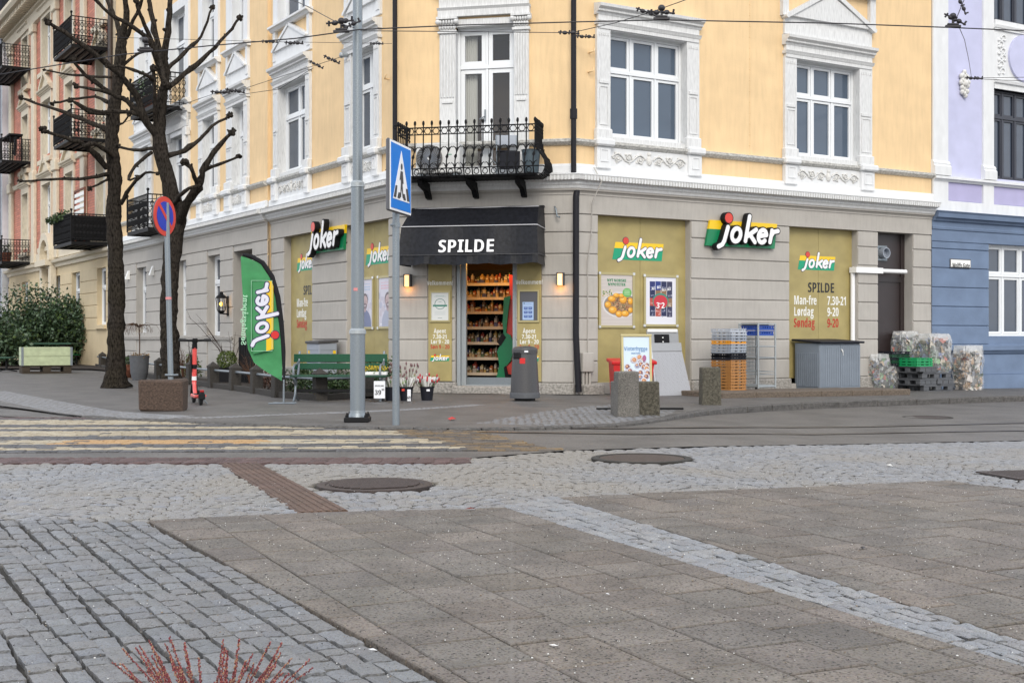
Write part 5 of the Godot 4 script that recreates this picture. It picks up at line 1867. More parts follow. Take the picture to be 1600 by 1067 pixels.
func signs_and_poles() -> void:
	var t := thing("lamp_pole", "tall stepped galvanised pole on a black bolted foot beside the crossing", "pole", Vector3(-2.127, 0.000, -17.612))
	var b := MB.new()
	b.lathe([Vector2(0.0, 0.07), Vector2(0.13, 0.07), Vector2(0.110, 0.12), Vector2(0.104, 0.16), Vector2(0.104, 1.2), Vector2(0.098, 1.25), Vector2(0.09, 1.26), Vector2(0.09, 3.2), Vector2(0.085, 3.27), Vector2(0.069, 3.29), Vector2(0.064, 9.5), Vector2(0.0, 9.5)], 20)
	obj("shaft", b, M.galv, t)
	for y in [1.24, 3.27]:
		b = MB.new()
		b.lathe([Vector2(0.1, y - 0.04), Vector2(0.118 if y < 2 else 0.094, y - 0.03), Vector2(0.116 if y < 2 else 0.092, y + 0.02), Vector2(0.085 if y < 2 else 0.066, y + 0.05)], 20)
		obj("collar", b, M.galv_light, t)
	b = MB.new()
	b.bbox(-0.17, 0.17, 0.0, 0.07, -0.17, 0.17, 0.012)
	obj("foot_plate", b, M.black, t)
	for k in 4:
		b = MB.new()
		b.xf = Transform3D(Basis(), Vector3([-0.13, 0.13, 0.13, -0.13][k], 0.07, [-0.13, -0.13, 0.13, 0.13][k]))
		b.lathe([Vector2(0.025, 0.0), Vector2(0.025, 0.03), Vector2(0.012, 0.03), Vector2(0.012, 0.06), Vector2(0.0, 0.06)], 6)
		obj("bolt", b, M.black, t)
	b = MB.new()
	b.xf = Transform3D(Basis(), Vector3(-0.015, 1.72, 0))
	for k in 5:
		var a := -1.9 + k * 0.2
		b.quad(Vector3(cos(a) * 0.092, 0.08, -sin(a) * 0.092), Vector3(cos(a + 0.2) * 0.092, 0.08, -sin(a + 0.2) * 0.092), Vector3(cos(a + 0.2) * 0.092, 0.12, -sin(a + 0.2) * 0.092), Vector3(cos(a) * 0.092, 0.12, -sin(a) * 0.092))
	obj("sticker", b, mt("pink_sticker", 0.6, 0.22, 0.22, 0.6), t)

	# pedestrian crossing sign
	t = thing("crossing_sign", "blue pedestrian crossing sign on a thin grey post at the kerb", "road sign", Vector3(-1.541, 0.000, -16.978))
	b = MB.new()
	b.tube([Vector3(0, -0.02, 0), Vector3(0, 3.70, 0)], 0.048, 12)
	obj("post", b, M.galv, t)
	b = MB.new()
	b.tube([Vector3(0, 2.62, 0), Vector3(0, 2.68, 0)], 0.058, 12)
	b.tube([Vector3(-0.07, 2.65, 0.03), Vector3(0.0, 2.65, 0.05)], 0.015, 6)
	obj("clamp", b, M.galv, t)
	var f := Transform3D(Basis(Vector3.UP, 1.35), Vector3(0.02, 3.27, 0.02))
	b = MB.new()
	b.xf = f
	b.bbox(-0.47, 0.47, -0.47, 0.47, -0.01, 0.045, 0.02)
	obj("panel_case", b, M.sign_back, t)
	b = MB.new()
	b.xf = f
	b.bbox(-0.455, 0.455, -0.455, 0.455, 0.04, 0.05, 0.004)
	var face := obj("white_face", b, M.letter_white, t)
	b = MB.new()
	b.xf = f
	b.bbox(-0.425, 0.425, -0.425, 0.425, 0.048, 0.055, 0.003)
	obj("blue_field", b, M.sign_blue, face)
	b = MB.new()
	b.xf = f
	b.prism(v2([0.0, 0.36, 0.36, -0.30, -0.36, -0.30]), 0.05, 0.059)
	obj("triangle", b, M.letter_white, face)
	b = MB.new()
	b.xf = f
	b.disc(Vector2(0.0, 0.15), 0.036, 0.055, 0.063, 16, 0.042)
	b.prism(v2([-0.045, 0.09, 0.045, 0.09, 0.065, 0.0, 0.075, -0.07, 0.055, -0.07, 0.04, -0.02, 0.035, -0.09, 0.07, -0.26, 0.045, -0.26, 0.0, -0.12, -0.035, -0.26, -0.065, -0.26, -0.035, -0.09, -0.035, -0.01, -0.075, -0.04, -0.085, -0.025]), 0.055, 0.063)
	for q in [[-0.31, -0.22], [-0.14, -0.10], [0.10, 0.14], [0.22, 0.31]]:
		var c: float = (q[0] + q[1]) / 2
		b.prism(PackedVector2Array([Vector2(c - 0.05 + c * 0.1, -0.28), Vector2(c + 0.05 + c * 0.1, -0.28), Vector2(c * 0.85 + 0.035, -0.12 if absf(c) > 0.2 else -0.2), Vector2(c * 0.85 - 0.035, -0.12 if absf(c) > 0.2 else -0.2)]), 0.055, 0.0635)
	obj("walking_figure", b, M.letter_black, face)

	# no-parking sign
	t = thing("no_parking_sign", "round red and blue no-parking sign on a leaning grey post", "road sign", Vector3(-5.417, 0.000, -20.345))
	var top := Vector3(-0.09, 3.3, -0.02)
	b = MB.new()
	b.tube([Vector3(0, 0, 0), top], 0.045, 12)
	obj("post", b, M.galv, t)
	b = MB.new()
	b.xf = Transform3D(Basis(), Vector3(0.0, 0.56, 0))
	b.tube([Vector3(-0.1, 0, -0.03), Vector3(-0.03, 0, 0.05), Vector3(0.06, 0, 0.04), Vector3(0.08, 0, -0.05)], 0.02, 6)
	obj("clamp", b, M.galv, t)
	b = MB.new()
	b.tube([Vector3(-0.049, 1.76, 0), Vector3(-0.050, 1.80, 0)], 0.0475, 12, false)
	obj("sticker", b, M.pink_sticker, t)
	f = Transform3D(Basis(Vector3.UP, 1.27), Vector3(-0.1, 3.08, 0.05))
	for q in [["backing", 0.315, -0.03, 0.0, M.sign_back], ["red_ring", 0.312, 0.0, 0.01, M.sign_red], ["blue_disc", 0.232, 0.008, 0.016, M.sign_deep_blue]]:
		b = MB.new()
		b.xf = f
		b.disc(Vector2.ZERO, q[1], q[2], q[3], 40)
		obj(q[0], b, q[4], t)
	b = MB.new()
	b.xf = f
	b.prism(v2([-0.185, 0.145, -0.145, 0.185, 0.185, -0.145, 0.145, -0.185]), 0.014, 0.02)
	obj("red_bar", b, M.sign_red, t)
	t = thing("stone_block", "rough brown stone block at the foot of the no-parking sign", "stone block", Vector3(-5.540, 0.000, -20.000) + Vector3(0, 0, -0.3), 0.06)
	b = MB.new()
	b.bbox(-0.34, 0.35, -0.01, 0.49, -0.25, 0.25, 0.03)
	obj("block", rough_up(b, 0.018, 5), M.brown_stone, t)

func rough_up(b: MB, amount: float, sd: int) -> MB:
	var f := FastNoiseLite.new()
	f.seed = sd
	f.frequency = 3.0
	for i in b.v.size():
		var p := b.v[i]
		b.v[i] = p + Vector3(f.get_noise_3dv(p), f.get_noise_3dv(p + Vector3(7, 0, 0)), f.get_noise_3dv(p + Vector3(0, 9, 0))) * amount * 2.0
	return b

func scooter() -> void:
	var t := thing("electric_scooter", "coral red electric scooter parked on its stand beside the stone block", "scooter", Vector3(-5.321, 0.000, -21.852), 1.94)
	# the scooter points along +x; the rear wheel stands at the origin
	var wheel := func(x: float, called: String) -> void:
		var o := Node3D.new()
		o.name = called
		o.position = Vector3(x, 0.115, 0)
		t.add_child(o, true)
		var w := MB.new()
		w.xf = Transform3D(Basis(Vector3.RIGHT, PI / 2), Vector3.ZERO)
		w.lathe([Vector2(0.075, -0.028), Vector2(0.105, -0.028), Vector2(0.115, -0.012), Vector2(0.115, 0.012), Vector2(0.105, 0.028), Vector2(0.075, 0.028)], 24)
		obj("tyre", w, M.rubber, o)
		w = MB.new()
		w.xf = Transform3D(Basis(Vector3.RIGHT, PI / 2), Vector3.ZERO)
		w.lathe([Vector2(0.0, -0.035), Vector2(0.03, -0.035), Vector2(0.075, -0.02), Vector2(0.075, 0.02), Vector2(0.03, 0.035), Vector2(0.0, 0.035)], 16)
		obj("rim", w, M.black, o)
	wheel.call(0.0, "rear_wheel")
	wheel.call(0.92, "front_wheel")
	var b := MB.new()
	b.bbox(0.16, 0.72, 0.11, 0.17, -0.085, 0.085, 0.015)
	b.tube([Vector3(0.2, 0.14, 0.06), Vector3(0.0, 0.16, 0.075)], 0.022, 6)
	b.tube([Vector3(0.2, 0.14, -0.06), Vector3(0.0, 0.16, -0.075)], 0.022, 6)
	b.tube([Vector3(0.70, 0.14, 0), Vector3(0.80, 0.24, 0), Vector3(0.84, 0.36, 0)], 0.035, 8)
	obj("deck", b, M.scooter_red, t)
	b = MB.new()
	b.bbox(0.2, 0.68, 0.168, 0.176, -0.07, 0.07, 0.003)
	obj("footboard", b, M.rubber, t)
	b = MB.new()
	var arc := []
	for k in 7:
		var a := 0.5 + k * 0.35
		arc.append(Vector2(cos(a) * 0.135, 0.115 + sin(a) * 0.135))
	b.stroke(arc, 0.008, -0.045, 0.045)
	b.tube([Vector3(-0.09, 0.21, 0), Vector3(-0.15, 0.17, 0)], 0.03, 6)
	b.bbox(-0.17, -0.14, 0.10, 0.20, -0.055, 0.055, 0.01)
	obj("mudguard", b, M.black, t)
	b = MB.new()
	b.bbox(-0.165, -0.135, 0.225, 0.265, -0.035, 0.035, 0.008)
	obj("tail_light", b, M.tail_light, t)
	b = MB.new()
	b.tube([Vector3(0.92, 0.12, 0.05), Vector3(0.88, 0.30, 0.04), Vector3(0.86, 0.34, 0)], 0.02, 6)
	b.tube([Vector3(0.92, 0.12, -0.05), Vector3(0.88, 0.30, -0.04), Vector3(0.86, 0.34, 0)], 0.02, 6)
	obj("fork", b, M.black, t)
	b = MB.new()
	b.tube([Vector3(0.865, 0.34, 0), Vector3(0.80, 0.98, 0)], 0.041, 12)
	obj("stem", b, M.scooter_red, t)
	for y in [[0.40, 0.47], [0.60, 0.68]]:
		b = MB.new()
		b.tube([Vector3(0.865 - (y[0] - 0.34) * 0.1016, y[0], 0), Vector3(0.865 - (y[1] - 0.34) * 0.1016, y[1], 0)], 0.0425, 12, false)
		obj("band", b, M.black if y[0] > 0.5 else M.letter_white, t)
	b = MB.new()
	b.tube([Vector3(0.81, 0.96, 0), Vector3(0.79, 1.09, 0)], [0.05, 0.04], 10)
	b.bbox(0.74, 0.84, 1.06, 1.13, -0.05, 0.05, 0.015)
	b.bbox(0.72, 0.76, 1.1, 1.14, -0.045, 0.045, 0.01)
	obj("head_unit", b, M.black, t)
	b = MB.new()
	b.tube([Vector3(0.76, 1.11, -0.27), Vector3(0.79, 1.10, -0.08), Vector3(0.79, 1.10, 0.08), Vector3(0.76, 1.11, 0.27)], 0.02, 8)
	obj("handlebar", b, M.black, t)
	for s in [-1, 1]:
		b = MB.new()
		b.tube([Vector3(0.77, 1.108, s * 0.16), Vector3(0.755, 1.112, s * 0.28)], 0.026, 8)
		obj("grip", b, M.rubber, t)
		b = MB.new()
		b.tube([Vector3(0.8, 1.1, s * 0.13), Vector3(0.82, 1.09, s * 0.22)], 0.008, 5)
		obj("brake_lever", b, M.black, t)
	b = MB.new()
	b.tube([Vector3(0.8, 1.08, -0.1), Vector3(0.86, 0.95, -0.09), Vector3(0.89, 0.7, -0.05), Vector3(0.9, 0.4, -0.03)], 0.006, 5)
	obj("cable", b, M.black, t)
	b = MB.new()
	b.tube([Vector3(0.35, 0.12, 0.06), Vector3(0.33, 0.0, 0.16)], 0.01, 5)
	obj("kickstand", b, M.galv, t)
	b = MB.new()
	b.bbox(0.80, 0.86, 0.55, 0.85, -0.075, -0.045, 0.01)
	obj("lock_box", b, M.black, t)

func flag_banner() -> void:
	var t := thing("feather_flag", "tall green feather flag seen from behind with mirrored shop lettering", "banner flag", Vector3(-4.008, 0.000, -22.264), 0.12)
	var pole := [Vector2(0.0, 0.02), Vector2(0.01, 0.4), Vector2(-0.005, 0.9), Vector2(-0.04, 1.4), Vector2(-0.10, 1.85), Vector2(-0.20, 2.2), Vector2(-0.36, 2.44), Vector2(-0.55, 2.55), Vector2(-0.70, 2.58)]
	var left := [Vector2(0.0, 0.40), Vector2(-0.3, 0.58), Vector2(-0.48, 0.72), Vector2(-0.58, 0.95), Vector2(-0.645, 1.4), Vector2(-0.67, 1.85), Vector2(-0.69, 2.2), Vector2(-0.70, 2.45), Vector2(-0.705, 2.55)]
	var rt := [Vector2(0.0, 0.40), Vector2(0.005, 0.62), Vector2(0.0, 0.8), Vector2(-0.01, 1.1), Vector2(-0.045, 1.45), Vector2(-0.10, 1.85), Vector2(-0.2, 2.2), Vector2(-0.36, 2.44), Vector2(-0.68, 2.57)]
	var wave := func(p: Vector2) -> float: return 0.018 * sin(p.x * 9.0 + p.y * 2.2) + 0.012 * sin(p.y * 7.0 + p.x * 3.0)
	var b := MB.new()
	for i in left.size() - 1:
		for j in 10:
			for sub in 3:
				var q := []
				for e in [[sub, j], [sub, j + 1], [sub + 1, j + 1], [sub + 1, j]]:
					var l: Vector2 = left[i].lerp(left[i + 1], e[0] / 3.0)
					var r: Vector2 = rt[i].lerp(rt[i + 1], e[0] / 3.0)
					var p := l.lerp(r, e[1] / 10.0)
					q.append(Vector3(p.x, p.y, wave.call(p)))
				b.quad(q[0], q[1], q[2], q[3])
	obj("cloth", b, M.flag_green, t)
	b = MB.new()
	var pp := []
	for p in pole:
		pp.append(Vector3(p.x + 0.03, p.y + 0.01, 0.0))
	b.tube(pp, [0.014, 0.014, 0.04, 0.044, 0.046, 0.046, 0.044, 0.038, 0.028], 8)
	obj("pole_sleeve", b, M.black_soft, t)
	b = MB.new()
	b.tube([Vector3(0.03, 0.0, 0), Vector3(0.035, 0.42, 0)], 0.017, 8)
	b.tube([Vector3(-0.22, 0.012, 0.12), Vector3(0.24, 0.012, -0.1)], 0.016, 6)
	b.tube([Vector3(-0.15, 0.012, -0.15), Vector3(0.22, 0.012, 0.14)], 0.016, 6)
	obj("foot", b, M.galv, t)
	# the print shows through from the other side, so it reads mirrored
	var f := Transform3D(Basis(Vector3(0.0, 1, 0), Vector3(1, 0.0, 0), Vector3(0, 0, 1)), Vector3(-0.315, 1.52, 0.036))
	var holder := Node3D.new()
	holder.name = "print"
	t.add_child(holder, true)
	var mats := [M.flag_yellow, M.flag_green, M.flag_navy, M.flag_white, M.flag_red]
	shop_mark(holder, f, 0.25, 0.002, mats, true, 0.001, 0.07)
	b = MB.new()
	var rc := [Vector3(-0.52, 0.92, 0.04), Vector3(-0.52, 2.14, 0.04), Vector3(-0.165, 2.14, 0.04), Vector3(-0.165, 0.92, 0.04), Vector3(-0.52, 0.92, 0.04)]
	for i in 4:
		b.tube([rc[i], rc[i + 1]], 0.004, 4)
	obj("outline", b, M.flag_pale, holder)
	words(t, "Søndagsåpent", t.transform * Transform3D(Basis(Vector3(0.04, 1, 0), Vector3(1, -0.04, 0), Vector3(0, 0, 1)), Vector3(-0.635, 1.46, 0.040)), 0.088, M.flag_pale, serif, 1.0)

func bench_and_flowers() -> void:
	var t := thing("park_bench", "worn green slatted bench with iron arms behind the lamp pole", "bench", Vector3(-3.158, 0.000, -23.137), -0.03)
	var hw := 0.86
	for q in [[0.70, 0.85, -0.33], [0.57, 0.68, -0.30]]:
		var b := MB.new()
		b.xf = Transform3D(Basis(Vector3.RIGHT, -0.2), Vector3(0, (q[0] + q[1]) / 2, q[2]))
		b.bbox(-hw, hw, -(q[1] - q[0]) / 2, (q[1] - q[0]) / 2, -0.016, 0.016, 0.006)
		obj("backrest_slat", b, M.bench_green, t)
	for k in 4:
		var b := MB.new()
		b.bbox(-hw + 0.03, hw + 0.05, 0.44, 0.475, -0.22 + k * 0.115, -0.12 + k * 0.115, 0.008)
		obj("seat_slat", b, M.dull_green if k == 3 else M.bench_green, t)
	for x in [-hw + 0.1, hw - 0.06]:
		var b := MB.new()
		b.tube([Vector3(x, 0.9, -0.37), Vector3(x, 0.62, -0.29), Vector3(x, 0.47, -0.22), Vector3(x, 0.43, 0.0), Vector3(x, 0.42, 0.2)], 0.022, 6)
		b.tube([Vector3(x, 0.72, -0.32), Vector3(x, 0.67, -0.1), Vector3(x, 0.66, 0.12), Vector3(x, 0.60, 0.22), Vector3(x, 0.47, 0.2)], 0.02, 6)
		b.tube([Vector3(x, 0.44, 0.05), Vector3(x, 0.3, 0.0), Vector3(x, 0.12, 0.04), Vector3(x, 0.0, 0.2)], 0.022, 6)
		b.tube([Vector3(x, 0.15, 0.03), Vector3(x, 0.06, -0.12), Vector3(x, 0.0, -0.26)], 0.022, 6)
		b.tube([Vector3(x, 0.36, -0.12), Vector3(x, 0.33, -0.02), Vector3(x, 0.3, 0.02), Vector3(x, 0.34, 0.1), Vector3(x, 0.38, 0.14)], 0.014, 6)
		obj("iron_leg", b, M.galv, t)
	var b := MB.new()
	b.bbox(-hw + 0.1, hw - 0.06, 0.16, 0.22, -0.05, -0.02, 0.006)
	obj("stretcher", b, M.black, t)
	t = thing("flower_tray", "white tray of small yellow flowers on the right end of the bench", "flowers", Vector3(-3.158, 0.000, -23.137) + Vector3(0.70, 0.476, 0.02))
	b = MB.new()
	b.bbox(-0.2, 0.2, 0.0, 0.06, -0.13, 0.13, 0.01)
	obj("tray", b, M.paper_white, t)
	leaf_cloud(t, "foliage", 500, func(g): return Vector3(g.randf_range(-0.2, 0.2), g.randf_range(0.03, 0.16), g.randf_range(-0.13, 0.13)), 0.035, func(g, p): return Color(0.55, 0.40, 0.02) if p.y > 0.09 and g.randf() < 0.7 else Color(0.09, 0.15, 0.03), 71)
	t = thing("price_sign", "white price card reading 39.90 hanging from the bench", "price sign", Vector3(-2.372, 0.000, -23.137) + Vector3(0, 0.22, 0.26))
	b = MB.new()
	b.bbox(-0.1, 0.1, -0.155, 0.155, -0.004, 0.004, 0.002)
	obj("card", b, M.paper, t)
	words(t, "39", t.transform * Transform3D(Basis(), Vector3(-0.025, -0.05, 0.006)), 0.085, M.letter_black, sans, 0.9)
	words(t, "90", t.transform * Transform3D(Basis(), Vector3(0.062, 0.0, 0.006)), 0.035, M.letter_black, sans, 0.9)
	words(t, "MUSCARI", t.transform * Transform3D(Basis(), Vector3(0.0, 0.07, 0.006)), 0.028, M.letter_black, sans, 0.9)
	b = MB.new()
	b.tube([Vector3(-0.03, 0.15, 0), Vector3(-0.02, 0.2, -0.03), Vector3(0.02, 0.2, -0.03), Vector3(0.03, 0.15, 0)], 0.003, 4)
	obj("string", b, M.black, t)
	var buckets := [
		["black bucket of leafy bouquets half hidden by the sign post", Vector3(-2.208, 0.000, -23.366), 0],
		["black bucket of white tulips and dried grasses with a price tag", Vector3(-1.934, 0.000, -23.366), 1],
		["small black bucket of red and white wrapped roses by the door board", Vector3(-1.562, 0.000, -23.483), 2]]
	for q in buckets:
		t = thing("flower_bucket", q[0], "bucket", q[1])
		var k: int = q[2]
		b = MB.new()
		b.lathe([Vector2(0.0, 0.0), Vector2(0.1, 0.0), Vector2(0.128, 0.23), Vector2(0.138, 0.235), Vector2(0.138, 0.255), Vector2(0.12, 0.255), Vector2(0.115, 0.2), Vector2(0.0, 0.2)], 18)
		obj("bucket", b, M.plastic_dark, t)
		if k == 1:
			b = MB.new()
			b.bbox(0.03, 0.095, 0.0, 0.21, 0.122, 0.128, 0.002)
			var tg := obj("price_tag", b, M.paper, t)
			words(t, "69", t.transform * Transform3D(Basis(), Vector3(0.062, 0.06, 0.13)), 0.05, M.letter_black, sans, 0.8)
			tg.name = "price_tag"
			b = MB.new()
			b.bbox(-0.07, -0.02, 0.18, 0.22, 0.128, 0.134, 0.002)
			obj("sticker", b, M.sign_red, t)
		if k == 2:
			b = MB.new()
			b.bbox(0.0, 0.06, 0.17, 0.21, 0.126, 0.132, 0.002)
			obj("price_tag", b, M.paper, t)
		b = MB.new()
		var g := RandomNumberGenerator.new()
		g.seed = 80 + k
		for i in 46:
			var a := g.randf() * TAU
			var r := sqrt(g.randf()) * 0.1
			var h := g.randf_range(0.3, 0.5) if k != 1 or i % 2 else g.randf_range(0.5, 0.68)
			if k == 2:
				h = g.randf_range(0.34, 0.48)
			var lean: Vector3 = Vector3(cos(a), 0, sin(a)) * (r * 1.2 + (0.13 if h > 0.5 else 0.05) * g.randf())
			var tip := Vector3(cos(a) * r, h, sin(a) * r) + lean
			b.col = Color(0.06, 0.12, 0.03) if g.randf() < 0.6 else Color(0.14, 0.08, 0.05)
			b.tube([Vector3(cos(a) * r, 0.2, sin(a) * r), tip], [0.004, 0.003], 4)
			var c: Color = [[Color(0.12, 0.2, 0.08), Color(0.2, 0.12, 0.1), Color(0.5, 0.5, 0.45)], [Color(0.62, 0.62, 0.56), Color(0.17, 0.09, 0.09), Color(0.20, 0.28, 0.12)], [Color(0.4, 0.01, 0.02), Color(0.55, 0.54, 0.53), Color(0.45, 0.02, 0.03)]][k][i % 3]
			if h > 0.5:
				c = Color(0.16, 0.085, 0.085)
			b.col = c
			b.ball(tip, Vector3(0.016, 0.034, 0.016), 5, 6)
		obj("flowers", b, M.vivid, t)
		b = MB.new()
		for i in (9 if k == 2 else 5):
			var a := i * TAU / (9 if k == 2 else 5)
			var c := Vector3(cos(a) * 0.06, 0, sin(a) * 0.06)
			b.tri(c + Vector3(-0.03, 0.2, 0), c + Vector3(0.03, 0.2, 0), c * 2.0 + Vector3(0.05, 0.43, 0.02))
			b.tri(c + Vector3(-0.03, 0.2, 0), c * 2.0 + Vector3(0.05, 0.43, 0.02), c * 2.2 + Vector3(-0.06, 0.41, 0.0))
		obj("wrapping", b, M.paper_white, t)

	# the grey litter bin
	t = thing("litter_bin", "grey tapered litter bin with side slot before the shop door", "bin", Vector3(0.234, 0.000, -23.366))
	b = MB.new()
	b.lathe([Vector2(0.0, 0.0), Vector2(0.19, 0.0), Vector2(0.19, 0.05), Vector2(0.0, 0.05)], 28)
	obj("foot", b, M.black, t)
	b = MB.new()
	b.lathe([Vector2(0.0, 0.05), Vector2(0.272, 0.05), Vector2(0.276, 0.07), Vector2(0.276, 0.13), Vector2(0.272, 0.15), Vector2(0.25, 0.155)], 32)
	obj("skirt", b, M.pot_grey, t)
	b = MB.new()
	b.lathe([Vector2(0.264, 0.15), Vector2(0.222, 0.86)], 32)
	obj("body", b, M.plastic_grey, t)
	b = MB.new()
	b.lathe([Vector2(0.2, 0.86), Vector2(0.232, 0.86), Vector2(0.235, 0.93), Vector2(0.225, 0.955), Vector2(0.17, 0.985), Vector2(0.08, 0.999), Vector2(0.0, 1.0)], 32)
	obj("hood", b, M.plastic_grey, t)
	b = MB.new()
	b.xf = Transform3D(Basis(Vector3.UP, -0.72), Vector3.ZERO)
	b.bbox(-0.085, 0.085, 0.76, 0.89, 0.15, 0.242, 0.02)
	obj("slot", b, M.black, t)
	b = MB.new()
	b.xf = Transform3D(Basis(Vector3.UP, -0.2), Vector3.ZERO)
	b.bbox(-0.05, 0.05, 0.68, 0.78, 0.222, 0.2345, 0.002)
	obj("sticker", b, M.flag_red, t)
	b = MB.new()
	b.xf = Transform3D(Basis(Vector3.UP, 0.1), Vector3.ZERO)
	b.bbox(-0.035, 0.035, 0.885, 0.915, 0.2, 0.238, 0.002)
	obj("label", b, M.paper, t)

func crate_mesh(w: float, d: float, h: float, m: Material) -> ArrayMesh:
	var b := MB.new()
	b.box(-w / 2 + 0.01, w / 2 - 0.01, 0.004, 0.014, -d / 2 + 0.01, d / 2 - 0.01)
	for s in [-1, 1]:
		for y in [[0.0, h * 0.42], [h * 0.72, h]]:
			b.box(-w / 2, w / 2, y[0], y[1], s * d / 2 - 0.006, s * d / 2 + 0.006)
			b.box(s * w / 2 - 0.006, s * w / 2 + 0.006, y[0], y[1], -d / 2, d / 2)
		for k in 7:
			var x := -w / 2 + w * (k + 0.5) / 7.0
			if k in [2, 4] and h < 0.1:
				continue
			b.box(x - w * 0.04, x + w * 0.04, 0.004, h - 0.004, s * d / 2 - 0.004, s * d / 2 + 0.004)
			var z := -d / 2 + d * (k + 0.5) / 7.0
			b.box(s * w / 2 - 0.004, s * w / 2 + 0.004, 0.004, h - 0.004, z - d * 0.04, z + d * 0.04)
	b.box(-w / 2 - 0.012, w / 2 + 0.012, h - 0.012, h - 0.002, d / 2 - 0.004, d / 2 + 0.012)
	b.box(-w / 2 - 0.012, w / 2 + 0.012, h - 0.012, h - 0.002, -d / 2 - 0.012, -d / 2 + 0.004)
	return b.mesh(m)

const ORD := ["lowest", "second", "third", "fourth", "fifth", "sixth", "seventh", "eighth", "ninth", "tenth", "eleventh", "twelfth"]

func crate(called: String, label: String, group: String, m: ArrayMesh, p: Vector3, turn: float) -> void:
	var o := MeshInstance3D.new()
	o.name = called
	o.mesh = m
	o.position = p
	o.rotation.y = turn
	add_child(o, true)
	tag(o, label, "crate", group)

func goods_by_the_wall() -> void:
	# a low stone ledge along the foot of the wall
	var t := thing("stone_ledge", "low worn stone ledge along the wall under the crates and storage box", "ledge", Vector3.ZERO)
	var a := Vector3(4.115, -0.039, -25.013)
	var c := Vector3(8.707, -0.104, -27.906)
	t.position = (a + c) / 2
	var along := (c - a).normalized()
	var fr := Transform3D(Basis(Vector3(along.x, 0, along.z).normalized(), Vector3.UP, Vector3(-along.z, 0, along.x).normalized()), Vector3(a.x, -0.3, a.z))
	var b := MB.new()
	b.xf = t.transform.affine_inverse() * fr
	var L := (c - a).length()
	for k in 6:
		var lb := MB.new()
		lb.xf = b.xf
		lb.bbox(L * k / 6.0 + 0.004, L * (k + 1) / 6.0 - 0.004, 0.0, 0.37 - 0.009 * k, -1.3, 0.0, 0.015)
		obj("ledge_stone", lb, M.ledge_brown if M.has("ledge_brown") else mt("ledge_brown", 0.16, 0.125, 0.095, 0.95, {"tex": "dirt", "s": 1.0, "bump": "rough", "cm": 0.8}), t)
	# the stack of trays
	var grey := crate_mesh(0.42, 0.6, 0.072, M.plastic_grey_light)
	var pale := crate_mesh(0.42, 0.6, 0.072, mt("plastic_pale", 0.40, 0.43, 0.48, 0.5))
	var orange := crate_mesh(0.42, 0.6, 0.072, M.plastic_orange)
	var bright := crate_mesh(0.42, 0.6, 0.075, M.plastic_bright_orange)
	var dark := crate_mesh(0.42, 0.6, 0.1, M.plastic_dark)
	var p0 := Vector3(4.489, 0.005, -26.249)
	var base := p0 + FRX * 0.21 + Vector3(-0.524, 0, -0.852) * 0.3
	var y := 0.0
	for k in 11:
		crate("bread_tray", "dusty orange bread tray, %s from the bottom of the tray stack" % ORD[k], "trays in the stack by the wall", orange, base + Vector3(R.randf_range(-0.006, 0.006), y, R.randf_range(-0.006, 0.006)), TR)
		y += 0.061
	for k in 2:
		crate("bread_tray", "black tray in the middle of the tray stack, %s" % ["lower of the two", "upper of the two"][k], "trays in the stack by the wall", dark, base + Vector3(0, y, 0), TR)
		y += 0.06
	y += 0.03
	for k in 3:
		crate("bread_tray", "grey tray between the black trays and the bright orange one, %s of three" % ["lowest", "middle", "topmost"][k], "trays in the stack by the wall", grey, base + Vector3(R.randf_range(-0.008, 0.008), y, 0), TR)
		y += 0.062
	crate("bread_tray", "single bright orange tray among the grey ones near the stack's top", "trays in the stack by the wall", bright, base + Vector3(0, y, 0), TR)
	y += 0.062
	for k in 4:
		crate("bread_tray", "pale grey tray above the bright orange one, %s of four" % ORD[k], "trays in the stack by the wall", pale if k > 1 else grey, base + Vector3(R.randf_range(-0.01, 0.01), y, R.randf_range(-0.01, 0.01)), TR)
		y += 0.062
	# roll cage
	t = thing("roll_cage", "galvanised roll cage trolley with mesh sides beside the tray stack", "trolley", Vector3(5.245, -0.005, -27.247) + FRX * 0.22 + Vector3(-0.524, 0, -0.852) * 0.35, TR)
	var H := 1.46
	for x in [-0.17, 0.32]:
		for z in [-0.3, 0.3]:
			b = MB.new()
			b.tube([Vector3(x, 0.06, z), Vector3(x, H, z)], 0.021, 8)
			obj("upright", b, M.galv_light, t)
	for e in [[0.1, 0.02], [0.36, 0.008], [0.42, 0.008], [0.72, 0.014], [0.96, 0.014], [H - 0.02, 0.016]]:
		b = MB.new()
		for z in [-0.3, 0.3]:
			b.tube([Vector3(-0.17, e[0], z), Vector3(0.32, e[0], z)], e[1], 6)
		for x in [-0.17, 0.32]:
			b.tube([Vector3(x, e[0], -0.3), Vector3(x, e[0], 0.3)], e[1], 6)
		obj("rail", b, M.galv_light, t)
	b = MB.new()
	for k in 4:
		var x := -0.17 + 0.49 * (k + 1) / 5.0
		b.tube([Vector3(x, 0.42, -0.3), Vector3(x, 1.15, -0.3)], 0.004, 4)
		b.tube([Vector3(-0.17, 0.42, -0.3 + 0.6 * (k + 1) / 5.0), Vector3(-0.17, 1.15, -0.3 + 0.6 * (k + 1) / 5.0)], 0.004, 4)
	for k in 9:
		b.tube([Vector3(-0.17, 0.45 + k * 0.085, -0.3), Vector3(0.32, 0.45 + k * 0.085, -0.3)], 0.004, 4)
		b.tube([Vector3(-0.17, 0.45 + k * 0.085, -0.3), Vector3(-0.17, 0.45 + k * 0.085, 0.3)], 0.004, 4)
	obj("wire_mesh", b, M.galv_light, t)
	for yy in [0.12, 0.7, 0.95, 1.18]:
		b = MB.new()
		b.box(-0.16, 0.31, yy, yy + 0.015, -0.29, 0.29)
		obj("shelf", b, M.galv_light, t)
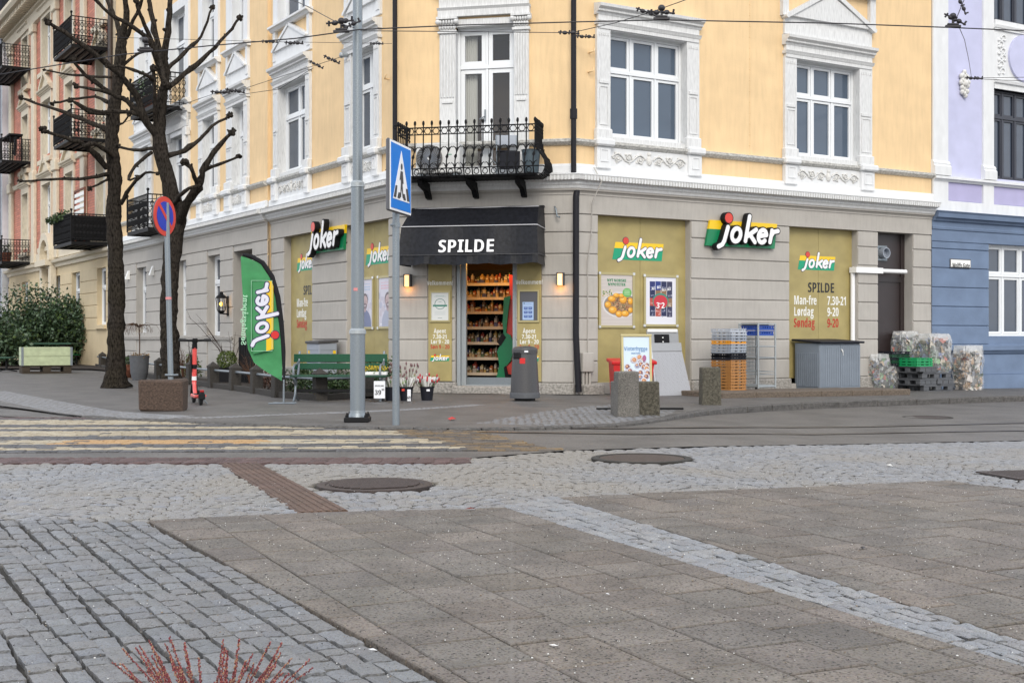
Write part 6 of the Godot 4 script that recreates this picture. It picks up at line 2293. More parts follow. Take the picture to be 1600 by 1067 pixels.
	for k in 4:
		b = MB.new()
		b.xf = Transform3D(Basis(Vector3.RIGHT, PI / 2), Vector3([-0.17, 0.32, 0.32, -0.17][k], 0.03, [-0.3, -0.3, 0.3, 0.3][k]))
		b.lathe([Vector2(0.0, -0.015), Vector2(0.03, -0.015), Vector2(0.03, 0.015), Vector2(0.0, 0.015)], 12)
		obj("castor", b, M.rubber, t)
	var shelf_at := t.position + Vector3.UP * 1.197
	var bc := crate_mesh(0.44, 0.55, 0.1, M.plastic_blue)
	crate("blue_tray", "blue tray on the roll cage's top shelf, under another blue tray", "blue trays on the roll cage", bc, shelf_at + FRX * 0.07, TR)
	crate("blue_tray", "blue tray on the roll cage's top shelf, upper of two", "blue trays on the roll cage", bc, shelf_at + FRX * 0.085 + Vector3.UP * 0.115, TR)
	crate("dark_tray", "black tray lying on the blue trays of the roll cage", "", crate_mesh(0.36, 0.45, 0.05, M.plastic_dark), shelf_at + FRX * 0.03 + Vector3(0, 0.216, -0.05), TR)
	# storage box
	t = thing("storage_shed", "grey ribbed plastic storage shed with black lid under the right board", "storage box", Vector3(6.866, -0.038, -28.489) + FRX * 0.64 + Vector3(-0.524, 0, -0.852) * 0.40, TR)
	b = MB.new()
	b.bbox(-0.64, 0.64, 0.0, 1.06, -0.40, 0.38, 0.015)
	obj("body", b, M.shed, t)
	for k in 2:
		var dr := MB.new()
		dr.bbox(-0.63 + k * 0.635, -0.005 + k * 0.635, 0.02, 1.02, 0.38, 0.395, 0.004)
		var d := obj("door", dr, M.shed, t)
		for j in 10:
			var x := -0.58 + k * 0.635 + j * 0.057
			dr = MB.new()
			dr.bbox(x, x + 0.042, 0.08, 0.97, 0.393, 0.405, 0.004)
			obj("rib", dr, M.shed, d)
	for j in 11:
		b = MB.new()
		b.bbox(-0.652, -0.638, 0.08, 0.84, -0.34 + j * 0.063, -0.295 + j * 0.063, 0.004)
		obj("side_rib", b, M.shed, t)
	b = MB.new()
	b.ring(-0.36, 0.36, 0.88, 1.02, -0.652, -0.638, 0.02)
	b.xf = Transform3D(Basis(Vector3.UP, PI / 2), Vector3.ZERO)
	obj("vent_panel", b, M.shed, t)
	b = MB.new()
	b.xf = Transform3D(Basis(Vector3.RIGHT, 0.06), Vector3(0, 1.08, 0))
	b.bbox(-0.69, 0.70, 0.0, 0.045, -0.46, 0.47, 0.012)
	obj("lid", b, M.plastic_dark, t)
	b = MB.new()
	b.tube([Vector3(0.02, 0.92, 0.41), Vector3(0.05, 0.86, 0.42)], 0.015, 6)
	b.tube([Vector3(0.05, 0.87, 0.42), Vector3(0.06, 0.78, 0.42)], 0.006, 5)
	obj("latch", b, M.paper_white, t)
	# pallets of grey plastic
	var pal := func(w: float, d: float) -> ArrayMesh:
		var m := MB.new()
		m.box(-w / 2, w / 2, 0.115, 0.145, -d / 2, d / 2)
		m.box(-w / 2, w / 2, 0.0, 0.022, d / 2 - 0.1, d / 2)
		m.box(-w / 2, w / 2, 0.0, 0.022, -d / 2, -d / 2 + 0.1)
		m.box(-w / 2, -w / 2 + 0.1, 0.0, 0.022, -d / 2, d / 2)
		for x in [-w / 2 + 0.005, -0.09, w / 2 - 0.185]:
			for z in [-d / 2 + 0.003, -0.07, d / 2 - 0.143]:
				m.bbox(x, x + 0.18, 0.02, 0.117, z, z + 0.14, 0.01)
		m.box(-0.05, 0.05, 0.118, 0.142, d / 2, d / 2 + 0.004)
		return m.mesh(M.pallet_grey)
	var big: ArrayMesh = pal.call(1.02, 0.8)
	var small: ArrayMesh = pal.call(0.58, 0.8)
	var inn := Vector3(-0.524, 0, -0.852)
	var pp := Vector3(9.237, -0.131, -29.798)
	var g0 := pp + FRX * 1.05 + inn * 0.4
	var put := func(m: ArrayMesh, p: Vector3, label: String) -> void:
		var o := MeshInstance3D.new()
		o.name = "plastic_pallet"
		o.mesh = m
		o.position = p
		o.rotation.y = TR
		add_child(o, true)
		tag(o, label, "pallet", "grey plastic pallets by the blue wall")
	put.call(big, g0, "long grey pallet at the bottom of the pallet pile")
	put.call(small, g0 + FRX * -0.36 + Vector3(0, 0.148, 0), "small grey pallet on the bottom pallet, left of two")
	put.call(small, g0 + FRX * 0.25 + Vector3(0, 0.148, 0.01), "small grey pallet on the bottom pallet, right of two")
	put.call(big, g0 + FRX * -0.06 + Vector3(0, 0.296, 0), "long grey pallet third from the ground, under the green trays' pallet")
	put.call(small, g0 + FRX * -0.36 + Vector3(0, 0.444, 0.02), "small grey pallet topmost in the pile, under the green trays")
	var gt := crate_mesh(0.56, 0.6, 0.075, M.plastic_green)
	for k in 3:
		crate("green_tray", "bright green tray on the topmost pallet, %s of three" % ["lowest", "middle", "topmost"][k], "green trays on the pallets", gt, g0 + FRX * -0.37 + Vector3(0, 0.592 + k * 0.062, 0.04) + inn * 0.02, TR)
	var kc := crate_mesh(0.62, 0.42, 0.07, M.plastic_dark)
	var kg := crate_mesh(0.62, 0.42, 0.07, mt("plastic_dark_green", 0.004, 0.05, 0.02, 0.5))
	for k in 5:
		crate("black_crate", "folded black and green crate behind the green trays, %s of five" % ORD[k], "black crates behind the green trays", kg if k % 2 else kc, g0 + FRX * -0.62 + inn * 0.42 + Vector3(0, 0.6 + k * 0.068, 0), TR)
	t = thing("crate_base", "dark plastic dolly under the black crates, behind the pallets", "dolly", g0 + FRX * -0.66 + inn * 0.68, TR)
	b = MB.new()
	b.bbox(-0.18, 0.3, 0.0, 0.6, -0.2, 0.2, 0.02)
	obj("body", b, M.plastic_dark, t)
	# clear sacks of waste packaging
	sack("clear sack of cans and packaging standing left of the pallets", Vector3(8.874, -0.066, -30.391) + inn * 0.2 + FRX * 0.02, 0.86, 0.82, 0.5, 91)
	sack("big clear sack of packaging lying on the pallet pile", g0 + FRX * 0.30 + inn * 0.02 + Vector3(0, 0.445, 0), 0.72, 0.92, 0.6, 92)
	sack("clear sack slumped behind the big one against the grey pier", g0 + FRX * -0.12 + inn * 0.5 + Vector3(0, 0.60, 0), 0.62, 0.82, 0.42, 93)
	sack("tall clear sack of cardboard and film on the ground by the blue wall", Vector3(11.190, -0.158, -31.127) + inn * 0.2 + FRX * 0.12, 0.64, 1.10, 0.5, 94)

func sack(label: String, p: Vector3, w: float, h: float, d: float, sd: int) -> void:
	var t := thing("waste_sack", label, "sack", p, TR)
	var g := RandomNumberGenerator.new()
	g.seed = sd
	var f := FastNoiseLite.new()
	f.seed = sd
	f.frequency = 2.6
	var skin := func(u: float, v: float) -> Vector3:
		var a := u * TAU
		var e := 0.42
		var cx := signf(cos(a)) * pow(absf(cos(a)), e)
		var cz := signf(sin(a)) * pow(absf(sin(a)), e)
		var k := 1.0 - 0.12 * pow(v, 6.0) + 0.06 * sin(v * PI)
		var q := Vector3(cx * w / 2 * k, v * h, -cz * d / 2 * k)
		var n := f.get_noise_3dv(q * Vector3(2.6, 0.8, 2.6)) * 0.07 + f.get_noise_3dv(q * Vector3(7.0, 2.0, 7.0)) * 0.022
		q += Vector3(cx, 0.4 * (1 if v > 0.8 else 0), -cz) * n * (0.4 if v < 0.05 else 1.0)
		q.y = maxf(q.y, 0.0)
		return q
	var b := MB.new()
	var U := 36
	var V := 16
	for i in U:
		for j in V:
			b.quad(skin.call(i / float(U), j / float(V)), skin.call((i + 1) / float(U), j / float(V)), skin.call((i + 1) / float(U), (j + 1) / float(V)), skin.call(i / float(U), (j + 1) / float(V)))
		b.tri(skin.call(i / float(U), 1.0), skin.call((i + 1) / float(U), 1.0), Vector3(g.randf_range(-0.02, 0.02), h * 1.03, 0))
	obj("film", b, M.bag, t)
	b = MB.new()
	for k in 22:
		var u0 := g.randf()
		var v0 := g.randf_range(0.0, 0.55)
		var vl := g.randf_range(0.2, 0.5)
		var wv := g.randf_range(-0.05, 0.05)
		for j in 5:
			var q := []
			for e in [[0, j], [1, j], [1, j + 1], [0, j + 1]]:
				var fv: float = e[1] / 5.0
				var uu: float = u0 + wv * fv + (0.012 * sin(PI * fv) * e[0])
				var p3: Vector3 = skin.call(uu, minf(v0 + vl * fv, 1.0))
				q.append(p3 + Vector3(p3.x, 0, p3.z).normalized() * (0.004 + 0.012 * e[0]))
			b.quad(q[0], q[1], q[2], q[3])
	for i in U:
		for j in range(clampi(13 + int(4.0 * f.get_noise_2d(i * 9.0, sd)), 11, 15), V):
			var q := []
			for e in [[i, j], [i + 1, j], [i + 1, j + 1], [i, j + 1]]:
				q.append(skin.call(e[0] / float(U), e[1] / float(V)) * Vector3(1.012, 1.004, 1.012))
			b.quad(q[0], q[1], q[2], q[3])
	stuff(obj("folds", b, M.bag_fold, t))
	b = MB.new()
	var cols := [Color(0.42, 0.42, 0.42), Color(0.34, 0.36, 0.41), Color(0.2, 0.23, 0.28), Color(0.12, 0.16, 0.14), Color(0.10, 0.13, 0.11), Color(0.25, 0.28, 0.27), Color(0.5, 0.12, 0.08), Color(0.4, 0.28, 0.16), Color(0.16, 0.32, 0.14), Color(0.12, 0.15, 0.3), Color(0.62, 0.55, 0.45), Color(0.06, 0.07, 0.08)]
	for i in 460:
		b.col = cols[g.randi() % cols.size()]
		if sd == 94 and g.randf() < 0.5:
			b.col = [Color(0.45, 0.3, 0.18), Color(0.6, 0.55, 0.5)][g.randi() % 2]
		b.col = b.col.lerp(Color(0.30, 0.30, 0.30), 0.12)
		var v := g.randf_range(0.03, 0.86)
		var q: Vector3 = skin.call(g.randf(), v) * Vector3(1, 1, 1)
		var k := g.randf_range(0.55, 0.83)
		q = Vector3(q.x * k, q.y, q.z * k)
		var s := g.randf_range(0.035, 0.09)
		b.xf = Transform3D(Basis(Vector3(g.randf() - 0.5, g.randf() - 0.5, g.randf() - 0.5).normalized(), g.randf() * TAU), q)
		b.quad(Vector3(-s, -s * 0.6, 0), Vector3(s, -s * 0.7, 0.01), Vector3(s * 0.8, s * 0.6, 0), Vector3(-s * 0.9, s * 0.7, 0.015))
		b.quad(Vector3(-s * 0.9, s * 0.7, 0.015), Vector3(s * 0.8, s * 0.6, 0), Vector3(s * 0.6, s * 1.1, -0.02), Vector3(-s * 0.6, s * 1.2, -0.03))
	b.xf = Transform3D()
	b.col = Color(0.13, 0.13, 0.13)
	b.bbox(-w * 0.33, w * 0.33, 0.03, h * 0.86, -d * 0.3, d * 0.3, 0.05)
	obj("contents", b, M.vivid, t)

func by_the_entrance() -> void:
	# bollards
	var bol := func(label: String, p: Vector3, w: float, h: float, turn: float, m: Material, sd: int, d := -1.0) -> void:
		var t := thing("concrete_bollard", label, "bollard", p, turn, "concrete bollards on the pavement")
		var b := MB.new()
		var dd := w if d < 0 else d
		b.bbox(-w / 2, w / 2, -0.1, h, -dd / 2, dd / 2, 0.012)
		for i in b.v.size():
			b.v[i] *= Vector3(1.0 + 0.05 * (1.0 - b.v[i].y / h), 1, 1.0 + 0.05 * (1.0 - b.v[i].y / h))
		obj("post", rough_up(b, 0.006, sd), m, t)
	bol.call("tallest grey concrete bollard, foremost of the cluster at the kerb", Vector3(1.679, -0.005, -18.660) + Vector3(0, 0, -0.16), 0.31, 0.665, 0.15, M.concrete_light, 1)
	bol.call("narrow concrete bollard peeping out left behind the tallest one", Vector3(1.618, -0.004, -19.258) + Vector3(0, 0, -0.14), 0.20, 0.50, 0.15, M.concrete_light, 2)
	bol.call("squat mossy concrete block right beside the tallest bollard", Vector3(2.054, -0.010, -19.198) + Vector3(0, 0, -0.14), 0.325, 0.50, -0.04, M.concrete, 3)
	bol.call("single mossy concrete bollard standing before the tray stack", Vector3(3.492, -0.031, -22.420) + Vector3(0, 0, -0.14), 0.325, 0.66, 0.1, M.concrete, 4, 0.26)
	# red bin
	var t := thing("red_bin", "bright red plastic bin behind the pavement poster stand", "bin", Vector3(1.961, -0.009, -25.303) + Vector3(0.40, 0, -0.16), 0.16)
	var b := MB.new()
	for i in 1:
		var q := [Vector3(-0.37, 0, 0.17), Vector3(0.36, 0, 0.17), Vector3(0.43, 0.66, 0.22), Vector3(-0.40, 0.66, 0.22), Vector3(-0.37, 0, -0.17), Vector3(0.36, 0, -0.17), Vector3(0.43, 0.66, -0.2), Vector3(-0.40, 0.66, -0.2)]
		b.quad(q[0], q[1], q[2], q[3]); b.quad(q[1], q[5], q[6], q[2]); b.quad(q[5], q[4], q[7], q[6]); b.quad(q[4], q[0], q[3], q[7])
	obj("body", b, M.plastic_red, t)
	b = MB.new()
	b.xf = Transform3D(Basis(Vector3.RIGHT, 0.12), Vector3(0, 0.69, 0))
	b.bbox(-0.44, 0.48, -0.04, 0.03, -0.24, 0.25, 0.015)
	obj("lid", b, M.plastic_red, t)
	# pavement sign
	t = thing("pavement_sign", "poster stand with winter food offer behind the concrete bollards", "sign", Vector3(2.007, -0.010, -20.694), 0.05)
	var lean := Transform3D(Basis(Vector3.RIGHT, -0.13), Vector3(0, 0.06, 0.16))
	b = MB.new()
	b.xf = lean
	b.ring(-0.245, 0.245, 0.02, 1.16, -0.012, 0.016, 0.035)
	b.bbox(-0.255, 0.255, 1.13, 1.17, -0.02, 0.024, 0.008)
	obj("frame", b, M.olive_metal, t)
	b = MB.new()
	b.xf = lean
	b.quad(Vector3(-0.21, 0.055, 0.004), Vector3(0.21, 0.055, 0.004), Vector3(0.21, 1.125, 0.004), Vector3(-0.21, 1.125, 0.004))
	obj("print", b, print_mat(2), t)
	words(t, "Vinterhygge", t.transform * lean * Transform3D(Basis(), Vector3(-0.01, 0.93, 0.006)), 0.06, mt("ink_blue", 0.10, 0.22, 0.40, 0.6), sans, 0.78)
	words(t, "med hele", t.transform * lean * Transform3D(Basis(), Vector3(-0.01, 0.86, 0.006)), 0.03, M.ink_blue, sans, 0.8)
	words(t, "3.30", t.transform * lean * Transform3D(Basis(), Vector3(0.115, 0.215, 0.006)), 0.075, M.letter_white, sans, 0.8)
	b = MB.new()
	var lean2 := Transform3D(Basis(Vector3.RIGHT, 0.13), Vector3(0, 0.06, -0.16))
	b.xf = lean2
	b.ring(-0.245, 0.245, 0.02, 1.15, -0.012, 0.012, 0.035)
	b.box(-0.21, 0.21, 0.055, 1.115, -0.004, 0.004)
	obj("rear_frame", b, M.olive_metal, t)
	b = MB.new()
	b.tube([Vector3(-0.66, 0.02, 0.12), Vector3(0.0, 0.03, 0.2), Vector3(0.72, 0.03, 0.3)], 0.02, 6)
	b.bbox(-0.25, 0.25, 0.0, 0.08, -0.2, 0.22, 0.02)
	obj("foot_bar", b, M.black, t)
	# loading ramps leaning on the wall
	for k in 2:
		t = thing("loading_ramp", ["wide checker-plate aluminium ramp leaning on the olive board", "smaller aluminium ramp with black grip pad behind the wide ramp"][k], "ramp", (Vector3(3.272, -0.028, -25.970) if k == 0 else FR * Vector3(2.219, 0.0, 0.12)), TR, "aluminium ramps against the wall")
		b = MB.new()
		b.xf = Transform3D(Basis(Vector3.RIGHT, -0.17 if k == 0 else -0.1), Vector3.ZERO)
		if k == 0:
			b.prism(v2([-0.44, 0.0, 0.47, 0.0, 0.34, 0.9, -0.44, 0.9]), -0.02, 0.02)
			obj("plate", b, mt("ramp_white", 0.50, 0.51, 0.54, 0.5, {"tex": "grain", "s": 3.0, "bump": "rough", "cm": 0.4}), t)
			var m := MB.new()
			m.xf = b.xf
			for i in 15:
				for j in 18:
					var x := -0.40 + i * 0.056 + (0.028 if j % 2 else 0.0)
					var yy := 0.03 + j * 0.048
					if x < 0.44 - yy * 0.14:
						m.stroke([Vector2(x - 0.012, yy - 0.012 * (1 if (i + j) % 2 else -1)), Vector2(x + 0.012, yy + 0.012 * (1 if (i + j) % 2 else -1))], 0.003, 0.02, 0.023)
			stuff(obj("grip_pattern", m, M.ramp_white, t))
			m = MB.new()
			m.xf = b.xf
			m.bbox(-0.44, 0.34, 0.905, 1.08, -0.02, 0.03, 0.006)
			obj("hinge_flap", m, M.steel_plate, t)
			m = MB.new()
			m.xf = b.xf
			m.bbox(-0.475, -0.445, 0.0, 1.08, -0.03, 0.05, 0.008)
			obj("edge_rail", m, M.steel, t)
		else:
			b.bbox(-0.42, 0.42, 0.0, 1.32, -0.02, 0.02, 0.01)
			obj("plate", b, M.steel_plate, t)
			var m := MB.new()
			m.xf = b.xf
			m.bbox(-0.42, 0.38, 1.26, 1.33, 0.02, 0.05, 0.01)
			obj("lip", m, M.paper_white, t)
			m = MB.new()
			m.xf = b.xf
			m.bbox(-0.24, 0.16, 1.0, 1.22, 0.02, 0.028, 0.004)
			obj("grip_pad", m, M.black_soft, t)
			for yy in [1.06, 1.15]:
				m = MB.new()
				m.xf = b.xf
				m.disc(Vector2(-0.02, yy), 0.016, 0.02, 0.036, 12)
				obj("bolt", m, M.paper_white, t)
	# electricity cabinet
	t = thing("electricity_cabinet", "small grey electricity cabinet against the pier behind the bench", "cabinet", FL * Vector3(-3.110, 0, 0.36), TL)
	b = MB.new()
	b.bbox(-0.36, 0.36, 0.0, 1.02, -0.22, 0.22, 0.012)
	obj("body", b, M.plastic_grey_light, t)
	b = MB.new()
	b.xf = Transform3D(Basis(Vector3.RIGHT, 0.06), Vector3(0, 1.02, 0))
	b.bbox(-0.39, 0.39, 0.0, 0.06, -0.25, 0.25, 0.012)
	obj("lid", b, M.plastic_grey, t)
	for s in [0.86, 0.72, 0.58]:
		b = MB.new()
		b.box(0.36, 0.366, s, s + 0.008, -0.18, 0.18)
		b.box(-0.3, 0.3, s, s + 0.008, 0.22, 0.226)
		obj("seam", b, M.galv, t)
	b = MB.new()
	b.bbox(0.361, 0.368, 0.78, 0.85, -0.19, -0.12, 0.003)
	b.bbox(-0.26, -0.18, 0.78, 0.85, 0.221, 0.228, 0.003)
	obj("warning_label", b, M.sign_yellow, t)

# ---------- trees, plants, fence

func limb(par: Node3D, called: String, p: Array, r0: float, r1: float, sd: int, knob := true, sides := 9) -> void:
	var g := RandomNumberGenerator.new()
	g.seed = sd
	# smooth the given points, then let the branch wander and thicken unevenly
	var q := []
	for i in p.size() - 1:
		var a: Vector3 = p[maxi(i - 1, 0)]
		var d: Vector3 = p[mini(i + 2, p.size() - 1)]
		var n := maxi(3, int((p[i + 1] - p[i]).length() / 0.16))
		for k in n:
			q.append(p[i].cubic_interpolate(p[i + 1], a, d, k / float(n)))
	q.append(p[p.size() - 1])
	var rad := []
	for i in q.size():
		var f := i / float(q.size() - 1)
		rad.append(lerpf(r0 * 0.80, r1 * 0.55, f) * g.randf_range(0.88, 1.14) * (1.28 if g.randf() < 0.12 else 1.0))
		if i > 0 and i < q.size() - 1:
			q[i] += Vector3(g.randf_range(-1, 1), g.randf_range(-1, 1), g.randf_range(-1, 1)) * r1 * 0.35
	var b := MB.new()
	b.tube(q, rad, sides)
	# pruned stubs along the limb and a fist at its end
	for i in range(2, q.size() - 1):
		if r0 < 0.12 and g.randf() < 0.45:
			var dir := Vector3(g.randf_range(-1, 1), g.randf_range(-0.4, 1), g.randf_range(-1, 1)).normalized()
			b.tube([q[i], q[i] + dir * rad[i] * 1.25, q[i] + dir * rad[i] * 1.8], [rad[i] * 0.7, rad[i] * 0.55, rad[i] * 0.3], 6)
	if knob:
		var e: Vector3 = q[q.size() - 1]
		for k in 9:
			var o := Vector3(g.randf_range(-1, 1), g.randf_range(-1, 1), g.randf_range(-1, 1)) * r1 * 0.9
			b.ball(e + o, Vector3.ONE * r1 * g.randf_range(0.6, 1.0), 5, 6)
		for k in 5:
			var dir := Vector3(g.randf_range(-1, 1), g.randf_range(-0.3, 1), g.randf_range(-1, 1)).normalized()
			b.tube([e, e + dir * r1 * 1.9], [r1 * 0.5, r1 * 0.28], 5)
	b.xf = Transform3D()
	for i in b.v.size():
		b.v[i] -= par.position
	obj(called, b, M.bark, par)

func trees() -> void:
	var t := thing("pollarded_tree", "pollarded bare street tree left of the grey pot, with knobbly branches reaching left", "tree", Vector3(-9.145, 0.000, -29.500), 0.0, "pollarded street trees")
	var d := -t.position.z
	var b := MB.new()
	trunk(t, [Vector3(-9.006, 0.001, -29.100), Vector3(-9.021, 0.234, -29.100), Vector3(-9.021, 0.962, -29.100), Vector3(-8.992, 1.980, -29.100), Vector3(-9.021, 2.999, -29.100), Vector3(-9.065, 4.017, -29.100), Vector3(-9.050, 4.599, -29.100), Vector3(-9.094, 5.909, -29.100), Vector3(-8.977, 6.927, -29.100), Vector3(-8.876, 7.917, -29.100)], [0.36, 0.235, 0.175, 0.18, 0.16, 0.165, 0.145, 0.14, 0.125, 0.105], 3)
	var s := 100
	for q in [
		[[Vector3(-9.193, 4.994, -29.000), Vector3(-9.519, 5.441, -28.500), Vector3(-9.842, 5.537, -28.200), Vector3(-10.276, 5.688, -28.000)], 0.085, 0.055],
		[[Vector3(-9.227, 5.881, -29.200), Vector3(-10.182, 6.286, -29.600), Vector3(-11.520, 6.760, -30.000)], 0.07, 0.04],
		[[Vector3(-9.164, 4.848, -29.000), Vector3(-9.514, 4.673, -28.400), Vector3(-9.870, 4.635, -28.200), Vector3(-10.626, 4.520, -27.600)], 0.06, 0.035],
		[[Vector3(-9.106, 6.211, -29.000), Vector3(-9.438, 6.185, -28.600), Vector3(-9.763, 6.401, -28.300)], 0.055, 0.04],
		[[Vector3(-9.259, 6.527, -29.300), Vector3(-9.650, 6.715, -29.600), Vector3(-10.286, 6.711, -29.900), Vector3(-10.872, 6.661, -30.200)], 0.05, 0.035],
		[[Vector3(-9.123, 7.058, -29.100), Vector3(-9.849, 7.163, -29.400), Vector3(-10.390, 7.248, -29.600), Vector3(-10.907, 7.378, -29.800)], 0.045, 0.025],
		[[Vector3(-9.075, 5.269, -28.900), Vector3(-9.202, 5.426, -28.400), Vector3(-9.357, 5.353, -28.100)], 0.06, 0.06],
		[[Vector3(-8.874, 4.181, -29.000), Vector3(-8.553, 4.538, -28.700), Vector3(-8.137, 4.801, -28.400), Vector3(-7.826, 4.761, -28.200)], 0.065, 0.03],
		[[Vector3(-8.876, 7.320, -29.100), Vector3(-8.585, 7.663, -29.400), Vector3(-8.288, 7.781, -29.600)], 0.05, 0.04],
		[[Vector3(-8.905, 7.800, -29.100), Vector3(-9.024, 8.285, -29.300), Vector3(-9.383, 8.950, -29.600), Vector3(-9.685, 9.598, -29.800)], 0.08, 0.045],
		[[Vector3(-8.876, 7.829, -29.100), Vector3(-8.758, 8.357, -29.000), Vector3(-8.757, 8.911, -28.900), Vector3(-8.669, 9.604, -28.800)], 0.11, 0.07],
		[[Vector3(-8.788, 7.946, -29.100), Vector3(-8.525, 8.308, -28.800), Vector3(-8.265, 8.688, -28.600), Vector3(-8.094, 9.089, -28.500)], 0.06, 0.04],
		[[Vector3(-8.961, 5.965, -29.000), Vector3(-8.755, 5.975, -28.800), Vector3(-8.610, 6.131, -28.700)], 0.03, 0.025],
		[[Vector3(-9.164, 4.732, -29.000), Vector3(-9.266, 4.569, -28.600), Vector3(-9.386, 4.446, -28.400)], 0.035, 0.035]]:
		limb(t, "branch", q[0], q[1], q[2], s)
		s += 1
	t = thing("pollarded_tree", "forked pollarded bare tree behind the stone block and no-parking sign", "tree", Vector3(-7.229, 0.000, -27.126), 0.0, "pollarded street trees")
	trunk(t, [Vector3(-7.236, -0.012, -27.100), Vector3(-7.236, 0.231, -27.100), Vector3(-7.249, 0.841, -27.100), Vector3(-7.276, 1.790, -27.100), Vector3(-7.209, 2.874, -27.100), Vector3(-7.114, 3.687, -27.100), Vector3(-7.222, 4.229, -27.100), Vector3(-7.371, 4.839, -27.100), Vector3(-7.493, 5.489, -27.100), Vector3(-7.425, 6.126, -27.100), Vector3(-7.358, 6.505, -27.100)], [0.32, 0.22, 0.18, 0.17, 0.175, 0.185, 0.165, 0.15, 0.14, 0.11, 0.10], 8)
	for q in [
		[[Vector3(-7.493, 5.380, -27.100), Vector3(-7.745, 5.776, -26.800), Vector3(-7.796, 6.106, -26.700), Vector3(-7.937, 6.374, -26.500), Vector3(-8.214, 6.682, -26.200), Vector3(-8.643, 7.037, -25.800), Vector3(-9.220, 7.416, -25.400)], 0.11, 0.05],
		[[Vector3(-7.772, 5.803, -26.800), Vector3(-8.037, 6.079, -26.700), Vector3(-8.339, 6.221, -26.600), Vector3(-8.771, 6.545, -26.300), Vector3(-8.978, 6.818, -26.100)], 0.08, 0.05],
		[[Vector3(-7.799, 5.816, -26.800), Vector3(-8.166, 5.848, -26.600), Vector3(-8.606, 5.826, -26.400), Vector3(-9.039, 6.001, -26.200)], 0.06, 0.035],
		[[Vector3(-8.352, 6.221, -26.600), Vector3(-8.613, 6.256, -26.300), Vector3(-8.913, 6.283, -26.100)], 0.05, 0.045],
		[[Vector3(-7.520, 5.675, -27.000), Vector3(-7.463, 6.186, -26.700), Vector3(-7.433, 6.705, -26.500)], 0.06, 0.055],
		[[Vector3(-7.461, 6.500, -26.600), Vector3(-7.522, 6.545, -26.300), Vector3(-7.882, 6.661, -26.100), Vector3(-8.216, 6.666, -26.000)], 0.05, 0.035],
		[[Vector3(-7.371, 6.424, -27.100), Vector3(-7.534, 7.314, -27.200), Vector3(-7.671, 7.882, -27.300), Vector3(-7.836, 8.646, -27.400)], 0.10, 0.07],
		[[Vector3(-7.371, 6.505, -27.100), Vector3(-7.317, 7.188, -27.000), Vector3(-7.196, 7.972, -26.900), Vector3(-7.102, 8.751, -26.800)], 0.115, 0.08],
		[[Vector3(-7.385, 6.600, -27.100), Vector3(-7.501, 7.285, -26.600), Vector3(-7.637, 7.809, -26.200), Vector3(-7.673, 8.031, -26.100)], 0.07, 0.05],
		[[Vector3(-7.412, 6.668, -27.100), Vector3(-7.566, 7.341, -26.500), Vector3(-8.151, 7.719, -26.000), Vector3(-8.411, 7.953, -25.800), Vector3(-8.576, 8.156, -25.600)], 0.075, 0.045],
		[[Vector3(-7.303, 6.830, -27.100), Vector3(-6.958, 7.340, -27.500), Vector3(-6.745, 7.662, -27.700), Vector3(-6.543, 8.336, -27.900)], 0.06, 0.04],
		[[Vector3(-7.317, 6.437, -27.100), Vector3(-6.928, 6.935, -27.600), Vector3(-6.398, 7.606, -28.000), Vector3(-6.028, 8.213, -28.300)], 0.075, 0.05],
		[[Vector3(-7.290, 5.001, -27.100), Vector3(-7.040, 5.167, -27.500), Vector3(-6.783, 5.461, -27.800), Vector3(-6.580, 5.758, -28.000), Vector3(-6.254, 6.062, -28.300)], 0.075, 0.05],
		[[Vector3(-7.100, 3.551, -27.100), Vector3(-6.822, 3.890, -26.700), Vector3(-6.585, 4.135, -26.500), Vector3(-6.442, 4.308, -26.400), Vector3(-6.365, 4.586, -26.300), Vector3(-6.128, 4.954, -26.300), Vector3(-5.760, 5.362, -26.300)], 0.14, 0.06],
		[[Vector3(-6.351, 4.573, -26.300), Vector3(-6.118, 4.744, -26.600), Vector3(-5.743, 4.959, -26.900)], 0.055, 0.04],
		[[Vector3(-6.481, 4.242, -26.400), Vector3(-6.500, 4.521, -26.000), Vector3(-6.617, 4.676, -25.900)], 0.06, 0.06],
		[[Vector3(-7.142, 3.974, -27.000), Vector3(-6.707, 4.141, -26.200), Vector3(-6.444, 4.297, -26.300)], 0.07, 0.05],
		[[Vector3(-7.588, 5.150, -27.100), Vector3(-8.083, 5.167, -27.400), Vector3(-8.545, 5.280, -27.700)], 0.05, 0.045],
		[[Vector3(-7.642, 5.069, -27.100), Vector3(-7.850, 4.744, -26.700), Vector3(-7.963, 4.426, -26.500), Vector3(-7.735, 4.454, -26.400)], 0.05, 0.035],
		[[Vector3(-7.453, 7.142, -27.100), Vector3(-7.288, 6.633, -26.600), Vector3(-7.129, 6.387, -26.500)], 0.06, 0.07]]:
		limb(t, "branch", q[0], q[1], q[2], s)
		s += 1

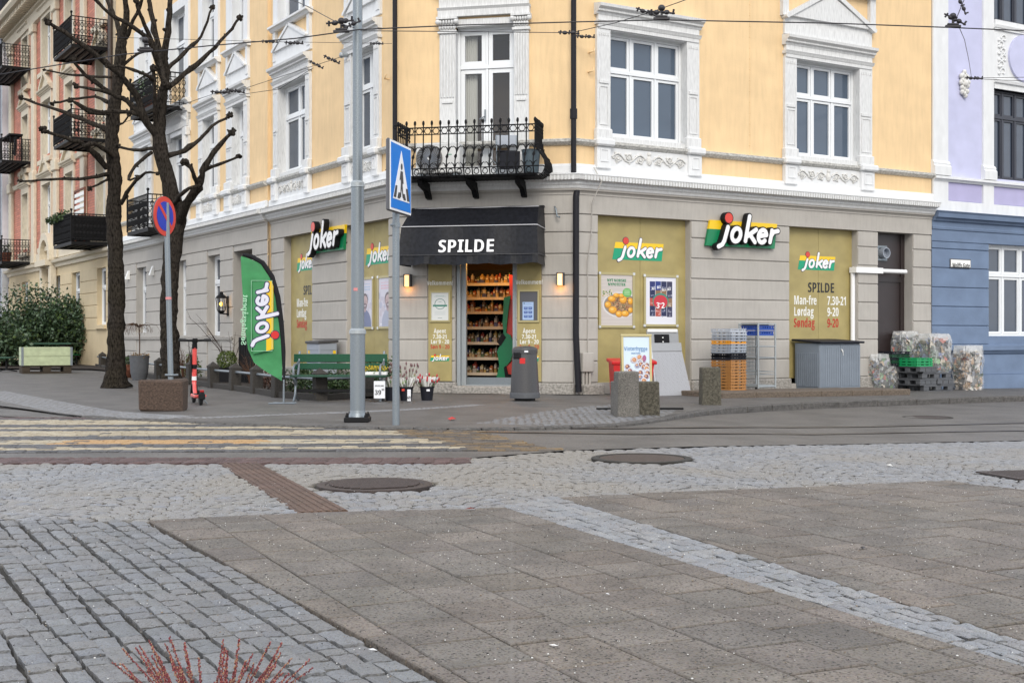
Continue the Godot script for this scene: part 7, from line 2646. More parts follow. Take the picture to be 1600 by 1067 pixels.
func trunk(t: Node3D, p: Array, r: Array, sd: int) -> void:
	var f := FastNoiseLite.new()
	f.seed = sd
	f.frequency = 1.6
	var q := []
	var rr := []
	for i in p.size() - 1:
		var n := maxi(4, int((p[i + 1] - p[i]).length() / 0.07))
		for k in n:
			q.append(p[i].cubic_interpolate(p[i + 1], p[maxi(i - 1, 0)], p[mini(i + 2, p.size() - 1)], k / float(n)))
			rr.append(lerpf(r[i], r[i + 1], k / float(n)))
	q.append(p[p.size() - 1])
	rr.append(r[r.size() - 1])
	var b := MB.new()
	b.tube(q, rr, 22)
	var moss := FastNoiseLite.new()
	moss.seed = sd + 40
	moss.frequency = 0.9
	for i in b.v.size():
		var c := b.v[i]
		var low: float = clampf(1.2 - c.y * 0.4, 0.0, 1.0)
		var dsp: float = f.get_noise_3d(c.x * 2.2, c.y * 0.9, c.z * 2.2) * 0.05 + f.get_noise_3d(c.x * 6.0, c.y * 3.0, c.z * 6.0) * 0.03 + low * f.get_noise_3d(c.x * 3.0, c.y * 1.6, c.z * 3.0) * 0.07
		b.v[i] = c + b.n[i] * dsp - t.position
		var m: float = clampf(moss.get_noise_3dv(c * 1.3) * 2.2 + 0.1, 0.0, 1.0) * clampf(1.5 - c.y * 0.33, 0.0, 1.0)
		b.c[i] = Color(1, 1, 1).lerp(Color(2.2, 3.0, 0.9), m)
	obj("trunk", b, M.bark, t)

func post_fence() -> void:
	var t := thing("post_fence", "low fence of pointed wooden posts and grey rails along the beds", "fence", Vector3(-6.039, 0.000, -27.765))
	var ps := [Vector3(-2.774, 0.000, -24.330), Vector3(-3.505, 0.000, -23.366), Vector3(-4.499, 0.000, -24.583), Vector3(-5.244, 0.000, -26.222), Vector3(-6.025, 0.000, -27.765), Vector3(-6.803, 0.000, -29.136), Vector3(-7.779, 0.000, -31.053), Vector3(-9.579, 0.000, -34.706), Vector3(-11.800, 0.000, -39.333), Vector3(-15.128, 0.000, -47.200), Vector3(-16.930, 0.000, -51.304), Vector3(-19.133, 0.000, -56.190), Vector3(-21.331, 0.000, -60.513)]
	var pm := MB.new()
	pm.bbox(-0.11, 0.11, -0.05, 0.50, -0.11, 0.11, 0.012)
	for k in 4:
		var a := TAU * k / 4.0 + PI / 4
		var e := TAU * (k + 1) / 4.0 + PI / 4
		pm.tri(Vector3(cos(a) * 0.165, 0.50, -sin(a) * 0.165), Vector3(cos(e) * 0.165, 0.50, -sin(e) * 0.165), Vector3(0, 0.60, 0))
		pm.quad(Vector3(cos(a) * 0.165, 0.47, -sin(a) * 0.165), Vector3(cos(e) * 0.165, 0.47, -sin(e) * 0.165), Vector3(cos(e) * 0.165, 0.50, -sin(e) * 0.165), Vector3(cos(a) * 0.165, 0.50, -sin(a) * 0.165))
	var m := pm.mesh(M.fence_wood)
	for i in ps.size():
		var o := MeshInstance3D.new()
		o.name = "post"
		o.mesh = m
		o.position = ps[i] - t.position
		o.rotation = Vector3(R.randf_range(-0.03, 0.03), TL + R.randf_range(-0.1, 0.1), R.randf_range(-0.03, 0.03))
		t.add_child(o, true)
		if i > 0:
			var b := MB.new()
			var a: Vector3 = ps[i - 1] - t.position
			var e: Vector3 = ps[i] - t.position
			b.tube([a + Vector3.UP * 0.40, e + Vector3.UP * 0.40], 0.028, 8)
			obj("rail", b, M.galv, t)
			b = MB.new()
			var dir := (e - a).normalized()
			b.xf = Transform3D(Basis(dir, Vector3.UP, dir.cross(Vector3.UP)).orthonormalized(), a)
			b.bbox(0.0, (e - a).length(), -0.05, 0.12, -0.06, 0.06, 0.01)
			obj("ground_beam", b, M.fence_wood, t)
	# the strip of earth behind it
	var bed := MB.new()
	sheet(bed, v2([-2.190, -24.330, -3.540, -23.600, -4.570, -24.974, -6.133, -28.263, -7.989, -31.892, -9.869, -35.758, -12.000, -40.000, -19.600, -57.561, -22.0, -46.0, -14.5, -44.0, -3.2, -26.2, -2.2, -24.6]), 0.05, false, 1.0)
	structure(obj("flower_bed", bed, M.soil))

func bush(called: String, label: String, cat: String, p: Vector3, r: Vector3, n: int, size: float, sd: int, shade: Callable, stems := 6, lobes := 7) -> Node3D:
	var t := thing(called, label, cat, p)
	var g0 := RandomNumberGenerator.new()
	g0.seed = sd
	var cs := []
	for k in lobes:
		var a := g0.randf() * TAU
		var q := sqrt(g0.randf()) * 0.6
		cs.append([Vector3(cos(a) * q * r.x, r.y * g0.randf_range(0.45, 1.25) * (1.08 - 0.5 * (q / 0.6) ** 2), sin(a) * q * r.z), g0.randf_range(0.4, 0.62)])
	leaf_cloud(t, "foliage", n, func(g):
		var c: Array = cs[g.randi() % cs.size()]
		var v := Vector3(g.randfn(), g.randfn(), g.randfn()).normalized() * pow(g.randf(), 0.4)
		var q: Vector3 = c[0] + v * r * c[1]
		q.y = maxf(q.y, 0.03)
		return q, size, shade, sd)
	var b := MB.new()
	b.col = Color(0.8, 0.8, 0.8)
	for k in stems:
		var e: Vector3 = cs[k % cs.size()][0]
		b.tube([Vector3(e.x * 0.15, 0.0, e.z * 0.15), Vector3(e.x * 0.6, e.y * 0.5, e.z * 0.5), e], [0.03 * r.y + 0.006, 0.02 * r.y + 0.004, 0.006], 5)
	obj("stems", b, M.twig, t)
	return t

func twigs(par: Node3D, n: int, h: float, spread: float, sd: int, col: Color, rad := 0.008, droop := 0.0) -> void:
	var g := RandomNumberGenerator.new()
	g.seed = sd
	var b := MB.new()
	b.col = col
	for i in n:
		var a := g.randf() * TAU
		var d := Vector3(cos(a), 0, sin(a))
		var k := g.randf_range(0.5, 1.0)
		var p := [Vector3(d.x * 0.03, 0, d.z * 0.03), d * spread * 0.3 * k + Vector3.UP * h * 0.5 * k, d * spread * 0.75 * k + Vector3.UP * h * (0.85 - droop * 0.3) * k, d * spread * k + Vector3.UP * h * (1.0 - droop) * k]
		b.tube(p, [rad, rad * 0.75, rad * 0.5, rad * 0.25], 4)
		for j in 3:
			var s: Vector3 = p[1].lerp(p[3], g.randf())
			b.tube([s, s + Vector3(g.randf_range(-1, 1), g.randf_range(-0.3 - droop, 1.0 - droop), g.randf_range(-1, 1)) * 0.22 * h], [rad * 0.45, rad * 0.2], 4)
	obj("twigs", b, M.twig, par)

func garden() -> void:
	var dark := func(g: RandomNumberGenerator, p: Vector3) -> Color:
		var f := g.randf_range(0.5, 1.6)
		var c := Color(0.046 * f, 0.080 * f, 0.040 * f)
		return c.lerp(Color(0.085, 0.13, 0.03), 0.75) if g.randf() < 0.12 else c
	bush("rhododendron", "large dark evergreen rhododendron behind the pale planter box", "bush", Vector3(-18.470, 0.000, -51.304) , Vector3(3.2, 1.95, 1.5), 20000, 0.15, 201, dark, 10, 26)
	bush("rhododendron", "evergreen bush at the left picture edge behind the green table", "bush", Vector3(-19.458, 0.000, -48.163), Vector3(1.5, 1.35, 1.2), 5000, 0.15, 202, dark, 6, 12)
	var lime := func(g: RandomNumberGenerator, p: Vector3) -> Color: return Color(0.13, 0.17, 0.02).lerp(Color(0.045, 0.08, 0.02), g.randf())
	bush("ground_cover_shrub", "spreading yellow-green shrub between the two tree trunks", "shrub", Vector3(-12.980, 0.000, -45.385), Vector3(1.05, 0.42, 0.6), 2600, 0.075, 203, lime, 4, 9)
	bush("ground_cover_shrub", "darker green shrub beside the left tree trunk", "shrub", Vector3(-14.329, 0.000, -48.163), Vector3(0.6, 0.55, 0.6), 1300, 0.08, 204, green, 4, 6)
	bush("small_shrub", "bright yellow-green shrub behind the scooter handlebar", "shrub", Vector3(-9.131, 0.000, -36.308), Vector3(0.42, 0.42, 0.4), 900, 0.075, 205, lime, 4, 5)
	bush("juniper", "leafy evergreen shrub behind the right end of the bench", "shrub", Vector3(-2.690, 0.000, -25.376) , Vector3(0.5, 0.62, 0.4), 2400, 0.07, 206, green, 5, 7)
	bush("small_shrub", "green shrub showing under the middle of the bench", "shrub", Vector3(-3.452, 0.000, -25.106), Vector3(0.5, 0.42, 0.35), 1700, 0.06, 207, green, 4, 6)
	bush("small_shrub", "green shrub just right of the lamp pole under the bench", "shrub", Vector3(-3.013, 0.000, -25.106), Vector3(0.34, 0.38, 0.3), 1000, 0.06, 208, green, 4, 4)
	bush("small_shrub", "dark green shrub behind the left end of the bench and the flag pole", "shrub", Vector3(-4.099, 0.000, -24.842), Vector3(0.5, 0.42, 0.4), 1500, 0.06, 221, green, 4, 6)
	bush("small_shrub", "low reddish-brown shrub in the bed left of the flag foot", "shrub", Vector3(-5.263, 0.000, -27.126), Vector3(0.45, 0.3, 0.4), 900, 0.05, 222, func(g, p): return Color(0.10, 0.05, 0.035) * g.randf_range(0.6, 1.5), 6, 5)
	var t := thing("box_ball_pot", "clipped yellow-green box ball in a dark pot behind the fence", "potted plant", Vector3(-7.017, 0.000, -31.467))
	var b := MB.new()
	b.bbox(-0.17, 0.17, 0.0, 0.42, -0.17, 0.17, 0.02)
	obj("pot", b, M.black_soft, t)
	leaf_cloud(t, "foliage", 1700, func(g): return Vector3(0, 0.58, 0) + Vector3(g.randfn(), g.randfn(), g.randfn()).normalized() * 0.235 * g.randf_range(0.85, 1.04), 0.045, lime, 209)
	t = thing("weeping_pot", "tall grey pot with a bare weeping shrub between the trees", "potted plant", Vector3(-9.970, 0.000, -34.203))
	b = MB.new()
	b.lathe([Vector2(0.0, 0.0), Vector2(0.18, 0.0), Vector2(0.23, 0.2), Vector2(0.255, 0.62), Vector2(0.262, 0.66), Vector2(0.23, 0.66), Vector2(0.22, 0.58), Vector2(0.0, 0.58)], 22)
	obj("pot", b, M.pot_grey, t)
	b = MB.new()
	b.tube([Vector3(0, 0.56, 0), Vector3(0.01, 1.0, 0), Vector3(-0.01, 1.45, 0)], 0.016, 6)
	obj("stem", b, M.twig, t)
	var hold := Node3D.new()
	hold.name = "crown"
	hold.position = Vector3(-0.01, 1.42, 0)
	t.add_child(hold)
	twigs(hold, 34, 0.22, 0.62, 210, Color(1.1, 0.9, 0.7), 0.008, 1.9)
	leaf_cloud(t, "foliage", 120, func(g): return Vector3(g.randf_range(-0.2, 0.2), 0.6 + g.randf() * 0.12, g.randf_range(-0.2, 0.2)), 0.06, func(g, p): return Color(0.22, 0.13, 0.04), 211)
	t = thing("brown_pot", "round brown pot with low greenery behind the left tree trunk", "potted plant", Vector3(-11.019, 0.000, -36.308))
	b = MB.new()
	b.lathe([Vector2(0.0, 0.0), Vector2(0.18, 0.0), Vector2(0.3, 0.22), Vector2(0.3, 0.34), Vector2(0.26, 0.38), Vector2(0.0, 0.34)], 18)
	obj("pot", b, M.terracotta, t)
	leaf_cloud(t, "foliage", 300, func(g): return Vector3(g.randf_range(-0.28, 0.28), 0.36 + g.randf() * 0.22, g.randf_range(-0.28, 0.28)), 0.07, green, 212)
	t = thing("bare_shrub", "leggy bare shrub left of the green flag", "shrub", Vector3(-7.178, 0.000, -32.778))
	twigs(t, 12, 1.9, 1.25, 213, Color(0.45, 0.4, 0.38), 0.012)
	t = thing("bare_shrub", "brown tangle of bare twigs beside the rhododendron", "shrub", Vector3(-20.953, 0.000, -63.784))
	twigs(t, 60, 1.5, 0.9, 214, Color(1.4, 1.0, 0.8), 0.01)
	t = thing("dry_stalks", "dry brown flower stalks behind the scooter", "shrub", Vector3(-9.053, 0.000, -35.224))
	twigs(t, 26, 1.0, 0.35, 215, Color(1.0, 0.75, 0.55), 0.008)
	t = thing("bare_shrub", "reddish bare twigs behind the pole of the green flag", "shrub", Vector3(-6.172, 0.000, -30.256))
	twigs(t, 40, 0.75, 0.4, 216, Color(1.3, 0.8, 0.6), 0.007)
	t = thing("trellis_box", "black slatted planter with trellis beside the left entrance", "trellis", Vector3(-6.443, 0.000, -31.053), TL)
	b = MB.new()
	b.ring(-0.5, 0.5, 0.0, 1.15, -0.03, 0.03, 0.06)
	obj("frame", b, M.black_soft, t)
	for k in 7:
		b = MB.new()
		b.box(-0.38 + k * 0.125, -0.34 + k * 0.125, 0.06, 1.09, -0.015, 0.015)
		obj("slat", b, M.black_soft, t)
	# planter box on a pallet, with the green tables behind
	var pp := Vector3(-14.852, 0.000, -40.690)
	t = thing("wooden_pallet", "weathered wooden pallet under the pale green planter box", "pallet", pp, 0.46)
	for x in [-0.62, 0.0, 0.62]:
		for z in [-0.35, 0.0, 0.35]:
			b = MB.new()
			b.bbox(x - 0.12, x + 0.12, 0.05, 0.21, z - 0.08, z + 0.08, 0.01)
			obj("block", b, M.pallet_wood, t)
	for z in [-0.35, 0.0, 0.35]:
		b = MB.new()
		b.bbox(-0.74, 0.74, 0.0, 0.048, z - 0.08, z + 0.08, 0.006)
		obj("runner", b, M.pallet_wood, t)
	for k in 6:
		b = MB.new()
		b.bbox(-0.74, 0.74, 0.212, 0.25, -0.44 + k * 0.15, -0.32 + k * 0.15, 0.006)
		obj("deck_board", b, M.pallet_wood, t)
	t = thing("planter_box", "pale green wooden planter box filled with earth on a pallet", "planter", pp + Vector3(0, 0.25, 0), 0.46)
	for k in 2:
		for s in [-1, 1]:
			b = MB.new()
			b.bbox(-0.73, 0.73, k * 0.29 + 0.003, k * 0.29 + 0.287, s * 0.45 - 0.02, s * 0.45 + 0.02, 0.006)
			obj("board", b, M.planter_paint, t)
			b = MB.new()
			b.bbox(s * 0.73 - 0.02, s * 0.73 + 0.02, k * 0.29 + 0.003, k * 0.29 + 0.287, -0.43, 0.43, 0.006)
			obj("board", b, M.planter_paint, t)
	for x in [-0.73, 0.73]:
		b = MB.new()
		b.box(x - 0.035, x + 0.035, 0.0, 0.58, 0.471, 0.478)
		obj("hinge_strip", b, M.galv, t)
	b = MB.new()
	b.box(-0.71, 0.71, 0.3, 0.54, -0.43, 0.43)
	obj("earth", rough_up(b, 0.02, 9), M.soil, t)
	t = thing("picnic_table", "weathered green table behind the planter box", "table", Vector3(-18.182, 0.000, -48.163) + Vector3(0, 0, -0.6))
	for k in 4:
		b = MB.new()
		b.bbox(-1.6, 1.5, 0.86, 0.92, -0.42 + k * 0.21, -0.23 + k * 0.21, 0.008)
		obj("table_board", b, M.dull_green, t)
	for x in [-1.25, 1.15]:
		b = MB.new()
		b.bbox(x - 0.12, x + 0.12, 0.0, 0.86, -0.3, 0.3, 0.02)
		obj("leg", b, M.fence_wood, t)
	t = thing("garden_bench", "bright green bench back beside the planter box", "bench", Vector3(-17.751, 0.000, -51.304), -0.15)
	for k in 2:
		b = MB.new()
		b.bbox(-0.62, 0.62, 0.92 + k * 0.16, 1.06 + k * 0.16, -0.02, 0.02, 0.008)
		obj("backrest_slat", b, M.bright_green, t)
		b = MB.new()
		b.bbox(-0.62, 0.62, 0.42, 0.46, 0.05 + k * 0.2, 0.22 + k * 0.2, 0.008)
		obj("seat_slat", b, M.bright_green, t)
	for x in [-0.5, 0.5]:
		b = MB.new()
		b.tube([Vector3(x, 1.2, -0.05), Vector3(x, 0.42, 0.0), Vector3(x, 0.0, -0.1)], 0.03, 6)
		b.tube([Vector3(x, 0.42, 0.0), Vector3(x, 0.42, 0.4), Vector3(x, 0.0, 0.42)], 0.03, 6)
		obj("leg", b, M.black_soft, t)
	t = thing("garden_bench", "green bench end with dark iron leg at the left picture edge", "bench", Vector3(-17.026, 0.000, -42.143), 0.1)
	for k in 3:
		b = MB.new()
		b.bbox(-0.5, 0.55, 0.44, 0.49, -0.3 + k * 0.2, -0.12 + k * 0.2, 0.008)
		obj("seat_slat", b, M.dull_green, t)
	b = MB.new()
	b.tube([Vector3(0.35, 0.44, 0), Vector3(0.35, 0.05, 0)], 0.04, 6)
	b.tube([Vector3(0.35, 0.08, 0), Vector3(0.7, 0.02, 0.05)], 0.025, 6)
	b.tube([Vector3(0.35, 0.08, 0), Vector3(0.05, 0.02, 0.1)], 0.025, 6)
	obj("leg", b, M.black_soft, t)
	# heather at the photographer's feet
	t = thing("heather_plant", "reddish heather sprigs at the bottom edge before the cobbles", "plant", Vector3(-0.97, -0.03, -4.15))
	var g := RandomNumberGenerator.new()
	g.seed = 230
	for i in 58:
		b = MB.new()
		var a := g.randf() * TAU
		var q := sqrt(g.randf())
		var h := g.randf_range(0.08, 0.27) * (1.0 - 0.35 * q * q)
		var root := Vector3(cos(a) * q * 0.17, 0.0, sin(a) * q * 0.1)
		var tip := root + Vector3(cos(a) * q * 0.17 + g.randf_range(-0.03, 0.03), h, sin(a) * q * 0.08)
		b.col = Color(0.16, 0.05, 0.05)
		b.tube([root, root.lerp(tip, 0.5) + Vector3(0, 0.01, 0), tip], [0.0022, 0.0017, 0.0008], 4)
		var n := int(h * 420)
		for k in n:
			var f := 0.15 + 0.85 * k / n
			var p := root.lerp(tip, f)
			var d := Vector3(g.randf_range(-1, 1), g.randf_range(0.2, 1.2), g.randf_range(-1, 1)).normalized()
			b.col = [Color(0.20, 0.035, 0.04), Color(0.32, 0.09, 0.08), Color(0.12, 0.035, 0.03), Color(0.36, 0.20, 0.12)][g.randi() % 4]
			var s := 0.009 * (1.15 - f * 0.6)
			b.tri(p, p + d * s + Vector3(0.002, 0, 0), p + d * s * 0.9 - Vector3(0.002, 0, 0))
			b.ball(p + d * s * 0.7, Vector3(0.0022, 0.0035, 0.0022), 3, 4)
		obj("sprig", b, M.twig_red if M.has("twig_red") else mt("twig_red", 1.0, 1.0, 1.0, 0.8, {"vcol": true}), t)

# ---------- overhead wires

func wire(label: String, runs: Array, knots: Array, rad := 0.008) -> void:
	var mid: Vector3 = runs[0][0]
	var t := thing("overhead_wire", label, "wire", mid)
	for r in runs:
		var b := MB.new()
		b.tube(r.map(func(p): return p - mid), rad, 5)
		obj("cable", b, M.wire, t)
	for k in knots:
		var b := MB.new()
		var p: Vector3 = k[0] - mid
		var s: float = k[1]
		b.xf = Transform3D(Basis(Vector3.FORWARD, k[2]), p)
		b.ball(Vector3(-0.09, 0, 0) * s, Vector3(0.06, 0.045, 0.045) * s)
		b.ball(Vector3(0.09, 0.0, 0) * s, Vector3(0.06, 0.045, 0.045) * s)
		b.tube([Vector3(-0.24, 0.02, 0) * s, Vector3(0, 0.0, 0.02) * s, Vector3(0.24, -0.02, 0) * s], 0.018 * s, 5)
		for q in [-0.2, 0.0, 0.2]:
			b.tube([Vector3(q, -0.04, 0) * s, Vector3(q + 0.02, 0.05, 0.02) * s], 0.02 * s, 5)
		obj("insulator", b, M.wire, t)

func clamp_on_wire(t_label: String, p: Vector3) -> void:
	var t := thing("wire_hanger", t_label, "wire hanger", p, 0.0, "hangers on the tram wire")
	var b := MB.new()
	b.bbox(-0.11, 0.11, 0.0, 0.035, -0.02, 0.02, 0.008)
	b.bbox(-0.08, 0.08, 0.035, 0.06, -0.018, 0.018, 0.006)
	obj("clip", b, M.wire, t)
	b = MB.new()
	b.tube([Vector3(0, 0.05, 0), Vector3(0.0, 0.2, 0)], 0.018, 6)
	b.ball(Vector3(0, 0.16, 0), Vector3(0.05, 0.045, 0.05))
	b.ball(Vector3(0.02, 0.1, 0), Vector3(0.035, 0.02, 0.035))
	obj("insulator", b, M.wire, t)

func wires() -> void:
	wire("thick tram contact wire sweeping across the whole picture", [[Vector3(-8.600, 5.170, -20.000), Vector3(-7.104, 5.202, -19.200), Vector3(-5.643, 5.250, -18.500), Vector3(-4.230, 5.266, -18.000), Vector3(-2.975, 5.249, -17.500), Vector3(-2.052, 5.275, -17.100), Vector3(-0.680, 5.311, -17.000), Vector3(0.850, 5.353, -17.000), Vector3(1.992, 5.404, -17.100), Vector3(4.350, 5.434, -17.400), Vector3(6.141, 5.470, -17.800), Vector3(8.052, 5.517, -18.300)]], [], 0.009)
	clamp_on_wire("hanger on the tram wire just left of the lamp pole", Vector3(-2.310, 5.280, -17.300))
	clamp_on_wire("hanger on the tram wire above the nearer right window", Vector3(2.001, 5.404, -17.100))
	clamp_on_wire("hanger on the tram wire before the lilac wall", Vector3(6.141, 5.470, -17.800))
	clamp_on_wire("hanger on the tram wire between the tree branches", Vector3(-5.252, 5.252, -18.300))
	wire("thin span wire ending in a hook at the left corner pipe", [[Vector3(-8.190, 7.251, -26.000), Vector3(-4.864, 7.068, -25.600), Vector3(-3.173, 7.088, -25.800), Vector3(-2.482, 7.212, -26.400)]], [[Vector3(-4.851, 7.068, -25.600), 0.7, 0.0], [Vector3(-4.365, 7.042, -25.600), 0.8, 0.0], [Vector3(-2.756, 7.121, -26.000), 0.6, 0.0]], 0.005)
	wire("pair of span wires sloping down to a wall bracket by the corner window", [[Vector3(-9.610, 6.295, -31.000), Vector3(-7.125, 6.410, -28.500), Vector3(-6.510, 6.486, -28.000), Vector3(-5.893, 6.479, -27.600), Vector3(-4.199, 6.877, -27.000), Vector3(-3.591, 7.101, -27.100)], [Vector3(-5.893, 6.383, -27.600), Vector3(-4.969, 6.449, -27.300), Vector3(-4.199, 6.836, -27.000)]], [[Vector3(-6.361, 6.495, -27.900), 0.9, 0.0], [Vector3(-5.997, 6.485, -27.700), 0.9, 0.1], [Vector3(-4.131, 6.904, -27.000), 0.7, 0.45], [Vector3(-3.814, 7.023, -27.050), 0.8, 0.4]], 0.006)
	wire("guy wire running from the picture top to the lamp pole", [[Vector3(-3.515, 6.282, -19.000), Vector3(-2.944, 5.918, -18.400), Vector3(-2.394, 5.483, -17.600), Vector3(-2.137, 5.349, -17.300)]], [[Vector3(-2.354, 5.476, -17.500), 0.8, -0.2], [Vector3(-2.210, 5.399, -17.400), 0.7, -0.5]], 0.006)
	wire("span wire from the lamp pole past the iron balcony door, rising right", [[Vector3(-2.050, 5.306, -17.300), Vector3(-0.900, 5.464, -18.000), Vector3(0.820, 5.920, -20.000), Vector3(0.939, 5.967, -20.200), Vector3(1.560, 5.948, -19.500), Vector3(2.035, 5.870, -18.500), Vector3(2.712, 5.896, -17.500)], [Vector3(0.939, 5.967, -20.200), Vector3(1.478, 7.194, -25.700)]], [[Vector3(0.894, 5.944, -20.100), 0.7, 0.0], [Vector3(1.962, 5.886, -18.600), 0.7, 0.3], [Vector3(2.153, 5.835, -18.400), 0.8, 0.0], [Vector3(1.472, 7.170, -25.600), 0.8, 0.0]], 0.006)
	wire("short wire dropping from the picture top to the tram wire before the lilac wall", [[Vector3(6.337, 5.959, -17.800), Vector3(6.168, 5.550, -17.800)], [Vector3(6.186, 5.568, -17.800), Vector3(7.788, 6.273, -22.000), Vector3(9.652, 6.985, -27.000), Vector3(11.216, 7.467, -31.200)]], [[Vector3(6.266, 5.781, -17.800), 0.6, 1.1], [Vector3(6.168, 5.585, -17.800), 0.7, 0.4]], 0.006)
	wire("two parallel wires leaving the wall rosette to the right", [[Vector3(11.216, 7.467, -31.200), Vector3(11.340, 6.647, -27.000)], [Vector3(11.216, 7.451, -31.200), Vector3(11.340, 6.540, -27.000)]], [[Vector3(11.207, 7.426, -31.000), 0.9, 0.0]], 0.007)
	var t := thing("wall_bracket", "grey wall bracket holding the span wires by the corner window", "bracket", FL * Vector3(-2.311, 7.430, 0.0), TL)
	var b := MB.new()
	b.bbox(-0.09, 0.09, -0.12, 0.12, 0.0, 0.05, 0.01)
	b.tube([Vector3(0, 0.05, 0.03), Vector3(0, 0.03, 0.2)], 0.05, 8)
	b.ball(Vector3(0, 0.02, 0.22), Vector3(0.07, 0.07, 0.06))
	obj("plate", b, M.galv_light, t)

# ---------- paving

func sett_meshes() -> Array:
	var out := []
	for k in 6:
		var f := FastNoiseLite.new()
		f.seed = 300 + k
		f.frequency = 0.9
		var n := 4
		var top := func(i: int, j: int) -> Vector3:
			var x := i / float(n) - 0.5
			var z := j / float(n) - 0.5
			var e := maxf(absf(x), absf(z))
			var edge := 0.0 if e < 0.45 else 0.5
			var y: float = 0.09 * f.get_noise_2d(x * 2.2 + k * 5, z * 2.2) - edge * 0.17 - 0.04 * (x * x + z * z)
			var w := 1.0 - (0.06 * absf(f.get_noise_2d(x * 3.0 + 20, z * 3.0)) if e > 0.45 else 0.0)
			return Vector3(x * w + 0.035 * f.get_noise_2d(z * 2.0, k * 9.0), y, z * w + 0.035 * f.get_noise_2d(x * 2.0, k * 7.0 + 3))
		var b := MB.new()
		for i in n:
			for j in n:
				b.quad(top.call(i, j + 1), top.call(i + 1, j + 1), top.call(i + 1, j), top.call(i, j))
		for i in n:
			for q in [[[i, n], [i + 1, n]], [[i + 1, 0], [i, 0]], [[n, i + 1], [n, i]], [[0, i], [0, i + 1]]]:
				var a: Vector3 = top.call(q[0][0], q[0][1])
				var c: Vector3 = top.call(q[1][0], q[1][1])
				b.quad(Vector3(a.x, -0.7, a.z), Vector3(c.x, -0.7, c.z), c, a)
		out.append(b)
	return out

# places: [Vector3 point, turn, length x, length z, colour]
func lay_setts(par: Node3D, places: Array, mat: Material, singles: int, called := "sett", high := 0.08) -> void:
	var variants := sett_meshes()
	places.sort_custom(func(a, b): return a[0].z > b[0].z)
	var chosen := {}
	if singles > 0:
		# the ones that show largest: nearest the camera and inside its view
		var k := 0
		for i in places.size():
			var p: Vector3 = places[i][0]
			if p.z < -4.35 and absf(p.x) < 0.41 * -p.z and k < singles:
				chosen[i] = true
				k += 1
	var tint := {}
	var rest := [[], [], [], [], [], []]
	for i in places.size():
		var q: Array = places[i]
		var v := R.randi() % 6
		var f := Transform3D(Basis(Vector3.UP, q[1]) * Basis(Vector3.RIGHT, R.randf_range(-0.025, 0.025)) * Basis(Vector3.BACK, R.randf_range(-0.025, 0.025)), q[0])
		f.basis = f.basis * Basis.from_scale(Vector3(q[2], high, q[3]))
		if chosen.has(i):
			var key := "%d_%d" % [v, int(q[4].r * 40.0)]
			if not tint.has(key):
				var b: MB = variants[v]
				for j in b.c.size():
					b.c[j] = q[4]
				tint[key] = b.mesh(mat)
			var o := MeshInstance3D.new()
			o.name = called
			o.mesh = tint[key]
			o.transform = f
			par.add_child(o, true)
		else:
			rest[v].append([f, q[4]])
	for v in 6:
		if rest[v].is_empty():
			continue
		var b: MB = variants[v]
		for j in b.c.size():
			b.c[j] = Color.WHITE
		var mm := MultiMesh.new()
		mm.transform_format = MultiMesh.TRANSFORM_3D
		mm.use_colors = true
		mm.mesh = b.mesh(mat)
		mm.instance_count = rest[v].size()
		for i in rest[v].size():
			mm.set_instance_transform(i, rest[v][i][0])
			mm.set_instance_color(i, rest[v][i][1])
		var o := MultiMeshInstance3D.new()
		o.name = "setts"
		o.multimesh = mm
		stuff(o)
		par.add_child(o, true)

func granite() -> Color:
	var f := R.randf_range(0.88, 1.12)
	var c := Color(0.258 * f, 0.268 * f, 0.286 * f).lerp(Color(0.27 * f, 0.255 * f, 0.23 * f), R.randf() * 0.4)
	c.a = 1.0
	return c

func inside(p: Vector2, poly: PackedVector2Array) -> bool:
	return Geometry2D.is_point_in_polygon(p, poly)

func smooth_line(a: Array, n := 8) -> Array:
	var out := []
	for i in a.size() - 1:
		for k in n:
			out.append(a[i].cubic_interpolate(a[i + 1], a[maxi(i - 1, 0)], a[mini(i + 2, a.size() - 1)], k / float(n)))
	out.append(a[a.size() - 1])
	return out

func ribbon(b: MB, line: Array, w0: float, w1: float, off: float, road := true) -> void:
	for i in line.size() - 1:
		var p: Vector2 = line[i]
		var q: Vector2 = line[i + 1]
		var d0: Vector2 = (line[mini(i + 1, line.size() - 1)] - line[maxi(i - 1, 0)]).normalized().orthogonal()
		var d1: Vector2 = (line[mini(i + 2, line.size() - 1)] - line[i]).normalized().orthogonal()
		var c := [p + d0 * w0, q + d1 * w0, q + d1 * w1, p + d0 * w1]
		var e := c.map(func(v): return Vector3(v.x, off + (road_y(v.x, v.y) if road else slope(v.x, v.y)), v.y))
		if (e[1] - e[0]).cross(e[2] - e[0]).y > 0:
			b.quad(e[0], e[1], e[2], e[3])
		else:
			b.quad(e[3], e[2], e[1], e[0])

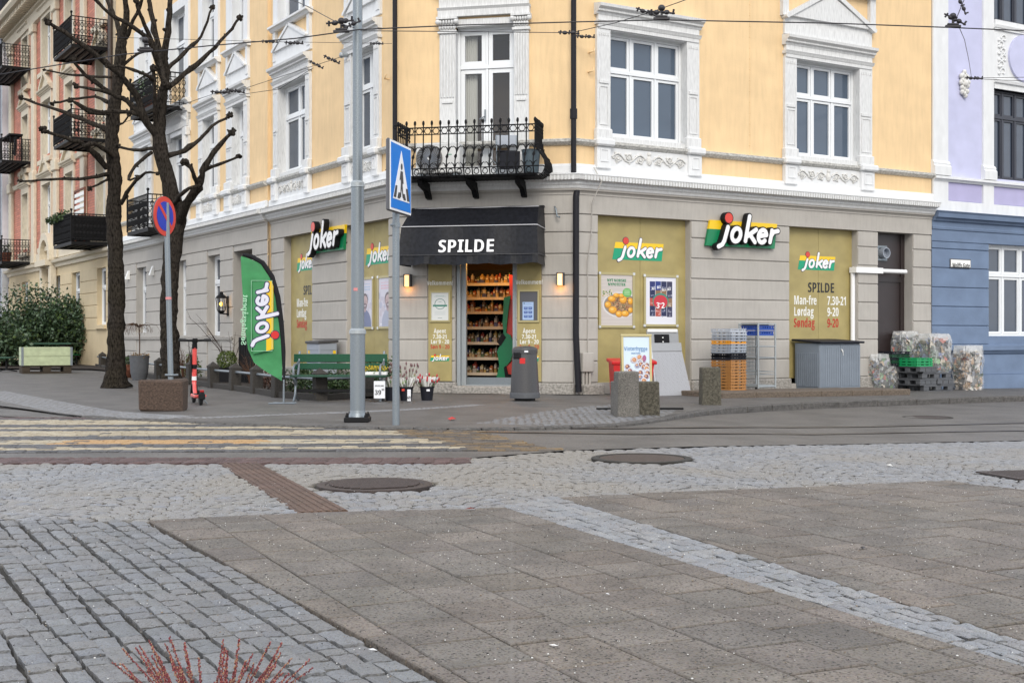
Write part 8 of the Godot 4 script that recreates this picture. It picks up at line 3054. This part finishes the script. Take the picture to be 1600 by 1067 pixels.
func ground() -> void:
	var b := MB.new()
	sheet(b, v2([-160.0, 60.0, 160.0, 60.0, 160.0, -200.0, -160.0, -200.0]), -0.16, false, 20.0)
	structure(obj("ground", b, M.ground))
	# asphalt of the street
	b = MB.new()
	sheet(b, v2([-30.0, -12.62, -1.003, -12.539, -0.475, -12.670, 0.541, -13.520, 3.262, -14.497, 6.483, -16.208, 30.0, -17.4, 30.0, -36.0, -30.0, -36.0]), 0.0, true, 1.0)
	structure(obj("road", b, M.asphalt))
	# pavement round the corner building
	var edge := [-14.715, -27.765, -11.192, -24.330, -8.661, -21.651, -6.325, -18.880, -4.827, -17.879, -3.420, -17.101, -2.161, -16.620, -0.819, -16.389, 0.414, -16.561, 1.369, -17.111, 2.059, -18.298, 2.550, -19.468, 3.537, -21.439, 5.297, -23.542, 8.116, -25.766, 11.225, -28.063, 17.849, -32.453]
	var line := []
	for i in range(0, edge.size(), 2):
		line.append(Vector2(edge[i], edge[i + 1]))
	line = smooth_line(line, 6)
	var poly := PackedVector2Array(line)
	poly.append_array(v2([30.0, -42.0, 8.0, -34.0, -2.0, -30.0, -30.0, -75.0, -60.0, -75.0, -40.0, -40.0]))
	b = MB.new()
	sheet(b, poly, 0.0, false, 1.0)
	structure(obj("pavement", b, M.pave_asphalt))
	# kerb stones, real blocks round the corner, sinking to a flush kerb before the door
	var kerb := Node3D.new()
	kerb.name = "kerb"
	add_child(kerb)
	structure(kerb)
	var i := 0
	while i < line.size() - 2:
		var p: Vector2 = line[i]
		var q: Vector2 = line[i + 2]
		var d := q - p
		if p.x > -6.5:
			var pieces := maxi(1, roundi(d.length() / 0.9))
			for k in pieces:
				var s := p + d * (k / float(pieces))
				var L := d.length() / pieces
				var dir := d.normalized()
				b = MB.new()
				b.xf = Transform3D(Basis(Vector3(dir.x, 0, dir.y), Vector3.UP, Vector3(-dir.y, 0, dir.x)), Vector3(s.x, slope(s.x, s.y), s.y))
				b.bbox(0.004, L - 0.006, -0.25, 0.006 + R.randf_range(-0.003, 0.005), -0.10, 0.05 + R.randf_range(0.0, 0.012), 0.018)
				obj("kerb_stone", rough_up(b, 0.006, i * 7 + k), M.kerb, kerb)
		i += 2
	# bed under the setts
	var cob := v2([-2.403, -8.43, 0.87, -2.5, -9.0, -2.5, -9.0, -8.9])
	var slab_a := v2([-2.403, -8.43, -1.408, -8.8, -0.045, -9.064, 2.85, -2.5, 0.87, -2.5])
	var band := v2([-0.045, -9.064, 0.347, -9.64, 3.03, -2.5, 2.85, -2.5])
	var slab_b := v2([0.347, -9.64, 2.042, -10.21, 3.657, -10.756, 4.033, -10.08, 7.5, -5.0, 7.5, -2.5, 3.03, -2.5])
	b = MB.new()
	sheet(b, v2([-30.0, 12.0, 30.0, 12.0, 30.0, -17.4, 6.483, -16.208, 3.262, -14.497, 0.541, -13.520, -0.475, -12.670, -1.003, -12.539, -30.0, -12.62]), -0.032, true, 1.0)
	structure(obj("sett_bed", b, M.joint))
	# --- rows of large cobbles on the left
	var places := []
	var dir := Vector2(0.484, 0.875)
	var side := Vector2(-0.875, 0.484)
	var o0 := Vector2(-2.403, -8.43)
	var u := 0.075
	var r := 0
	while u < 7.0:
		var w := 0.105 + 0.010 * sin(r * 2.3)
		var s := -4.0 + R.randf_range(0.0, 0.2)
		while s < 8.0:
			var l := R.randf_range(0.11, 0.20)
			var p := o0 + dir * (s + l / 2) + side * (u + 0.012 * sin(s * 2.0 + r))
			if inside(p, cob):
				places.append([Vector3(p.x, road_y(p.x, p.y) + R.randf_range(-0.006, 0.004), p.y), -atan2(dir.y, dir.x) + R.randf_range(-0.06, 0.06), l - R.randf_range(0.010, 0.026), w - R.randf_range(0.006, 0.02), granite() * 0.80])
			s += l
		u += w
		r += 1
	var c := Node3D.new()
	c.name = "cobbles"
	add_child(c)
	structure(c)
	lay_setts(c, places, M.sett, 300)
	# --- fan-laid small setts
	places = []
	var fan := v2([-9.0, -12.14, -0.973, -12.161, -0.458, -12.222, -0.461, -12.637, 0.539, -13.482, 3.248, -14.437, 6.447, -16.119, 9.0, -17.0, 9.0, -6.0, -9.0, -6.0])
	var warm := FastNoiseLite.new()
	warm.seed = 5
	warm.frequency = 0.35
	var holes := [cob, slab_a, band, slab_b]
	var covers := [[Vector2(-1.121, -10.431), 0.47], [Vector2(1.286, -12.67), 0.50]]
	var tact := v2([-2.825, -12.284, -2.445, -12.284, -1.144, -8.832, -1.462, -8.832])
	var x := -9.0
	var z := -18.5
	while z < -5.5:
		x = -9.0 + R.randf_range(0.0, 0.1)
		while x < 9.0:
			var l := R.randf_range(0.085, 0.135)
			var fx := fposmod((x + l / 2) / 1.5, 1.0) - 0.5
			var p := Vector2(x + l / 2, z + 1.5 * fx * fx + R.randf_range(-0.008, 0.008))
			x += l
			var ok := inside(p, fan) and not inside(p, tact)
			for h in holes:
				if ok and inside(p, h):
					ok = false
			for h in covers:
				if ok and p.distance_to(h[0]) < h[1] + 0.04:
					ok = false
			if ok:
				places.append([Vector3(p.x, road_y(p.x, p.y) + R.randf_range(-0.006, 0.003), p.y), -atan(3.0 * fx / 1.5) * 0.9 + R.randf_range(-0.10, 0.10), (l - 0.004) / cos(atan(3.0 * fx / 1.5) * 0.7), R.randf_range(0.100, 0.113) * cos(atan(3.0 * fx / 1.5) * 0.5), (granite() * 1.06).lerp(Color(0.30, 0.275, 0.235), clampf(0.08 + warm.get_noise_2d(p.x, p.y) * 1.2 + (0.3 if absf(p.x + 0.3) < 2.2 else 0.0), 0.0, 0.75))])
		z += 0.114
	c = Node3D.new()
	c.name = "sett_paving"
	add_child(c)
	structure(c)
	lay_setts(c, places, M.sett, 300)
	# --- the band of setts between the slab fields
	places = []
	dir = Vector2(0.37, 0.929)
	side = Vector2(0.929, -0.37)
	for k in 5:
		var s := -0.8
		while s < 8.5:
			var l := R.randf_range(0.10, 0.17)
			var f := clampf(s / 7.6, 0.0, 1.0)
			var a := Vector2(-0.045, -9.064).lerp(Vector2(2.85, -2.5), f)
			var e := Vector2(0.347, -9.64).lerp(Vector2(3.03, -2.5), f)
			var p := a.lerp(e, (k + 0.5) / 5.0) + Vector2(R.randf_range(-0.008, 0.008), 0)
			if inside(p, band):
				places.append([Vector3(p.x, road_y(p.x, p.y) + R.randf_range(-0.004, 0.004), p.y), -atan2(dir.y, dir.x) + R.randf_range(-0.08, 0.08), l - 0.008, maxf((e - a).length() * 0.86 / 5.0 - 0.006, 0.04), granite() * 1.12])
			s += l
	c = Node3D.new()
	c.name = "sett_band"
	add_child(c)
	structure(c)
	lay_setts(c, places, M.sett, 300)
	# --- concrete slabs, row beside row
	var paving := Node3D.new()
	paving.name = "slab_paving"
	add_child(paving)
	structure(paving)
	dir = Vector2(0.425, 0.905)
	side = Vector2(0.905, -0.425)
	o0 = Vector2(-2.4, -8.43)
	var slab_mats := {}
	for k in range(-2, 30):
		var s := -3.5 + 0.2 * (k % 2) + R.randf_range(-0.05, 0.05)
		while s < 8.0:
			var l := 0.40
			var q := PackedVector2Array()
			for e in [[0.008, 0.0035], [l - 0.008, 0.0035], [l - 0.008, 0.3565], [0.008, 0.3565]]:
				q.append(o0 + dir * (s + e[0]) + side * (k * 0.36 + e[1]))
			for region in [slab_a, slab_b]:
				for cut in Geometry2D.intersect_polygons(q, region):
					var area := 0.0
					var mid := Vector2.ZERO
					for j in cut.size():
						area += cut[j].cross(cut[(j + 1) % cut.size()]) / 2.0
						mid += cut[j] / cut.size()
					if absf(area) < 0.006:
						continue
					var m := MB.new()
					m.xf = Transform3D(Basis(Vector3(1, 0, 0), Vector3(0, 0, 1), Vector3(0, 1, 0)), Vector3(mid.x, road_y(mid.x, mid.y) + R.randf_range(-0.005, 0.0), mid.y)) * Transform3D(Basis(Vector3.RIGHT, R.randf_range(-0.006, 0.006)) * Basis(Vector3.UP, R.randf_range(-0.006, 0.006)), Vector3.ZERO)
					var loc := PackedVector2Array()
					for w in cut:
						loc.append(w - mid)
					if area < 0:
						loc.reverse()
					var f := R.randf_range(0.84, 1.12)
					m.col = Color(0.232 * f, 0.198 * f, 0.166 * f).lerp(Color(0.20 * f, 0.187 * f, 0.17 * f), R.randf() * 0.6)
					var inner := Geometry2D.offset_polygon(loc, -0.006)
					if inner.size() != 1 or inner[0].size() != loc.size():
						slab(m, loc, loc)
					else:
						slab(m, loc, inner[0])
					obj("paving_slab", m, M.slab, paving)
			s += l
	# --- the crossing: rows of setts, painted in stripes
	places = []
	var str_ := [[-18.35, -17.35, 0], [-16.9, -16.55, 0], [-16.2, -15.35, 0], [-14.75, -14.2, 1], [-13.75, -13.5, 0]]
	z = -18.6
	while z < -13.2:
		x = -9.5 + R.randf_range(0.0, 0.1)
		while x < 0.8:
			var zz := z - 0.045 * (x + 5.0)
			var right := lerpf(-2.6, -0.55, clampf((z + 18.4) / 5.0, 0.0, 1.0))
			var far_right := lerpf(-0.9, 0.55, clampf((z + 17.0) / 4.0, 0.0, 1.0))
			var l := R.randf_range(0.11, 0.2)
			var col := Color(0.10, 0.10, 0.105) * R.randf_range(0.7, 1.35)
			var ok := x < far_right and zz > -18.6
			if x < right:
				for q in str_:
					if z > q[0] + R.randf_range(-0.03, 0.03) and z < q[1] + R.randf_range(-0.03, 0.03):
						col = Color(0.54, 0.475, 0.345).lerp(Color(0.36, 0.29, 0.19), R.randf() * 0.7)
						if q[2] == 1 and x > -5.2 and x < -2.9:
							col = Color(0.55, 0.34, 0.15)
						if R.randf() < 0.05:
							col = Color(0.12, 0.12, 0.12)
			elif x < far_right:
				col = [Color(0.20, 0.14, 0.075), Color(0.14, 0.12, 0.10), Color(0.27, 0.19, 0.10), Color(0.11, 0.10, 0.09)][R.randi() % 4] * R.randf_range(0.7, 1.1)
			col.a = 1.0
			if ok:
				places.append([Vector3(x + l / 2, road_y(x, zz) + 0.014 + R.randf_range(-0.003, 0.002), zz), R.randf_range(-0.02, 0.02) + 0.045, l - 0.003, 0.116, col])
			x += l
		z += 0.118
	c = Node3D.new()
	c.name = "crossing"
	add_child(c)
	structure(c)
	lay_setts(c, places, M.sett, 0, "sett", 0.035)
	# --- red-brown pavers along both sides of the crossing
	places = []
	for q in [[-12.66, -12.16, -9.0, -0.5], [-19.0, -18.55, -9.0, -2.2]]:
		x = q[2]
		while x < q[3]:
			var n := 0
			z = q[0] + 0.04
			while z < q[1]:
				places.append([Vector3(x, road_y(x, z) + 0.012, z - (0.0 if q[0] > -15 else 0.045 * (x + 5.0))), 0.6 if (n % 2) else 0.62, 0.2, 0.075, Color(0.115, 0.07, 0.066) * R.randf_range(0.7, 1.25)])
				z += 0.085
				n += 1
			x += 0.17
	c = Node3D.new()
	c.name = "paver_strip"
	add_child(c)
	structure(c)
	lay_setts(c, places, M.sett, 0)
	# --- small setts on the pavement corner by the bollards, and pale lines of setts
	places = []
	var corner := v2([-0.477, -17.353, 0.500, -20.000, 1.116, -21.261, 1.774, -22.180, 2.713, -20.866, 2.291, -19.094, 1.402, -17.305, 0.420, -16.797])
	x = -1.0
	while x < 4.5:
		z = -23.5 + R.randf_range(-0.05, 0.05)
		while z < -15.5:
			var fx := fposmod(x / 1.4, 1.0) - 0.5
			var p := Vector2(x + R.randf_range(-0.02, 0.02), z + fx * fx)
			if inside(p, corner):
				places.append([Vector3(p.x, slope(p.x, p.y) + 0.004 + R.randf_range(-0.003, 0.003), p.y), R.randf_range(-0.3, 0.3), 0.106, 0.106, granite() * 0.85])
			z += 0.112
		x += 0.112
	var pale := smooth_line([Vector2(-11.122, -27.126), Vector2(-8.204, -22.476), Vector2(-6.293, -19.667), Vector2(-4.646, -18.583), Vector2(-3.646, -19.187), Vector2(-2.400, -20.000), Vector2(-1.264, -21.071), Vector2(-0.607, -22.056)], 14)
	for k in pale.size() - 1:
		var w: float = 3 if k > 40 else 8
		var dd: Vector2 = (pale[k + 1] - pale[k])
		var n := int(dd.length() / 0.11) + 1
		for j in n:
			for e in int(w):
				var p: Vector2 = pale[k] + dd * (j / float(n)) + dd.normalized().orthogonal() * (e - w / 2) * 0.11
				if inside(p, poly):
					places.append([Vector3(p.x, slope(p.x, p.y) + 0.003, p.y), R.randf_range(-0.4, 0.4), 0.098, 0.098, granite() * 1.1])
	c = Node3D.new()
	c.name = "pavement_setts"
	add_child(c)
	structure(c)
	lay_setts(c, places, M.sett, 0)
	# --- tram rails with their grooves
	var ra := [-12.474, -24.948, -8.643, -21.607, -7.653, -20.684, -6.744, -19.836, -5.139, -18.687, -3.572, -17.860, -2.239, -17.224, -0.843, -16.864, 0.419, -16.747, 1.774, -16.893, 3.644, -18.222, 5.530, -19.037, 8.153, -20.381, 12.208, -22.195]
	var rb := [-10.804, -21.607, -7.744, -19.360, -6.281, -18.473, -4.875, -17.729, -3.816, -17.348, -2.170, -16.690, -0.812, -16.242, 0.399, -15.974, 1.665, -15.856, 3.394, -16.719, 5.282, -17.608, 7.390, -18.475, 10.964, -19.934]
	var rails := Node3D.new()
	rails.name = "tram_track"
	add_child(rails)
	structure(rails)
	var both := []
	for a in [ra, rb]:
		var l := []
		for k in range(0, a.size(), 2):
			l.append(Vector2(a[k], a[k + 1]))
		l = smooth_line(l, 8)
		both.append(l)
		b = MB.new()
		ribbon(b, l, -0.03, 0.035, 0.010)
		obj("rail", b, M.rail, rails)
		b = MB.new()
		ribbon(b, l, -0.075, -0.03, 0.0065)
		obj("groove", b, M.black, rails)
		b = MB.new()
		ribbon(b, l, -0.11, -0.075, 0.010)
		obj("guard_rail", b, M.rail, rails)
	# --- ribbed guidance paving
	c = Node3D.new()
	c.name = "tactile_paving"
	add_child(c)
	structure(c)
	var t0 := Vector2(-2.635, -12.284)
	var t1 := Vector2(-1.303, -8.832)
	var td := (t1 - t0).normalized()
	var ts := td.orthogonal()
	var tl := (t1 - t0).length()
	var np := int(tl / 0.36)
	for k in np:
		b = MB.new()
		b.xf = Transform3D(Basis(Vector3(td.x, 0, td.y), Vector3.UP, Vector3(-td.y, 0, td.x)), Vector3(t0.x, road_y(t0.x, t0.y), t0.y))
		b.col = Color(0.165, 0.10, 0.072) * R.randf_range(0.85, 1.1)
		var a := tl * k / np
		b.bbox(a + 0.003, a + tl / np - 0.003, -0.04, 0.0, -0.175, 0.175, 0.004)
		for j in 6:
			b.bbox(a + 0.003, a + tl / np - 0.003, -0.001, 0.006, -0.165 + j * 0.057, -0.13 + j * 0.057, 0.004)
		obj("ribbed_slab", b, M.slab, c)
	# --- dark dirt with contact shade painted in, along the foot of the walls
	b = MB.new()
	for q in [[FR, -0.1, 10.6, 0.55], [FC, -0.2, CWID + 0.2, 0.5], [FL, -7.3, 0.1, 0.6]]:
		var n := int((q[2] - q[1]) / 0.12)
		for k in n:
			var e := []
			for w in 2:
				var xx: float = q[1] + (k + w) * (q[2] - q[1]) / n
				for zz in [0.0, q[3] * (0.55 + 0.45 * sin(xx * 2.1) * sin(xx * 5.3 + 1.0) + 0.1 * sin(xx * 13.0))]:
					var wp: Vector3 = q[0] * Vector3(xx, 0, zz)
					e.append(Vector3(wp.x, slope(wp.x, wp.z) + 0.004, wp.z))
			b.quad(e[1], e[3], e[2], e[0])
	structure(obj("wall_foot_dirt_shade", b, mt("dirt_contact_shade", 0.055, 0.048, 0.042, 0.7, {"tex": "dirt", "s": 1.2, "bump": "grit", "cm": 0.8})))
	# --- brown leaf litter by the fence and under the bench
	var lm := MultiMesh.new()
	lm.transform_format = MultiMesh.TRANSFORM_3D
	lm.use_colors = true
	var lb := MB.new()
	lb.tri(Vector3(-1, 0, 0), Vector3(0, 0.3, 0.6), Vector3(1, 0, 0))
	lb.tri(Vector3(-1, 0, 0), Vector3(1, 0, 0), Vector3(0, 0.2, -0.6))
	lm.mesh = lb.mesh(M.leaf)
	lm.instance_count = 1500
	for k in 1500:
		var f := R.randf()
		var p := Vector3(-2.406, 0.000, -22.913).lerp(Vector3(-11.255, 0.000, -36.308), f) + Vector3(0.85, 0, 0.52) * R.randfn() * 0.45 + FLX * R.randf_range(-1.0, 1.0)
		lm.set_instance_transform(k, Transform3D(Basis(Vector3.UP, R.randf() * TAU).scaled(Vector3.ONE * R.randf_range(0.012, 0.035)), Vector3(p.x, slope(p.x, p.z) + 0.008, p.z)))
		lm.set_instance_color(k, [Color(0.10, 0.055, 0.03), Color(0.06, 0.035, 0.022), Color(0.16, 0.09, 0.05), Color(0.20, 0.16, 0.12)][R.randi() % 4])
	var li := MultiMeshInstance3D.new()
	li.name = "leaf_litter"
	li.multimesh = lm
	add_child(li)
	tag(li, "brown leaf litter along the low fence and under the bench", "leaves", "", "stuff")
	# --- iron covers
	cover("round ribbed manhole cover among the setts at the tactile strip", Vector2(-1.121, -10.431), 0.47, true)
	cover("worn round manhole cover at the edge of the setts before the bollards", Vector2(1.286, -12.67), 0.50, false)
	cover("far manhole cover in the asphalt before the pallets", Vector2(7.0, -21.55), 0.42, false)
	var t := thing("drain_grate", "dark iron drain grate at the right picture edge among the setts", "grate", Vector3(4.45, road_y(4.45, -11.1) + 0.002, -11.1), 0.25)
	b = MB.new()
	b.ring(-0.28, 0.28, -0.3, 0.3, 0.0, 0.012, 0.04)
	b.xf = Transform3D(Basis(Vector3.RIGHT, -PI / 2), Vector3.ZERO)
	obj("frame", spun(b), M.cast_iron, t)
	for k in 8:
		b = MB.new()
		b.box(-0.24, 0.24, 0.0, 0.01, -0.25 + k * 0.064, -0.215 + k * 0.064)
		obj("bar", b, M.cast_iron, t)
	# --- litter
	for q in [["dead_leaf", "dark red dead leaf at the upper edge of the slabs", Vector2(-0.289, -8.897), Color(0.12, 0.02, 0.015), 0.045], ["twig_bit", "black curled leaf lying on the right slab field", Vector2(1.995, -7.267), Color(0.012, 0.01, 0.01), 0.032],
			["red_wrapper", "crushed red wrapper on the kerb before the shop door", Vector2(-0.843, -17.926), Color(0.45, 0.02, 0.02), 0.12], ["paper_scrap", "white paper scrap on the setts right of the worn manhole", Vector2(3.511, -11.863), Color(0.5, 0.49, 0.46), 0.06],
			["cigarette_end", "white cigarette end on the slabs near the bottom edge", Vector2(0.164, -4.979), Color(0.6, 0.58, 0.55), 0.02], ["paper_scrap", "small white scrap on the slabs beside the left cobbles", Vector2(-0.533, -4.909), Color(0.66, 0.66, 0.66), 0.02],
			["paper_scrap", "pale scrap on the left slab field near the sett band", Vector2(0.448, -5.975), Color(0.6, 0.6, 0.6), 0.014]]:
		t = thing(q[0], q[1], "litter", Vector3(q[2].x, road_y(q[2].x, q[2].y) + (0.04 if q[0] == "red_wrapper" else 0.006), q[2].y), R.randf() * 3.0)
		b = MB.new()
		b.col = q[3]
		var s: float = q[4]
		for k in 4:
			var a := TAU * k / 4.0
			b.tri(Vector3(cos(a) * s, 0.1 * s * (k % 2), sin(a) * s * 0.5), Vector3(0, 0.35 * s, 0), Vector3(cos(a + 1.5) * s * 1.1, 0.12 * s, sin(a + 1.5) * s * 0.5))
		obj("scrap", b, M.vivid, t)
	# grit and crumbs scattered over the slabs
	var mm := MultiMesh.new()
	mm.transform_format = MultiMesh.TRANSFORM_3D
	mm.use_colors = true
	var gb := MB.new()
	gb.ball(Vector3.ZERO, Vector3(1, 0.6, 0.8), 3, 5)
	mm.mesh = gb.mesh(M.vivid)
	mm.instance_count = 9000
	for k in 9000:
		var zz := -pow(R.randf(), 0.7) * 8.5 - 3.6
		var xx := R.randf_range(-0.45, 0.47) * -zz
		var s := R.randf_range(0.0012, 0.0042) * (1.6 if R.randf() < 0.06 else 1.0)
		mm.set_instance_transform(k, Transform3D(Basis(Vector3.UP, R.randf() * TAU).scaled(Vector3.ONE * s), Vector3(xx, road_y(xx, zz) + 0.002, zz)))
		var f := R.randf()
		mm.set_instance_color(k, Color(0.03, 0.028, 0.026) if f < 0.5 else Color(0.62, 0.61, 0.58) if f < 0.72 else Color(0.2, 0.15, 0.1))
	var gi := MultiMeshInstance3D.new()
	gi.name = "grit"
	gi.multimesh = mm
	add_child(gi)
	tag(gi, "fine dark and pale grit scattered over the slabs and setts", "grit", "", "stuff")

func slab(m: MB, loc: PackedVector2Array, inner: PackedVector2Array) -> void:
	# xy of the polygon lie on the ground, z is up
	var ix := Geometry2D.triangulate_polygon(inner)
	for i in range(0, ix.size(), 3):
		var p := [inner[ix[i]], inner[ix[i + 1]], inner[ix[i + 2]]]
		for k in 3:
			m.put(Vector3(p[k].x, p[k].y, 0.0), Vector3(0, 0, 1))
	var off := 0
	var best := 1e9
	for j in inner.size():
		if inner[j].distance_to(loc[0]) < best:
			best = inner[j].distance_to(loc[0])
			off = j
	for i in loc.size():
		var a := loc[i]
		var b := loc[(i + 1) % loc.size()]
		var d := inner[(i + off) % inner.size()]
		var e := inner[(i + 1 + off) % inner.size()]
		var out := Vector2((b - a).y, -(b - a).x).normalized()
		for q in [[Vector3(a.x, a.y, -0.005), Vector3(b.x, b.y, -0.005), Vector3(e.x, e.y, 0), Vector3(d.x, d.y, 0), 0.7], [Vector3(a.x, a.y, -0.05), Vector3(b.x, b.y, -0.05), Vector3(b.x, b.y, -0.005), Vector3(a.x, a.y, -0.005), 0.0]]:
			var n := Vector3(out.x, out.y, q[4]).normalized()
			for k in [0, 1, 2, 0, 2, 3]:
				m.put(q[k], n)

func spun(b: MB) -> MB:
	for i in b.v.size():
		b.v[i] = b.xf * b.v[i]
		b.n[i] = b.xf.basis * b.n[i]
	return b

func cover(label: String, p: Vector2, r: float, ribbed: bool) -> void:
	var t := thing("manhole_cover", label, "manhole cover", Vector3(p.x, road_y(p.x, p.y) + 0.002, p.y), 0.35, "manhole covers")
	var b := MB.new()
	b.lathe([Vector2(r, -0.03), Vector2(r, 0.002), Vector2(r - 0.01, 0.005), Vector2(r * 0.86, 0.005), Vector2(r * 0.85, -0.006)], 40)
	obj("rim", b, M.joint if not ribbed else M.cast_iron, t)
	b = MB.new()
	b.lathe([Vector2(r * 0.84, -0.03), Vector2(r * 0.84, 0.0), Vector2(0.0, 0.002)], 40)
	obj("lid", b, M.cast_iron, t)
	if ribbed:
		for k in 13:
			var z := (k - 6) * 0.052
			var h := sqrt(maxf(0.0, (r * 0.78) ** 2 - z * z))
			if h > 0.05:
				b = MB.new()
				b.bbox(-h, h, 0.0, 0.014, z - 0.013, z + 0.013, 0.004)
				obj("rib", b, M.cast_iron, t)

func _ready() -> void:
	var cam := Camera3D.new()
	cam.name = "camera"
	cam.projection = Camera3D.PROJECTION_FRUSTUM
	cam.near = 0.1
	cam.far = 400.0
	cam.size = 0.1 * 1067.0 / 2000.0
	cam.frustum_offset = Vector2(0, -0.1 * 8.5 / 2000.0)
	cam.position = Vector3(0, CH, 0)
	add_child(cam)
	cam.current = true
	var we := WorldEnvironment.new()
	we.name = "world"
	var env := Environment.new()
	env.background_mode = Environment.BG_SKY
	var sky := Sky.new()
	var sm := ProceduralSkyMaterial.new()
	sm.sky_top_color = Color(0.80, 0.83, 0.88)
	sm.sky_horizon_color = Color(0.97, 0.98, 1.0)
	sm.sky_curve = 0.25
	sm.ground_bottom_color = Color(0.35, 0.34, 0.33)
	sm.ground_horizon_color = Color(0.62, 0.62, 0.62)
	sm.sun_angle_max = 1.0
	sky.sky_material = sm
	env.sky = sky
	env.tonemap_mode = Environment.TONE_MAPPER_LINEAR
	env.tonemap_exposure = 2.12
	env.sdfgi_enabled = true
	env.ssao_enabled = true
	env.ssil_enabled = true
	we.environment = env
	add_child(we)
	var sun := DirectionalLight3D.new()
	sun.name = "sun"
	sun.light_color = Color(1.0, 0.98, 0.95)
	sun.light_energy = 0.36
	sun.light_angular_distance = 30.0
	sun.shadow_enabled = true
	sun.rotation_degrees = Vector3(-34, 4, 0)
	add_child(sun)
	R.seed = 12
	FR = Transform3D(Basis(FRX, Vector3.UP, FRX.cross(Vector3.UP)), PRO)
	FC = Transform3D(Basis(FCX, Vector3.UP, FCX.cross(Vector3.UP)), PLO)
	FL = Transform3D(Basis(FLX, Vector3.UP, FLX.cross(Vector3.UP)), PLO)
	make_materials()
	ground()
	corner_building()
	blue_building()
	brick_building()
	shop_inside()
	shop_front()
	iron_balcony()
	street_balconies()
	trees()
	post_fence()
	garden()
	signs_and_poles()
	scooter()
	flag_banner()
	bench_and_flowers()
	goods_by_the_wall()
	by_the_entrance()
	wires()
